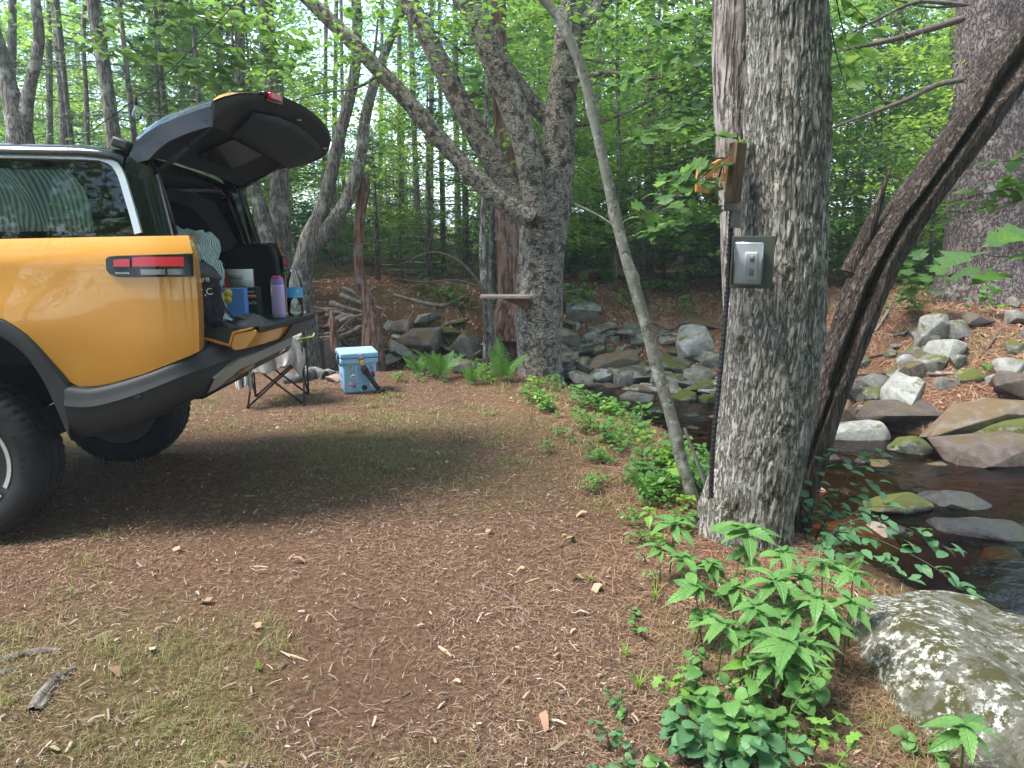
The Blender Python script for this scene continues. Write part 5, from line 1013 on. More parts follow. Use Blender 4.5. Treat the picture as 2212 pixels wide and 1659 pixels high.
o0 = outer[-1]; i0 = inner[-1]; o1 = np.stack([xt, hy, zt], -1); om = o0*.45+o1*.55; om[:, 2] += .012; lip = o1.copy(); lip[:, 2] -= .035; lip[:, 0] -= .004
im = i0*.45+lip*.55; im[:, 2] -= .022; im2 = i0*.15+lip*.85; im2[:, 2] -= .012; i00 = i0.copy(); i00[:, 2] -= .012
MB().grid(np.stack([o0, om, o1])).build('hatch_skin', PAINT, CAR, smooth=True)
e = o1.copy(); e[:, 2] -= .008; e[:, 0] += .003
MB().grid(np.stack([i00, im, im2, lip, e])).grid(np.stack([outer[-1][:1], i00[:1]])if False else np.stack([np.stack([o0[0], om[0], o1[0]]), np.stack([i00[0], im[0], lip[0]])])).grid(np.stack([np.stack([o0[-1], om[-1], o1[-1]]), np.stack([i00[-1], im[-1], lip[-1]])])).build('hatch_inner_frame', plain('hatch trim plastic', (.007, .008, .0095), .45), CAR, smooth=True, angle=30)
gp = np.array([[(i00[j]*(1-s)+im2[j]*s)+np.array([0, 0, -.018-.012*math.sin(math.pi*s)]) for j in range(3, 9)] for s in (.05, .25, .5, .75, .95)]); solid(MB().grid(gp).build('hatch_grey_panel', plain('hatch grey panel', (.014, .016, .018), .7), CAR, smooth=True), .012)
def on_lip(j, s, dz): return im2[j]*(1-s)+lip[j]*s+np.array([0, 0, dz])
p = (o1[3]+o1[4])/2; bl = MB().box((p[0]-.01, p[1], p[2]-.018), (.05, .15, .05), rz=1.15-math.pi/2, ry=.1).build('brake_lamp', GLOSSB, CAR, bevel=.006); MB().box((p[0]+.006, p[1]-.02, p[2]-.016), (.05, .09, .034), rz=1.15-math.pi/2).build('red_lens', REDL, bl, bevel=.004)
for j in (5, 8): q = on_lip(j, .2, -.012); MB().lathe([(0, -.004), (.014, -.003), (.016, .003)], tuple(q), 14).build('hatch_puck_lamp', SILVER, CAR, smooth=True)
for (y, x0, z0) in ((.225, 1.03, 1.86), (1.665, .86, 1.835)):
    a = np.array((x0, y, z0)); bb = np.array((1.285, y, 2.066)); MB().tube([a, a*.45+bb*.55], [.014, .014], 10).tube([a*.45+bb*.55, bb], [.009, .009], 10).build('hatch_strut', TRIMB, CAR, smooth=True)
# lowered tailgate
GY0, GY1 = .20, 1.70
def gsec(P, ys_, name, mat, **k): 
    G = np.array([[(x+dx, y, z+dz) for x, z in P] for y, dx, dz in ys_]); return MB().grid(G).build(name, mat, CAR, **k)
bow = [(GY0, 0, 0), (.26, .02, 0), (.4, .035, 0), (.7, .05, -.005), (.95, .055, -.008), (1.2, .05, -.012), (1.45, .03, -.02), (1.62, 0, -.03), (GY1, -.03, -.035)]
gsec([(1.12, 1.062), (1.28, 1.066), (1.40, 1.07), (1.462, 1.078), (1.472, 1.074), (1.472, 1.05), (1.44, 1.03)], bow, 'tailgate_liner', TRIMB, smooth=True, angle=35)
gsec([(1.13, 1.03), (1.20, 1.0), (1.30, .975), (1.34, .955), (1.40, .965), (1.43, 1.0), (1.46, 1.045)], [(y, dx, dz-.0) for y, dx, dz in bow], 'tailgate_skin', PAINT, smooth=True, angle=35)
gsec([(1.33, .95), (1.40, .955), (1.445, 1.0), (1.475, 1.05)], [(y, dx, dz-.004) for y, dx, dz in bow[3:]], 'tailgate_handle_trim', TRIMB, smooth=True, angle=35)
MB().prism([(1.12, 1.046), (1.25, 1.006), (1.314, .986), (1.336, 1.051), (1.438, 1.074), (1.44, 1.062), (1.344, 1.040), (1.322, .974), (1.25, .992), (1.12, 1.034)], GY0-.012, GY0+.03).build('tailgate_edge', PAINT, CAR)
MB().prism([(1.12, 1.066), (1.12, 1.04), (1.25, 1.0), (1.318, .980), (1.338, 1.046), (1.455, 1.070), (1.455, 1.076)], GY0+.004, GY0+.16).build('tailgate_end_tray', TRIMB, CAR, bevel=.008)
G = np.array([[(1.27+.20*s, .27+.24*t, 1.072+.06*math.sin(math.pi*min(1, max(0, s)))**.7*math.sin(math.pi*t)**.6) for t in np.linspace(0, 1, 10)] for s in np.linspace(0, 1, 14)]); MB().grid(G).build('tailgate_corner_block', mottled('block plastic', [(.03, .032, .036), (.045, .047, .052)], 30, .5, .1), CAR, smooth=True)
MB().tube([(1.19, .24, 1.16), (1.27, .23, 1.10)], [.004, .004], 8).tube([(1.27, .23, 1.10), (1.335, .222, 1.058)], [.013, .016], 10).tube([(1.325, .222, 1.05), (1.355, .222, 1.045)], [.02, .02], 12).build('tailgate_stay_cable', TRIMB, CAR, smooth=True)
MB().prism([(1.322, .972), (1.344, 1.04), (1.455, 1.060), (1.462, 1.045), (1.43, 1.0), (1.40, .962), (1.34, .952)], GY0-.004, GY0+.05).build('tailgate_end_cap', PAINT, CAR, bevel=.004)
# wheels
def wheel(cx, far):
    c = (cx+(.13 if far and cx == 0 else 0), CARW-.33 if far else .145, .418); s = 1 if far else -1
    prof = [(.27, .115), (.285, .130), (.30, .136), (.34, .140), (.375, .136), (.398, .122), (.410, .105), (.414, .092), (.408, .088), (.408, .080), (.417, .076), (.418, .045), (.410, .042), (.410, .032), (.418, .029), (.418, -.029), (.410, -.032), (.410, -.042), (.418, -.045), (.417, -.076), (.408, -.080), (.408, -.088), (.414, -.092), (.410, -.105), (.398, -.122), (.375, -.136), (.34, -.140), (.30, -.136), (.27, -.115)]
    seg = 168; V = []
    for i in range(seg):
        a = 2*math.pi*i/seg; cut = -.007 if i % 3 == 0 else 0
        for r, h in prof: V.append((c[0]+(r+(cut if r > .396 else 0))*math.cos(a), c[1]+h, c[2]+(r+(cut if r > .396 else 0))*math.sin(a)))
    n = len(prof); Fc = [(i*n+q, ((i+1) % seg)*n+q, ((i+1) % seg)*n+q+1, i*n+q+1) for i in range(seg) for q in range(n-1)]
    ty = MB().add(V, Fc).build('tyre', RUBBER, CAR, smooth=True, angle=30)
    rim = MB().lathe([(.272, s*.118), (.268, s*.100), (.25, s*.088), (.20, s*.085), (.09, s*.095), (.05, s*.10), (0, s*.10)], c, 64, 'Y').lathe([(.272, s*.118), (.262, -s*.12), (.05, -s*.10), (0, -s*.10)], c, 48, 'Y').build('rim', plain('dark wheel cover', (.02, .022, .025), .45), ty, smooth=True, angle=40)
    acc = []
    for q in range(5):
        a = np.linspace(math.radians(72*q-31), math.radians(72*q+31), 16); G = np.array([np.stack([c[0]+r*np.cos(a), np.full(16, c[1]+s*h), c[2]+r*np.sin(a)], -1) for r, h in ((.262, .100), (.260, .112), (.238, .108), (.236, .09))]); MB().grid(G).build('rim_accent', SILVER, rim, smooth=True, angle=30)
    if not far and cx == 0:
        for k, ch in enumerate('PIRELLI'):
            a = math.radians(24-k*6.5); o = link('lettering', text_mesh(ch, .042, .0012), RUBBER, ty); o.location = (c[0]+.335*math.cos(a), c[1]-.141, c[2]+.335*math.sin(a)); o.rotation_euler = (math.pi/2, -(a-math.pi/2), 0)
for cx in (0, -WB):
    for far in (False, True): wheel(cx, far)
# front of the vehicle (out of the photograph but there)
fx = np.linspace(-3.95, -2.25, 12); G = np.array([[(x, yy, belt(x)+.0+.05*math.sin(math.pi*(yy-.1)/(CARW-.2))) for yy in np.linspace(.1, CARW-.1, 11)] for x in fx]); MB().grid(G).build('bonnet', PAINT, CAR, smooth=True)
MB().box((-3.93, CARW/2, .98), (.14, CARW-.28, .66)).build('front_panel', TRIMB, CAR, bevel=.05)
G = np.array([[(-2.3+.42*t, yy, 1.44+.45*t) for yy in np.linspace(.14, CARW-.14, 9)] for t in np.linspace(0, 1, 5)]); MB().grid(G).build('windscreen', TINT, CAR, smooth=True)
# ================================================================ things on the tailgate and in the boot
CARM = Matrix.Translation(CAR.location) @ CAR.rotation_euler.to_matrix().to_4x4()
def car_thing(name, label, cat, x, y, z, rz=0.0, group=None):
    p = CARM @ Vector((x, y, z)); t = thing(name, label, cat, p, math.radians(4)+rz, group); t.rotation_euler = (CARM.to_3x3() @ Matrix.Rotation(rz, 3, 'Z')).to_euler(); return t
GZ1 = 1.068
t = car_thing('drink_bottle', 'lilac insulated bottle with purple cap and red lid on the tailgate', 'bottle', 1.395, .93, GZ1)
MB().lathe([(0, 0), (.036, 0), (.039, .004), (.040, .03), (.0405, .10), (.0405, .175), (.040, .19)], (0, 0, 0), 32).build('body', plain('lilac coating', (.46, .34, .60), .45), t, smooth=True, angle=50)
MB().lathe([(.040, .19), (.0405, .191), (.0405, .199), (.040, .20)], (0, 0, 0), 32).build('collar_ring', plain('pale lilac ring', (.50, .46, .70), .4), t, smooth=True)
MB().lathe([(.040, .20), (.0395, .215), (.036, .236), (.030, .245), (0, .246)], (0, 0, 0), 32).build('cap', plain('purple cap', (.22, .15, .42), .4), t, smooth=True)
MB().box((.0, -.012, .246), (.044, .05, .016)).build('flip_lid', plain('red flip lid', (.62, .05, .09), .4), t, bevel=.006)
MB().prism([(-.036, .135), (-.030, .135), (-.024, .155), (-.026, .185), (-.034, .188)], -.0285, -.022).build('logo', plain('white logo', (.7, .7, .8), .6), t)
t = car_thing('water_jug', 'clear plastic water jug with a blue label behind the lilac bottle', 'jug', 1.475, 1.02, GZ1)
MB().lathe([(0, .002), (.040, .0), (.046, .006), (.047, .03), (.0455, .035), (.047, .04), (.047, .065), (.0455, .07), (.047, .075), (.0475, .19), (.046, .205), (.038, .235), (.028, .262), (.022, .275), (.021, .285), (.030, .288), (.031, .293), (.022, .297)], (0, 0, 0), 36).build('body', clearmat('clear jug plastic', (.97, .98, .985), .03), t, smooth=True)
MB().lathe([(0, .006), (.0435, .007), (.0445, .03), (.0445, .118), (0, .118)], (0, 0, 0), 30).build('water', clearmat('jug water', (.93, .96, .965), .01), t, smooth=True)
MB().lathe([(.0482, .118), (.0485, .12), (.0485, .178), (.0482, .18)], (0, 0, 0), 40).build('paper_label', mottled('blue label', [(.02, .22, .55), (.05, .36, .68), (.12, .45, .75)], 25, .5, .05), t, smooth=True)
MB().box((.026, -.0425, .15), (.018, .002, .024), rz=.55).build('barcode_patch', WHITE, t)
for k in range(4): MB().box((.0205+.0036*k, -.0463+.0022*k, .15), (.0014, .002, .02), rz=.55).build('barcode_bar', DARKIN, t)
t = car_thing('lemon_drink_carton', 'blue and cream drink carton with lemons printed on it in the boot', 'carton', 1.225, .56, 1.072, .12)
MB().box((0, 0, .095), (.165, .12, .19)).build('carton', plain('blue carton', (.06, .19, .52), .5), t, bevel=.003)
MB().box((-.046, -.0605, .085), (.068, .002, .165)).build('cream_panel', plain('cream panel', (.55, .48, .30), .6), t)
for (x, z, r) in [(.0, .165, .022), (-.002, .128, .02)]: MB().lathe([(0, -.002), (r, -.0015), (r*1.02, 0)], (x, -.062, z), 20, 'Y').build('lemon_print', plain('lemon yellow', (.75, .55, .05), .6), t)
for bo, x, z, s in (('drift', -.035, .055, .045), ('tea', -.012, .035, .04)): lettering(bo, s, plain('dark green ink', (.01, .04, .025), .6), t, (x-.015, -.0625, z+.02), (math.pi/2, -math.pi/2, 0))
t = car_thing('black_box', 'black speaker carton with white lettering beside the blue carton', 'box', 1.225, .93, GZ1+.005, .0)
MB().box((0, 0, .09), (.105, .10, .18)).build('carton', plain('black carton', (.012, .012, .014), .5), t, bevel=.002)
MB().box((.016, -.0505, .128), (.07, .002, .017)).build('orange_band', plain('salmon print', (.55, .19, .10), .6), t)
lettering('JOULLE', .034, WHITE, t, (-.034, -.0515, .085), (math.pi/2, -math.pi/2, 0)); lettering("Qul'St", .026, WHITE, t, (.02, -.0515, .088), (math.pi/2, 0, 0))
for k in range(9): MB().box((-.036+.0095*k, -.0505, .155), (.005, .002, .006), ry=-.5).build('dash_print', WHITE, t)
t = car_thing('red_box', 'red and white carton standing behind the black carton', 'box', 1.03, 1.32, 1.25, .25)
MB().box((0, 0, .05), (.22, .16, .12)).build('carton', plain('red carton', (.45, .035, .04), .5), t, bevel=.003); MB().prism([(-.02, -.012), (.11, -.012), (.11, .111), (-.055, .111)], -.0825, -.08).build('white_panel', WHITE, t); MB().box((.0, -.084, .06), (.09, .003, .03)).build('print_band', plain('grey print', (.35, .33, .3), .6), t)
t = car_thing('storage_bin', 'black storage bin under the red carton in the boot', 'bin', 1.0, 1.34, 1.02, .2); MB().box((0, 0, .11), (.34, .24, .22)).build('tub', DARKIN, t, bevel=.01)
# striped bedding
def lump(name, c, s, mat, seed, amp=.22, rot=0.0, freq=1.6, base=ICO5):
    V, Fa = base; V = V.copy(); V = V*(1+amp*fbm(V[:, 0]*freq, V[:, 1]*freq, V[:, 2]*freq, seed, 4))[:, None]; V[:, 2] = np.where(V[:, 2] < -.45, -.45, V[:, 2])
    return V*np.array(s), Fa
sm, nt, b = nodemat('ticking stripe cloth'); L = nt.links.new; tc = N(nt, 'ShaderNodeTexCoord'); no = N(nt, 'ShaderNodeTexNoise', Scale=6, Detail=2); L(tc.outputs['Object'], no.inputs['Vector']); mxv = N(nt, 'ShaderNodeMixRGB', blend_type='ADD'); mxv.inputs[0].default_value = .10; L(tc.outputs['Object'], mxv.inputs[1]); L(no.outputs['Color'], mxv.inputs[2])
wv = N(nt, 'ShaderNodeTexWave', Scale=28, wave_type='BANDS', bands_direction='DIAGONAL'); L(mxv.outputs[0], wv.inputs['Vector']); r = N(nt, 'ShaderNodeValToRGB'); r.color_ramp.elements[0].position = .45; r.color_ramp.elements[1].position = .6; r.color_ramp.elements[0].color = (.10, .15, .14, 1); r.color_ramp.elements[1].color = (.42, .50, .49, 1); L(wv.outputs['Fac'], r.inputs['Fac']); L(r.outputs['Color'], b.inputs['Base Color']); b.inputs['Roughness'].default_value = .95
V, Fa = lump('b', 0, (.19, .24, .24), sm, 4, .3); o = link('striped_bedding', np_mesh('striped_bedding', V, Fa, True), sm); o.matrix_world = CARM @ Matrix.Translation((.98, .60, 1.33)) @ Matrix.Rotation(.35, 4, 'Y'); tag(o, 'bundle of grey and white striped bedding spilling from the boot', 'bedding')
nv = mottled('dark navy cloth', [(.012, .012, .018), (.03, .03, .038)], 30, .95, .3, 200)
t = car_thing('dark_jacket', 'dark navy jacket and cap with white script beside the taillight', 'jacket', 1.12, .30, 1.05)
V, Fa = lump('j', 0, (.13, .14, .24), nv, 8, .28); o = link('cloth', np_mesh('cloth', V, Fa, True), nv, t); o.location = (0, 0, .13)
V, Fa = lump('j', 0, (.085, .12, .05), nv, 3, .15); o = link('cap', np_mesh('cap', V, Fa, True), mottled('charcoal cap', [(.03, .03, .034), (.05, .05, .055)], 30, .9), t); o.location = (.06, .0, .30); o.rotation_euler = (0, .55, 0)
lettering('ure', .045, WHITE, t, (.105, -.150, .27), (math.pi/2, -.15, .1)); lettering('T,C', .048, WHITE, t, (.11, -.150, .205), (math.pi/2, -.15, .1))
V, Fa = lump('w', 0, (.085, .07, .035), WHITE, 14, .5, freq=2.5); o = link('crumpled_cloth', np_mesh('crumpled_cloth', V, Fa, True), mottled('white patterned cloth', [(.35, .36, .38), (.55, .56, .58)], 40, .9)); o.matrix_world = CARM @ Matrix.Translation((1.17, .42, 1.12)) @ Matrix.Rotation(.5, 4, 'Y'); tag(o, 'crumpled white cloth lying on the boot floor edge', 'cloth')
t = car_thing('phone_charger', 'flat black phone and coiled cable lying on the tailgate', 'charger', 1.335, .96, GZ1); MB().box((0, 0, .006), (.075, .12, .012), rz=.3).build('slab', DARKIN, t, bevel=.003); MB().tube([(-.02, -.03, .01), (-.05, -.02, .012), (-.055, .02, .03), (-.03, .03, .012)], [.003]*4, 6).build('cable', DARKIN, t, smooth=True)
t = car_thing('black_cable', 'thick black cable looping from the jacket to the tailgate corner', 'cable', 1.19, .36, 1.2); q, _ = spline(np.array([(-.0, -.02, .11), (.03, -.03, .09), (.06, -.04, .02), (.09, -.05, -.05), (.13, -.06, -.085), (.16, -.06, -.09)]), .01); MB().tube(q, .0045, 8).build('cable', DARKIN, t, smooth=True); MB().box((.165, -.06, -.082), (.05, .012, .012), ry=.6).build('plug', plain('plug', (.05, .05, .055), .4), t, bevel=.003)
t = car_thing('folding_knife_case', 'small black pouch standing in front of the blue carton', 'pouch', 1.19, .70, GZ1-.02); V, Fa = lump('p', 0, (.045, .04, .05), DARKIN, 21, .2); o = link('pouch', np_mesh('pouch', V, Fa, True), DARKIN, t); o.location = (0, 0, .03)

# ================================================================ camp chair with towel
CH = on_z(600, 868, 0); CH = np.array([CH[0], CH[1]+.05, tz(CH[0], CH[1])])
t = thing('camp_chair', 'folding camp chair with crossed black legs and green seat behind the truck', 'chair', CH, .18)
FR = plain('black powder-coated tube', (.012, .012, .014), .45); hw, hd = .245, .21
def leg(a, b_): MB().tube([a, b_], [.0095, .0095], 8).build('leg', FR, t, smooth=True)
F4 = [(-hw, -hd, .01), (hw, -hd, .01), (hw, hd, .01), (-hw, hd, .01)]; T4 = [(-hw*.92, -hd*.9, .42), (hw*.92, -hd*.9, .42), (hw*.92, hd*.9, .42), (-hw*.92, hd*.9, .42)]
for i in range(4):
    j = (i+1) % 4; leg(F4[i], T4[j]); leg(F4[j], T4[i])
for i, (x, y, z) in enumerate(F4): MB().lathe([(0, -.012), (.016, -.012), (.018, 0), (.012, .014)], (x, y, z), 12).build('foot', FR, t, smooth=True)
for sx in (-1, 1): MB().tube([(sx*hw, hd, .02), (sx*hw*1.02, hd*1.05, .45), (sx*hw*1.05, hd*1.25, .82)], [.009]*3, 8).build('back_post', FR, t, smooth=True); MB().tube([(sx*hw*1.02, -hd, .40), (sx*hw*1.05, -hd*1.0, .60)], [.009]*2, 8).build('arm_post', FR, t, smooth=True)
GRN = mottled('green canvas', [(.035, .07, .015), (.06, .11, .025)], 25, .85)
G = np.array([[(hw*.95*(2*u-1), hd*.95*(2*v-1), .43-.05*math.sin(math.pi*u)*math.sin(math.pi*v)) for u in np.linspace(0, 1, 10)] for v in np.linspace(0, 1, 8)]); solid(MB().grid(G).build('seat', GRN, t, smooth=True), .006)
G = np.array([[(hw*1.03*(2*u-1), hd*1.1+.05*v+.03*math.sin(math.pi*u), .46+.34*v) for u in np.linspace(0, 1, 10)] for v in np.linspace(0, 1, 8)]); solid(MB().grid(G).build('backrest', GRN, t, smooth=True), .006)
MB().tube([(hw*.9, -hd*1.1, .615), (hw*1.4, -hd*.2, .61), (hw*1.35, hd, .605)], [.009, .009, .008], 8).build('armrest', plain('lime webbing', (.30, .38, .09), .8), t, smooth=True)
# towel
tw = mottled('grey terry towel', [(.36, .35, .34), (.45, .44, .43), (.53, .52, .51)], 60, 1.0, .8, 500, bdist=.006)
nu, nv_ = 40, 36; G = np.zeros((nv_, nu, 3))
for i in range(nv_):
    for j in range(nu):
        u = j/(nu-1); v = i/(nv_-1); fold = .022*math.sin(u*15+1.2*v)+.014*math.sin(u*31+2); x = -.20+.46*u; L_ = .30+.05*math.sin(u*4.2+.8)+.16*max(0, u-.75)*4
        if v < .35: p = (x, -.20+.36*(1-v/.35)*.6, .70+.015*math.sin(u*9)-.06*(v/.35)**3)
        else:
            w = (v-.35)/.65; p = (x+.02*math.sin(6*w+u*5), -.215-.025*w+fold*(.4+w), .64-L_*w*.92)
        G[i, j] = p
ob = MB().grid(G).build('towel', tw, None, smooth=True); solid(ob, .008, 0); ob.location = CH; ob.rotation_euler = (0, 0, .18); tag(ob, 'grey terry towel draped over the camp chair', 'towel')
G2 = G.copy(); G2[:, :, 0] = G2[:, :, 0]*.28-.27; G2[:, :, 2] = .10+(G2[:, :, 2]-.14)*.5; G2[:, :, 1] += -.03
ob = MB().grid(G2).build('hand_towel', tw, None, smooth=True); solid(ob, .008, 0); ob.location = CH; ob.rotation_euler = (0, 0, .18); tag(ob, 'frayed corner of a small grey cloth hanging low off the chair', 'cloth')

# ================================================================ cooler
CO = on_z(766, 854, 0); CO[2] = tz(CO[0], CO[1]+.15)
t = thing('cooler', 'pale blue hard cooler plastered with stickers, black shoulder strap hanging', 'cooler', (CO[0], CO[1]+.17, CO[2]), math.radians(20))
BLU = mottled('sky blue rotomoulded plastic', [(.24, .47, .72), (.29, .53, .78)], 7, .45, .05, 300, spec=.4); w, d, h = .335, .33, .355
MB().box((0, 0, h/2), (w, d, h), taper=.90).build('tub', BLU, t, bevel=.022)
MB().box((0, 0, h-.035), (w+.022, d+.022, .05)).build('rim_band', BLU, t, bevel=.008)
MB().box((0, 0, h+.022), (w+.03, d+.03, .060)).build('lid', BLU, t, bevel=.016)
MB().box((0, 0, h-.008), (w+.012, d+.012, .006)).build('lid_seal', FR, t)
for s in (-1, 1): MB().box((s*.055+.02, -d/2+.008, h*.42), (.014, .022, h*.76), rx=.05).build('front_rib', BLU, t, bevel=.004)
MB().box((.02, -d/2+.003, h*.44), (.10, .012, h*.72), rx=.05).build('front_recess', plain('recess blue', (.20, .42, .68), .5), t, bevel=.003)
for y in (-.09, .03):
    la = MB().box((-w/2-.014, y, h+.0), (.012, .03, .085)).build('latch', FR, t, bevel=.003); MB().box((-w/2-.002, y, h-.075), (.014, .034, .03)).build('latch_keeper', FR, la, bevel=.003)
MB().box((.02, -d/2-.012, h-.012), (.05, .022, .03)).build('strap_anchor', plain('anchor grey', (.12, .17, .17), .5), t, bevel=.004)
MB().box((.025, -d/2-.018, h-.052), (.036, .016, .048)).build('yellow_buckle', plain('orange yellow clip', (.75, .34, .02), .45), t, bevel=.004)
q, _ = spline(np.array([(.03, -d/2-.02, h-.085), (.05, -d/2-.03, h-.13), (.085, -d/2-.04, .17), (.14, -d/2-.05, .08), (.195, -d/2-.05, .015)]), .015); T = np.gradient(q, axis=0); T /= np.linalg.norm(T, axis=1)[:, None]; sd = np.cross(T, (0, -1, .1)); wds = np.interp(np.linspace(0, 1, len(q)), [0, .12, .3, 1], [.024, .036, .024, .020])[:, None]
ob = MB().grid(np.stack([q-sd*wds, q+sd*wds])).build('shoulder_strap', nv, t, smooth=True); solid(ob, .012, 0); MB().box((.195, -d/2-.04, .02), (.07, .04, .035), ry=-.8).build('strap_end', FR, t, bevel=.005); MB().box((.12, -d/2-.052, .11), (.05, .016, .012), ry=.95).build('strap_slider', FR, t, bevel=.003)
ob = MB().lathe([(0, -.020), (.024, -.019), (.028, -.012), (.028, .012)], (.04, -d/2+.012, .055), 20, 'Y').build('drain_plug', FR, t, smooth=True, angle=40); MB().box((.035, -d/2+.008, .062), (.085, .012, .09)).build('drain_housing', BLU, t, bevel=.006)
def sticker(x, z, poly, col, face='front', dz=0.0):
    m_ = plain('sticker print', col, .45); k = 1-(h-z)/h*.10
    if face == 'front': o = MB().prism(poly, -.0008, .0008).build('sticker', m_, t); o.location = (x*k, -d/2*(.90+.10*z/h)-.003-dz, z); o.rotation_euler = (math.atan(d*.05/h)*1.0, 0, 0)
    else: o = MB().prism(poly, -.0008, .0008).build('sticker', m_, t); o.location = (-w/2*(.90+.10*z/h)-.003-dz, x, z); o.rotation_euler = (math.atan(w*.05/h), 0, -math.pi/2)
def disc(r, n=20): return [(r*math.cos(2*math.pi*i/n), r*math.sin(2*math.pi*i/n)) for i in range(n)]
def rect(a, b_): return [(-a, -b_), (a, -b_), (a, b_), (-a, b_)]
sticker(-.09, .26, [(-.028, .012), (-.012, .026), (.0, .008), (.024, -.004), (.03, .012), (.022, -.018), (.004, -.022), (-.014, -.006)], (.62, .55, .38)); sticker(-.083, .265, disc(.008, 10), (.30, .22, .12), dz=.0015)
sticker(-.085, .205, disc(.008), (.12, .30, .40)); sticker(-.065, .165, disc(.030), (.78, .78, .78)); sticker(-.065, .167, [(-.018, -.004), (-.016, .010), (-.006, .012), (0, .004), (.006, .012), (.016, .010), (.018, -.004), (.012, .004), (.0, -.010), (-.012, .004)], (.08, .08, .1), dz=.0015)
sticker(-.098, .09, [(-.012, -.014), (.010, -.016), (.012, .012), (0, .02), (-.012, .014)], (.75, .22, .38)); sticker(-.058, .085, [(-.02, -.024), (.02, -.022), (.014, -.006), (.012, .022), (-.010, .024), (-.014, -.004)], (.50, .05, .10)); sticker(-.058, .085, rect(.011, .008), (.10, .18, .28), dz=.0015)
sticker(.02, .195, [(-.026, -.014), (.026, -.014), (.022, .016), (0, .026), (-.022, .016)], (.60, .62, .68), dz=.006); sticker(.02, .19, [(-.004, -.006), (.004, -.006), (.0, .02)], (.05, .06, .08), dz=.0075); sticker(.02, .165, rect(.024, .007), (.10, .25, .35), dz=.006)
sticker(.125, .26, rect(.012, .022), (.45, .42, .40)); sticker(.13, .19, [(-.022, .012), (.006, .026), (.022, .018), (.022, -.036), (-.004, -.032), (-.006, .004)], (.52, .02, .06)); sticker(.12, .075, [(-.022, .03), (.012, .028), (.022, -.03), (-.02, -.03)], (.68, .68, .70))
o = MB().box((.02, -d/2-.0155, h+.027), (.045, .0016, .010)).build('sticker', plain('salmon badge', (.70, .28, .20), .5), t)
for (y, z, c, pl_) in [(.05, .16, (.50, .06, .07), rect(.014, .009)), (-.07, .18, (.22, .26, .17), [(-.02, -.03), (.02, -.02), (.012, .034), (-.014, .03)]), (-.06, .11, (.30, .22, .12), [(-.018, -.03), (.02, -.026), (.012, .03), (-.02, .026)]), (.02, .07, (.33, .20, .09), [(-.014, -.03), (.016, -.03), (.008, .034), (-.012, .03)]), (-.09, .055, (.36, .20, .06), [(-.012, -.04), (.018, -.04), (.012, .05), (-.01, .045)])]: sticker(y, z, pl_, c, 'side')

# ================================================================ on the trees
t = thing('plank_shelf', 'small plank shelf on a bracket fixed to the birch trunk', 'shelf', at(1092, 640, 7.55)); WD = mottled('weathered plank', [(.17, .12, .10), (.30, .23, .20), (.40, .33, .30)], 6, .85, .5, 40, (1, 6, 6))
MB().box((0, -.02, .0), (.53, .22, .032), ry=.0).build('plank', WD, t, bevel=.006); MB().prism([(.24, -.016), (-.06, -.016), (.02, -.045), (.16, -.11), (.25, -.14)], -.05, -.01).build('bracket', mottled('brown bracket', [(.10, .055, .03), (.17, .10, .06)], 20, .8), t, bevel=.004)
P0 = at(1625, 567, 3.255); t = thing('outlet_box', 'weatherproof outlet box with a clear bubble cover on an olive plate', 'outlet box', P0, math.radians(-14)); k = m_per_px(P0)
OLV = plain('olive paint', (.055, .066, .052), .5)
MB().box((0, .012, 0), (88*k, .014, 112*k)).build('mounting_plate', OLV, t, bevel=.002)
R30 = math.radians(-14); bx = Matrix.Rotation(R30, 3, 'Z')
MB().box((-.012, -.022, -.005), (.115, .055, .175), rz=R30).build('box_body', plain('dark green box', (.022, .032, .032), .45), t, bevel=.006)
cl = MB().box((-.024, -.068, -.002), (.128, .05, .195), rz=R30).build('clear_cover', clearmat('clear cover', (.90, .93, .95), .10, .06), t, bevel=.012)
MB().box((-.018, -.052, -.002), (.118, .012, .182), rz=R30).build('cover_rim', plain('translucent rim', (.42, .45, .48), .3), t, bevel=.004)
MB().box((-.010, -.062, -.012), (.055, .012, .12), rz=R30).build('white_socket_plate', plain('white socket', (.62, .64, .66), .35), t, bevel=.006); MB().box((-.006, -.069, .02), (.02, .004, .03), rz=R30).build('socket', plain('socket grey', (.3, .31, .33), .4), t); MB().box((-.006, -.069, -.04), (.02, .004, .03), rz=R30).build('socket', plain('socket grey', (.3, .31, .33), .4), t)
q, _ = trunk_path([(1580, 452, 11), (1577, 520, 11), (1572, 620, 11), (1562, 740, 11), (1550, 860, 11), (1541, 950, 12), (1537, 1030, 12), (1536, 1075, 12)], [3.38, 3.38, 3.36, 3.32, 3.28, 3.26, 3.25, 3.25], .006)
def ribs(rr, th, L, T, A, B): return rr*(1+.11*np.sign(np.sin(L*math.pi*2/.022)))[:, None]
V, Fa = tube_arrays(q, .0115, 12, fn=ribs); o = link('conduit', np_mesh('conduit', V, Fa, True), plain('black ribbed conduit', (.012, .012, .014), .4)); tag(o, 'black ribbed conduit running down the big tree to the ground', 'conduit')
P0 = at(1589, 374, 3.36); t = thing('brown_board', 'dark brown wooden board hanging upright on the big tree', 'board', P0, .25); k = m_per_px(P0)
MB().box((0, 0, 0), (26*k, .055, 127*k), ry=.045).build('board', mottled('varnished board', [(.05, .028, .016), (.10, .056, .032), (.14, .085, .05)], 5, .5, .2, 60, (6, 6, 1)), t, bevel=.006)
q = np.array([(.005, 0, 63*k), (-.002, .0, 63*k+.03), (-.015, .01, 63*k+.06)]); MB().tube(q, .0022, 6).build('hanging_wire', DARKIN, t)
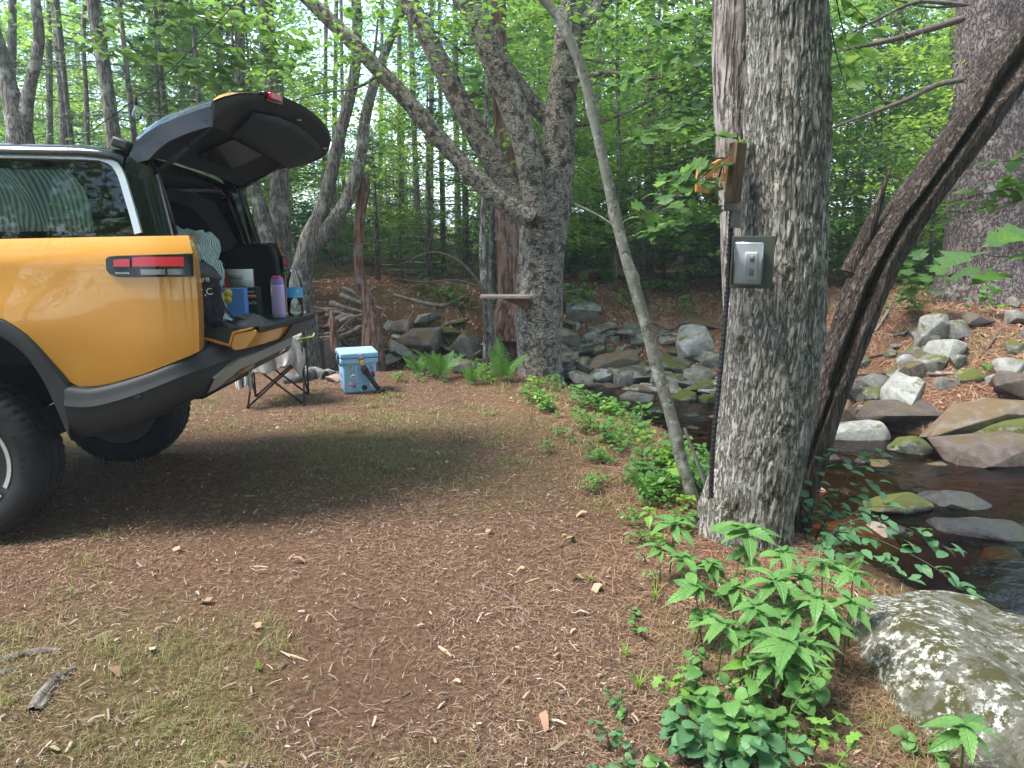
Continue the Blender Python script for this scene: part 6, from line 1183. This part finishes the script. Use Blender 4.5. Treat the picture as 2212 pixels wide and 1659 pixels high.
P0 = at(1584, 446, 3.35); t = thing('grey_batten_bracket', 'grey weathered wood bracket nailed under the brown board', 'bracket', P0, .05); GW = mottled('grey weathered batten', [(.10, .09, .088), (.19, .175, .17)], 4, .9, .5, 50, (8, 8, 1)); k = m_per_px(P0)
MB().box((0, 0, 0), (37*k, .03, 18*k), ry=-.04).build('cross_piece', mottled('grey weathered cross piece', [(.10, .09, .088), (.19, .175, .17)], 4, .9, .5, 50, (1, 8, 8)), t, bevel=.002); MB().box((8*k, .002, -27*k), (19*k, .028, 36*k)).build('upright_piece', GW, t, bevel=.002)
P0 = at(1541, 376, 3.62); t = thing('wooden_sign', 'orange-stained wood slice sign lettered in white on the twin trunk', 'sign', P0, .12); k = m_per_px(P0)
SW = mottled('stained wood slice', [(.62, .22, .05), (.55, .24, .09), (.42, .22, .12)], 14, .5, .2, 60, (1, 1, 2)); poly = [(-38, -38), (-10, -42), (18, -34), (36, -22), (38, 10), (36, 40), (16, 34), (-6, 22), (-20, 15), (-37, 12), (-39, -10)]
MB().prism([(x*k, z*k) for x, z in poly], -.011, .011).build('wood_slice', SW, t, bevel=.004)
lettering('Rocks', 30*k, WHITE, t, (-3*k, -.0135, -19*k), (math.pi/2, .06, 0), .8); lettering('C', 32*k, WHITE, t, (-27*k, -.0135, 2*k), (math.pi/2, 0, 0), .7); lettering('ur', 18*k, WHITE, t, (3*k, -.0135, -2*k), (math.pi/2, .1, 0), .8); lettering('h', 36*k, WHITE, t, (20*k, -.0135, 12*k), (math.pi/2, 0, 0), .6)
# string light over the truck
A0 = at(215, 270, 4.2); B0 = at(540, -30, 4.2); q = np.array([A0+(B0-A0)*s-np.array([0, 0, .05*math.sin(math.pi*s)]) for s in np.linspace(-.15, 1.3, 24)])
t = thing('string_light', 'clear bulb hanging on a thin black wire above the truck roof', 'string light', (A0[0], A0[1], A0[2])); MB().tube(local(t, q), .0028, 6).build('wire', DARKIN, t, smooth=True)
bp0 = local(t, at(292, 212, 4.2)); MB().lathe([(0, .004), (.009, .004), (.011, -.03), (.012, -.035)], tuple(bp0), 14).build('socket', DARKIN, t, smooth=True); MB().lathe([(.010, -.035), (.014, -.05), (.024, -.075), (.026, -.09), (.020, -.108), (.006, -.118), (0, -.119)], tuple(bp0), 20).build('bulb', clearmat('bulb glass', (.9, .92, .92), .12), t, smooth=True)
# ================================================================ sticks, roots and logs
BK_WEATH = mottled('weathered grey stick', [(.07, .055, .046), (.19, .16, .14), (.34, .30, .27)], 9, .9, .8, 70, (3, 3, 3))
def stick(label, pts, Y=None, name='stick', mat=BK_ROOT, cat='stick', group=None, lift=.35, seg=8, amp=.14):
    P = []
    for i, (u, v, w) in enumerate(pts):
        p = hit(u, v) if Y is None else at(u, v, Y); P.append(np.append(p, w*m_per_px(p)/2))
    P = np.array(P); P[:, 2] += P[:, 3]*lift; Q, R = spline(P[:, :3], .05, P[:, 3]); t = thing(name, label, cat, (P[0][0], P[0][1], P[0][2]), 0, group); V, Fa = tube_arrays(Q, np.maximum(R[:, 0], .002), seg, amp, (1.5, 8), 6); me = np_mesh(name, V-P[0][:3], Fa, True); bpy.data.objects.remove(t); o = link(name, me, mat); o.location = P[0][:3]; tag(o, label, cat, group)
    return o
stick('short charred-looking root end poking from the grass', [(72, 1540, 26), (88, 1515, 34), (102, 1496, 26), (120, 1474, 30), (142, 1458, 20), (162, 1444, 12)], name='root_end', cat='root', mat=BK_WEATH, amp=.35, lift=.1, seg=16)
stick('flat weathered stick lying at the clearing edge', [(-40, 1440, 18), (10, 1430, 22), (45, 1416, 18), (90, 1409, 20), (132, 1404, 9)], mat=BK_WEATH, amp=.3, lift=.1, seg=14)
stick('second weathered stick just below the flat one', [(-40, 1475, 14), (20, 1452, 14), (50, 1442, 6)], mat=BK_WEATH, amp=.3, lift=.1, seg=12)
stick('thin forked twig curving across the dirt', [(1030, 1265, 4), (1075, 1280, 5), (1120, 1310, 5), (1145, 1345, 3)], cat='twig', name='twig', mat=BK_TWIG, lift=.8); stick('side prong of the curving twig on the dirt', [(1118, 1308, 4), (1122, 1335, 4), (1160, 1365, 3)], cat='twig', name='twig', mat=BK_TWIG, lift=.8)
PALEW = mottled('pale split wood', [(.33, .22, .13), (.48, .36, .24)], 20, .85, .4)
for i, (u, v, l, a, w) in enumerate([(962, 1408, 45, .9, 9), (1012, 1443, 55, -.1, 8), (1150, 1255, 36, -.5, 7), (1148, 1130, 40, .6, 6), (1040, 1155, 30, -.2, 5), (712, 1468, 34, -.3, 6), (860, 1640, 44, -.25, 8), (890, 1560, 24, 1.4, 6), (540, 1072, 22, 0, 4), (820, 1090, 60, -.05, 3), (640, 1420, 60, .5, 6), (880, 1500, 30, -.8, 9), (320, 1555, 40, -.6, 9), (1270, 1370, 24, -.7, 8), (560, 1225, 40, .05, 5), (1420, 1450, 40, -.1, 6), (1330, 1465, 36, -.4, 6), (1495, 1460, 12, 1.2, 14), (1120, 1400, 18, .6, 5), (400, 1300, 26, .2, 5), (250, 1350, 24, -.3, 5), (740, 1350, 30, .4, 4)]):
    dx, dy = math.cos(a)*l/2, math.sin(a)*l/2*.6; stick(['pale split wood chip lying on the dirt', 'dark broken twig lying on the dirt'][i % 2], [(u-dx, v-dy, w*.6), (u, v, w), (u+dx, v+dy, w*.5)], name='wood_chip' if i % 2 == 0 else 'twig', mat=PALEW if i % 2 == 0 else BK_TWIG, cat=['wood chip', 'twig'][i % 2], group=['pale wood chips on the dirt', 'dark twigs on the dirt'][i % 2], seg=6)
stick('grey charred log beside the fire ring', [(612, 828, 24), (640, 825, 26), (680, 815, 28), (704, 818, 22)], name='log', cat='log', mat=mottled('charred log', [(.05, .05, .052), (.13, .125, .12), (.24, .23, .22)], 12, .9, .6), lift=.6, seg=14)
stick('upright splintered red stump spike behind the fire ring', [(724, 760, 16), (722, 730, 16), (718, 700, 14), (715, 668, 4)], Y=8.9, name='stump', cat='stump', mat=BK_RUST, seg=10)
rg = np.random.default_rng(31)
for i in range(26):
    u0, v0 = rg.uniform(670, 800), rg.uniform(650, 740); a = rg.normal(0, .45)+(0 if rg.random() < .7 else 1.2); l = rg.uniform(40, 120); w = rg.uniform(4, 13); p = hit(u0, v0); Y = p[1]-rg.uniform(.0, .35)
    stick('tangled bleached root hanging out of the washed bank', [(u0-l*.5*math.cos(a), v0-l*.3*math.sin(a), w), (u0-l*.15*math.cos(a), v0-l*.1*math.sin(a)-rg.uniform(-8, 12), w*.9), (u0+l*.2*math.cos(a), v0+l*.12*math.sin(a)+rg.uniform(-12, 8), w*.7), (u0+l*.5*math.cos(a), v0+l*.35*math.sin(a), w*.4)], Y=Y, name='root', cat='root', group='tangled roots in the washed bank', lift=0, seg=9)
for i, pts in enumerate([[(850, 640, 6), (900, 655, 8), (960, 665, 9), (1010, 640, 5)], [(880, 670, 5), (930, 700, 5), (960, 735, 4)], [(1010, 690, 4), (960, 705, 5), (930, 745, 4)], [(1058, 690, 9), (1048, 720, 9), (1056, 755, 8)], [(1150, 655, 6), (1210, 640, 8), (1260, 630, 6)], [(1410, 700, 6), (1450, 715, 7), (1490, 690, 6), (1540, 700, 5)], [(1400, 735, 5), (1450, 725, 6), (1500, 740, 5)], [(1850, 812, 5), (1940, 808, 8), (2030, 800, 6)], [(1870, 826, 5), (1960, 815, 7), (2060, 812, 8), (2130, 822, 6)], [(1840, 830, 4), (1900, 826, 5), (1980, 812, 4)], [(2040, 900, 5), (2110, 870, 6), (2180, 845, 5), (2260, 820, 5)], [(2130, 760, 5), (2170, 700, 6), (2212, 640, 6)], [(1890, 720, 6), (1910, 690, 7), (1925, 660, 6)], [(1850, 780, 4), (1920, 765, 4), (1990, 760, 3)], [(1935, 870, 5), (1965, 845, 5), (2000, 818, 4)], [(2055, 560, 4), (2068, 620, 4), (2080, 650, 3)]]):
    stick('thin grey fallen branch lying on the far bank', pts, name='fallen_branch', cat='branch', group='fallen branches on the far bank', lift=1.2, mat=BK_TWIG if i % 2 else BK_ROOT)
# ================================================================ undergrowth with leaves one can pick apart
def leaf_mesh(name, mat, shape='lance', n=7, droop=.25, fold=.18, asp=.34):
    xs_ = np.linspace(0, 1, n); L_, R_, M_ = [], [], []
    for i, x in enumerate(xs_):
        if shape == 'lance': w = asp*.5*math.sin(math.pi*min(1, x**.75))**.9*(1-.25*x)*1.25
        elif shape == 'oval': w = asp*.5*math.sin(math.pi*x**.85)**.75
        elif shape == 'heart': w = asp*.5*(1.15*math.sin(math.pi*(x*.9+.12))**.6 if x < .95 else .08)
        else: w = asp*.5*([.10, .75, .5, 1.25, .6, .95, .02][i] if n == 7 else math.sin(math.pi*x))
        if 0 < i < n-1 and shape != 'lobed': w *= 1+(.10 if i % 2 else -.06)
        z = -droop*x*x+.06*math.sin(x*math.pi); M_.append((x, 0, z)); bx_ = x-(.07 if shape in ('heart', 'lobed') and i > 0 else .0); L_.append((bx_, w, z+fold*w)); R_.append((bx_, -w, z+fold*w))
    V = L_+M_+R_; Fc = []
    for i in range(n-1): Fc += [(i, i+1, n+i+1, n+i), (n+i, n+i+1, 2*n+i+1, 2*n+i)]
    me = np_mesh(name, np.array(V), np.array(Fc)[:, ::-1].copy(), True); me.materials.append(mat); return me
VG = veinleaf('aster leaf blade', [(.075, .18, .045), (.115, .26, .065), (.155, .32, .08)]); VB = veinleaf('bluish leaf blade', [(.06, .16, .07), (.095, .225, .095), (.125, .28, .115)]); VL = veinleaf('lime leaf blade', [(.14, .28, .04), (.20, .37, .06)]); VM = veinleaf('maple leaf blade', [(.05, .12, .03), (.085, .18, .045), (.12, .24, .06)], .5, tval=1.7); VH = veinleaf('beech leaf blade', [(.08, .17, .035), (.13, .24, .05), (.18, .31, .07)], .5, tval=1.7)
LM = {'aster': leaf_mesh('leaf', VG, 'lance', 15, .16, .28, .33), 'lime': leaf_mesh('leaf', VL, 'lance', 7, .3, .2, .42), 'oval': leaf_mesh('leaf', VB, 'oval', 7, .12, .2, .52), 'heart': leaf_mesh('leaf', VG, 'heart', 14, .2, .2, .85), 'bheart': leaf_mesh('leaf', VB, 'heart', 14, .2, .2, .8), 'lobed': leaf_mesh('leaf', VL, 'lobed', 7, .25, .2, .62), 'maple': leaf_mesh('leaf', VM, 'lobed', 7, .2, .15, .95), 'beech': leaf_mesh('leaf', VH, 'oval', 7, .15, .15, .55), 'green': leaf_mesh('leaf', LF_SHADE, 'oval', 7, .15, .15, .52)}
STEMG = plain('plant stem', (.10, .14, .04), .7); STEMB = plain('woody twig', (.06, .045, .035), .8)
def put_leaf(par, me, p, yaw, pitch, roll, s):
    o = link('leaf', me, None, par); o.location = p; o.rotation_euler = (Matrix.Rotation(yaw, 3, 'Z') @ Matrix.Rotation(pitch, 3, 'Y') @ Matrix.Rotation(roll, 3, 'X')).to_euler(); o.scale = (s, s, s); return o
pr = np.random.default_rng(77)
def whorl_plant(u, v, rpx, h, leaf='aster', n=8, label=None, group='whorled asters below the big tree'):
    """v,u: where the top whorl is seen; h its height"""
    p = None
    for zz in np.linspace(.0, 1, 2):
        q = on_z(u, v, h-.02); gz = tz(q[0], q[1]); q = on_z(u, v, gz+h); gz = tz(q[0], q[1]); p = np.array([q[0], q[1], gz])
    s = 1.15*rpx*m_per_px((q[0], q[1], gz+h)); t = thing('whorled_aster', label or 'broad-leaved aster with a whorl of serrated green leaves below the big tree', 'plant', p, pr.uniform(0, 6.28), None if label else group)
    ln = pr.normal(0, .03, 2); MB().tube([(0, 0, -.02), (ln[0]*.5, ln[1]*.5, h*.5), (ln[0], ln[1], h)], [.004, .0032, .002], 6).build('stem', STEMG, t, smooth=True)
    a0 = pr.uniform(0, 6.28)
    for i in range(n): put_leaf(t, LM[leaf], (ln[0], ln[1], h-.012*(i % 3)), a0+i*2*math.pi/n+pr.normal(0, .15), pr.uniform(-.15, .38), pr.normal(0, .28), s*pr.uniform(.75, 1.15))
    for i in range(3): put_leaf(t, LM[leaf], (ln[0], ln[1], h+.004), pr.uniform(0, 6.28), -.35, 0, s*pr.uniform(.3, .5))
    for i in range(2): put_leaf(t, LM[leaf], (ln[0]*.6, ln[1]*.6, h*.62), pr.uniform(0, 6.28), .2, 0, s*.6)
    return t
for a in [(1580, 1150, 78, .36), (1452, 1128, 55, .26), (1525, 1270, 62, .24), (1558, 1345, 66, .24), (1602, 1308, 62, .28), (1645, 1246, 66, .3), (1742, 1256, 72, .3), (1656, 1368, 82, .26), (1705, 1310, 64, .22), (1690, 1200, 52, .3), (1560, 1230, 50, .18), (1780, 1300, 60, .3), (1610, 1395, 60, .2), (1745, 1385, 62, .22), (1480, 1205, 44, .18), (1835, 1290, 58, .3), (1850, 1245, 52, .3), (1500, 1320, 40, .16), (1640, 1310, 54, .2), (1700, 1260, 56, .26), (1590, 1265, 50, .2), (1790, 1230, 50, .3), (1655, 1440, 56, .2), (1710, 1410, 60, .22), (1520, 1215, 40, .2), (1615, 1200, 50, .26), (1430, 1180, 40, .18), (1770, 1350, 56, .24)]: whorl_plant(*a)
whorl_plant(2095, 1556, 72, .2, n=8, label='single whorled aster growing against the lichen boulder')
whorl_plant(1592, 1446, 44, .14, 'lime', 5, label='small yellow-green seedling with a star of leaves'); whorl_plant(1412, 1110, 30, .12, 'lime', 5, label='tiny lime seedling beside the sapling foot')
def bush_plant(u, v, rpx, h, leaf, n, label, group=None, name='leafy_plant', spread=1.0, cat='plant'):
    q = on_z(u, v, 0); gz = tz(q[0], q[1]); q = on_z(u, v, gz+h*.6); gz = tz(q[0], q[1]); s = .68*rpx*m_per_px(q); t = thing(name, label, cat, (q[0], q[1], gz), pr.uniform(0, 6.28), group)
    for k in range(max(2, int(n/3.4))):
        a = pr.uniform(0, 6.28); r = pr.uniform(.2, 1)*spread*s*2.0; e = np.array([r*math.cos(a), r*math.sin(a), h*pr.uniform(.6, 1.05)]); MB().tube([(0, 0, -.02), e*np.array([.35, .35, .6]), e], [.0035, .0026, .0016], 5).build('stem', STEMG, t, smooth=True)
        for j in range(5): f = .45+.55*j/4; put_leaf(t, LM[leaf], e*np.array([f, f, f**.8]), a+pr.normal(0, 1.2)+j*2.2, pr.uniform(-.1, .45), pr.normal(0, .25), s*pr.uniform(.6, 1.1))
    return t
for a in [(1500, 1500, 55, .16, 'heart', 15), (1600, 1560, 62, .2, 'heart', 20), (1545, 1600, 60, .14, 'bheart', 20), (1470, 1470, 44, .12, 'heart', 10), (1660, 1620, 66, .16, 'bheart', 20), (1470, 1590, 52, .12, 'bheart', 15), (1620, 1480, 50, .2, 'heart', 15), (1700, 1500, 56, .26, 'heart', 15), (1565, 1500, 50, .14, 'heart', 10), (1690, 1440, 50, .22, 'heart', 15), (1580, 1650, 60, .1, 'bheart', 15), (1430, 1540, 40, .1, 'heart', 10), (1440, 1640, 44, .08, 'heart', 10), (1740, 1480, 50, .2, 'heart', 15), (1700, 1580, 54, .14, 'heart', 15), (1640, 1540, 50, .18, 'heart', 15), (1520, 1430, 40, .12, 'heart', 10)]:
    bush_plant(*a, 'heart-leaved aster clump below the big tree' if a[4] == 'heart' else 'bluish heart-leaved aster clump below the big tree', a[4]+' asters at the bank foot')
for a in [(1755, 1430, 60, .32, 'lobed', 10, 'tall plant with lobed lime leaves beside the boulder'), (1760, 1545, 66, .26, 'lobed', 10, 'bright lobed-leaf plant at the needle patch'), (1790, 1640, 70, .2, 'lobed', 10, 'lobed lime plant low beside the boulder foot'), (1455, 1485, 50, .2, 'lobed', 5, 'single lobed leaf plant left of the heart asters'), (2060, 1640, 46, .1, 'heart', 5, 'lone heart-leaved sprig at the boulder foot'), (2000, 1600, 40, .1, 'heart', 5, 'small green sprig between boulder and needles')]: bush_plant(*a)
for a in [(1325, 1585, 30, .1, 'bheart', 10), (1350, 1520, 26, .1, 'bheart', 5), (1370, 1640, 34, .08, 'bheart', 10), (1345, 1550, 24, .06, 'heart', 5), (1385, 1355, 20, .06, 'heart', 5), (1370, 1320, 18, .05, 'heart', 5), (1420, 1240, 26, .12, 'aster', 5), (1400, 1190, 24, .1, 'aster', 5), (1300, 1640, 30, .07, 'bheart', 5)]: bush_plant(*a, 'low sprig of small leaves at the edge of the bare dirt', 'low sprigs at the dirt edge', spread=1.3)
# low leaf cover creeping along the bank edge (plants too small to show their parts)
def sprig_mesh(seed, mat, n, r, h, size, asp=.6):
    rg_ = np.random.default_rng(seed); C = np.stack([rg_.normal(0, r*.5, n), rg_.normal(0, r*.5, n), rg_.uniform(.25, 1, n)*h], -1); V, Fa = leaf_cloud(C, .02, 1, size, .5, rg_, .35, asp); me = np_mesh('leafy_sprig', V, Fa); me.materials.append(mat); return me
SPR = [sprig_mesh(500+i, [LF_PLANT, LF_FERN, LF_PLANT, LF_LIME][i % 4], 34, .12, .16, .07) for i in range(6)]
edge_pts = []
for (u0, v0, u1, v1, n) in [(1190, 880, 1480, 1060, 46), (1330, 900, 1520, 1100, 46), (1140, 830, 1320, 905, 40), (840, 780, 1100, 830, 60), (1360, 1040, 1500, 1180, 26), (1180, 925, 1330, 1010, 14), (1200, 1020, 1300, 1070, 8), (1440, 880, 1545, 1060, 40)]:
    for i in range(n): edge_pts.append((pr.uniform(u0, u1), pr.uniform(v0, v1)))
for i, (u, v) in enumerate(edge_pts):
    p = hit(u, v); _, _, a, b_ = terrain_raw(np.array([p[0]]), np.array([p[1]]))
    if a[0] > .45 or (a[0] < -.9 and pr.random() < .75) or (u > 1120 and pr.random() < .35): continue
    k = int(pr.integers(6)); o = link('leafy_sprig', SPR[k]); s = pr.uniform(.4, .95)*(.6 if a[0] < -.6 else 1); o.location = p; o.scale = (s, s, s*pr.uniform(.8, 1.5)); o.rotation_euler = (0, 0, pr.uniform(0, 6.28)); tag(o, ['mid green', 'bright green', 'leaf green', 'lime'][k % 4]+' ground cover sprig along the near bank of the brook', 'plant', ['mid green', 'bright green', 'leaf green', 'lime'][k % 4]+' sprigs along the near bank')
for i in range(60):
    u, v = pr.uniform(880, 2212), pr.uniform(560, 700); p = hit(u, v); _, _, a, b_ = terrain_raw(np.array([p[0]]), np.array([p[1]]))
    if b_[0] < .8: continue
    k = int(pr.integers(3)); o = link('leafy_sprig', SPR[k]); s = pr.uniform(.8, 1.8); o.location = p; o.scale = (s, s, s*1.5); o.rotation_euler = (0, 0, pr.uniform(0, 6.28)); tag(o, ['green', 'blue-green', 'fresh green'][k]+' leafy sprig growing on the far bank floor', 'plant', ['green', 'blue-green', 'fresh green'][k]+' sprigs on the far bank')
# ferns
def frond_mesh(mat, pairs=15, droop=.5):
    V, Fc = [], []
    def quad(a, b_, c, d_): n = len(V); V.extend([a, b_, c, d_]); Fc.append((n, n+1, n+2, n+3))
    def rp(x): return np.array([x, 0, .55*x-droop*x*x])
    for i in range(12): a, b_ = rp(i/12), rp((i+1)/12); quad(a+(0, -.006, 0), b_+(0, -.005, 0), b_+(0, .005, 0), a+(0, .006, 0))
    for i in range(pairs):
        x = .16+.82*i/pairs; p = rp(x); l = .30*math.sin(math.pi*min(1, (x*.85+.16)))**.8*(1.05-x*.55); 
        for s in (-1, 1):
            d = np.array([.35, s, -.12]); d /= np.linalg.norm(d); w = np.array([.024, 0, .008])
            for j in range(4):
                f0, f1 = j/4, (j+1)/4; k0, k1 = 1-f0*.75, 1-f1*.8; quad(p+d*l*f0-w*k0, p+d*l*(f0+.20)-w*k0*1.05, p+d*l*(f0+.20)+w*k0*1.05, p+d*l*f0+w*k0)
    me = np_mesh('frond', np.array(V), np.array(Fc)); me.materials.append(mat); return me
FM = frond_mesh(LF_FERN)
def fern(u, v, spx, n, label):
    p = hit(u, v); s = 1.0*spx*m_per_px(p); t = thing('fern', label, 'fern', p, pr.uniform(0, 6.28))
    for i in range(n):
        o = link('frond', FM, None, t); o.rotation_euler = (0, -pr.uniform(.55, 1.05), i*2*math.pi/n+pr.normal(0, .25)); k = s*pr.uniform(.8, 1.15); o.scale = (k, k*.9, k)
for a in [(1085, 826, 100, 7, 'tall bright fern against the foot of the birch'), (950, 822, 88, 7, 'bright fern between the cooler and the birch'), (905, 812, 60, 6, 'smaller fern nearest the cooler'), (1020, 832, 60, 6, 'small fern between the two tall ferns'), (1395, 1075, 70, 7, 'low bright fern left of the sapling foot'), (1310, 615, 40, 6, 'small fern above the pale boulder'), (1225, 715, 26, 5, 'tiny fern below the pale boulder'), (2130, 805, 30, 5, 'little fern beside the stone heap'), (1830, 1250, 70, 5, 'coarse fern at the lip of the boulder'), (1805, 1365, 70, 5, 'coarse fern leaning on the boulder side'), (1260, 610, 34, 5, 'small fern on the bank behind the birch')]: fern(*a)
# grass tufts
def tuft(u, v, hpx, label):
    p = hit(u, v); h = hpx*m_per_px(p); V, Fc = [], []
    for i in range(12):
        a = pr.uniform(0, 6.28); l = h*pr.uniform(.6, 1.1); d = np.array([math.cos(a), math.sin(a), 0]); s = np.array([-d[1], d[0], 0])*.0028
        for j in range(3):
            f0, f1 = j/3, (j+1)/3; q0 = d*l*.55*f0**1.6+np.array([0, 0, l*(f0-.35*f0*f0)]); q1 = d*l*.55*f1**1.6+np.array([0, 0, l*(f1-.35*f1*f1)]); n = len(V); V += [q0-s*(1-f0*.6), q0+s*(1-f0*.6), q1+s*(1-f1*.8), q1-s*(1-f1*.8)]; Fc.append((n, n+1, n+2, n+3))
    o = link('grass_tuft', np_mesh('grass_tuft', np.array(V), np.array(Fc)), LF_LIME); o.location = p; tag(o, label, 'grass')
for a in [(1275, 1258, 40, 'grass tuft beside the split wood chip'), (1380, 1490, 60, 'grass tuft left of the lobed leaf plant'), (1415, 1300, 60, 'tall grass tuft under the asters'), (1350, 1420, 40, 'loose yellow-green grass tuft on the needles'), (560, 1450, 30, 'thin grass tuft in the dirt near the root end')]: tuft(*a)
# overhanging shrub by the water: woody stems with oval leaves
def leafy_branch(par, pts, n, size, leaf, r0=.006, side=True):
    P = np.array([at(u, v, Y) for u, v, Y in pts]); Q, _ = spline(P, .02); o = link('branch', MB().tube(local(par, Q), np.linspace(r0, .0015, len(Q)), 6).mesh('branch', True), STEMB, par); T = np.gradient(Q, axis=0)
    for i in range(n):
        f = .18+.82*(i+.5)/n; k = min(len(Q)-1, int(f*(len(Q)-1))); t_ = T[k]; yaw = math.atan2(t_[1], t_[0])+(1 if i % 2 else -1)*pr.uniform(.6, 1.4); lf = put_leaf(o, LM[leaf], local(par, Q[k])+pr.normal(0, size*.25, 3), yaw, pr.uniform(-.3, .5), pr.normal(0, .4), size*pr.uniform(.7, 1.2))
    put_leaf(o, LM[leaf], local(par, Q[-1]), math.atan2(T[-1][1], T[-1][0]), .1, 0, size)
p = hit(1745, 1215); t = thing('waterside_shrub', 'shrub of blue-green oval leaves arching over the pool behind the big tree', 'shrub', p)
for pts, n in [([(1745, 1200, 3.6), (1790, 1110, 3.75), (1840, 1020, 3.9), (1880, 985, 4.0), (1960, 970, 4.1)], 20), ([(1745, 1200, 3.6), (1780, 1130, 3.6), (1830, 1070, 3.6), (1900, 1040, 3.6)], 16), ([(1740, 1190, 3.55), (1760, 1080, 3.7), (1775, 1000, 3.8), (1800, 975, 3.85)], 12), ([(1750, 1210, 3.4), (1830, 1130, 3.3), (1920, 1130, 3.25), (2000, 1160, 3.2), (2060, 1190, 3.2)], 22), ([(1750, 1220, 3.3), (1850, 1160, 3.2), (1950, 1190, 3.1), (2040, 1240, 3.0), (2100, 1290, 3.0)], 24), ([(1750, 1220, 3.3), (1820, 1200, 3.1), (1900, 1215, 3.0), (1960, 1250, 2.95)], 14), ([(1740, 1200, 3.5), (1800, 1150, 3.4), (1860, 1100, 3.4), (1930, 1095, 3.4)], 14), ([(1740, 1230, 3.3), (1775, 1180, 3.3), (1800, 1150, 3.25), (1850, 1140, 3.2)], 12), ([(1745, 1240, 3.2), (1800, 1215, 3.1), (1850, 1215, 3.1)], 10), ([(1740, 1160, 3.6), (1755, 1100, 3.6), (1790, 1060, 3.65)], 10)]: leafy_branch(t, pts, int(n*1.3), .078, 'oval')
# hanging leaf sprays near the lens, each on its own twig
def spray(label, brs, size, leaf, name='leafy_branch'):
    P = at(*brs[0][0][0]); t = thing(name, label, 'branch', P)
    for pts, n in brs: leafy_branch(t, pts, n, size, leaf, .004)
spray('leafy maple twigs crossing in front of the wooden sign', [([(1640, 280, 3.6), (1580, 330, 3.4), (1520, 380, 3.3), (1450, 430, 3.2), (1380, 470, 3.2)], 16), ([(1570, 340, 3.4), (1520, 350, 3.35), (1470, 400, 3.3), (1420, 420, 3.3)], 12), ([(1600, 300, 3.5), (1540, 290, 3.4), (1480, 270, 3.4), (1420, 290, 3.4)], 14), ([(1560, 360, 3.4), (1540, 420, 3.35), (1500, 450, 3.3)], 8)], .075, 'maple')
spray('beech leaves hanging beside the top of the big trunk', [([(1800, -40, 3.4), (1815, 40, 3.4), (1835, 110, 3.35), (1850, 170, 3.35)], 12), ([(1790, -40, 3.4), (1850, 20, 3.3), (1890, 60, 3.3)], 9), ([(1795, 60, 3.4), (1810, 130, 3.4), (1830, 200, 3.4)], 8)], .095, 'beech')
spray('pale leafy spray reaching in front of the pine trunk', [([(2330, 380, 4.6), (2220, 400, 4.5), (2120, 420, 4.4), (2040, 440, 4.4), (1980, 450, 4.4)], 20), ([(2330, 420, 4.5), (2220, 430, 4.4), (2120, 450, 4.35), (2050, 470, 4.3)], 18), ([(2320, 360, 4.6), (2230, 380, 4.5), (2150, 395, 4.5)], 10), ([(2330, 300, 4.6), (2230, 340, 4.5), (2150, 350, 4.5)], 12)], .13, 'beech')
spray('large dark leaves poking in beside the pine foot', [([(2330, 540, 2.6), (2250, 550, 2.5), (2170, 555, 2.45), (2110, 548, 2.4)], 7)], .15, 'maple')
for brs, lab in [([([(1970, 650, 8.9), (1968, 600, 8.9), (1965, 565, 8.9), (1960, 545, 8.9)], 10), ([(1968, 610, 8.9), (1940, 590, 8.8), (1910, 600, 8.8)], 8), ([(1968, 600, 8.9), (2000, 590, 8.8), (2030, 600, 8.8)], 8)], 'slender maple seedling standing between dead trunk and pine')]: spray(lab, brs, .22, 'maple', 'maple_seedling')
spray('dense maple boughs filling the gap between birch and sign', [([(1600, 80, 6.5), (1500, 110, 6.3), (1400, 150, 6.2), (1330, 190, 6.2)], 40), ([(1620, 180, 6.5), (1540, 220, 6.3), (1450, 260, 6.2), (1370, 300, 6.2)], 40), ([(1620, 20, 6.5), (1520, 30, 6.3), (1420, 60, 6.2)], 34), ([(1600, 480, 6.6), (1540, 470, 6.5), (1460, 480, 6.4), (1400, 500, 6.4)], 34), ([(1600, 420, 6.6), (1540, 400, 6.5), (1450, 380, 6.4)], 30)], .12, 'maple')
# boughs of the forked tree reaching over the hatch
spray('long beech bough with yellow-green leaves reaching over the raised hatch', [([(86, 130, 9.4), (120, 108, 9.2), (183, 103, 9.0), (258, 112, 8.8), (344, 126, 8.6), (430, 140, 8.5), (500, 143, 8.4), (570, 135, 8.4), (640, 140, 8.4)], 110), ([(344, 126, 8.6), (400, 150, 8.5), (450, 175, 8.4), (500, 190, 8.4)], 44), ([(258, 112, 8.8), (330, 70, 8.6), (420, 50, 8.4), (520, 45, 8.3)], 70), ([(300, 20, 8.4), (380, 10, 8.2), (470, 20, 8.1), (560, 60, 8.0), (640, 90, 8.0)], 70), ([(430, 140, 8.5), (510, 110, 8.4), (590, 90, 8.3), (660, 100, 8.3)], 50), ([(183, 103, 9.0), (220, 60, 8.8), (270, 20, 8.6), (330, -10, 8.5)], 40)], .17, 'beech')
bm = bmesh.new(); bmesh.ops.create_cube(bm, size=1.0); me = bpy.data.meshes.new('haze'); bm.to_mesh(me); bm.free()
hm = bpy.data.materials.new('woodland haze'); hm.use_nodes = True; nt = hm.node_tree; nt.nodes.clear(); out = nt.nodes.new('ShaderNodeOutputMaterial'); pv = nt.nodes.new('ShaderNodeVolumePrincipled')
pv.inputs['Color'].default_value = (.80, .92, 1.0, 1); pv.inputs['Density'].default_value = .0022; pv.inputs['Anisotropy'].default_value = 0.2; nt.links.new(pv.outputs[0], out.inputs['Volume'])
o = link('haze', me, hm); o.scale = (900, 1000, 24); o.location = (0, 250, 9.5); tag(o, 'pale summer haze hanging in the wood', 'haze', kind='stuff')
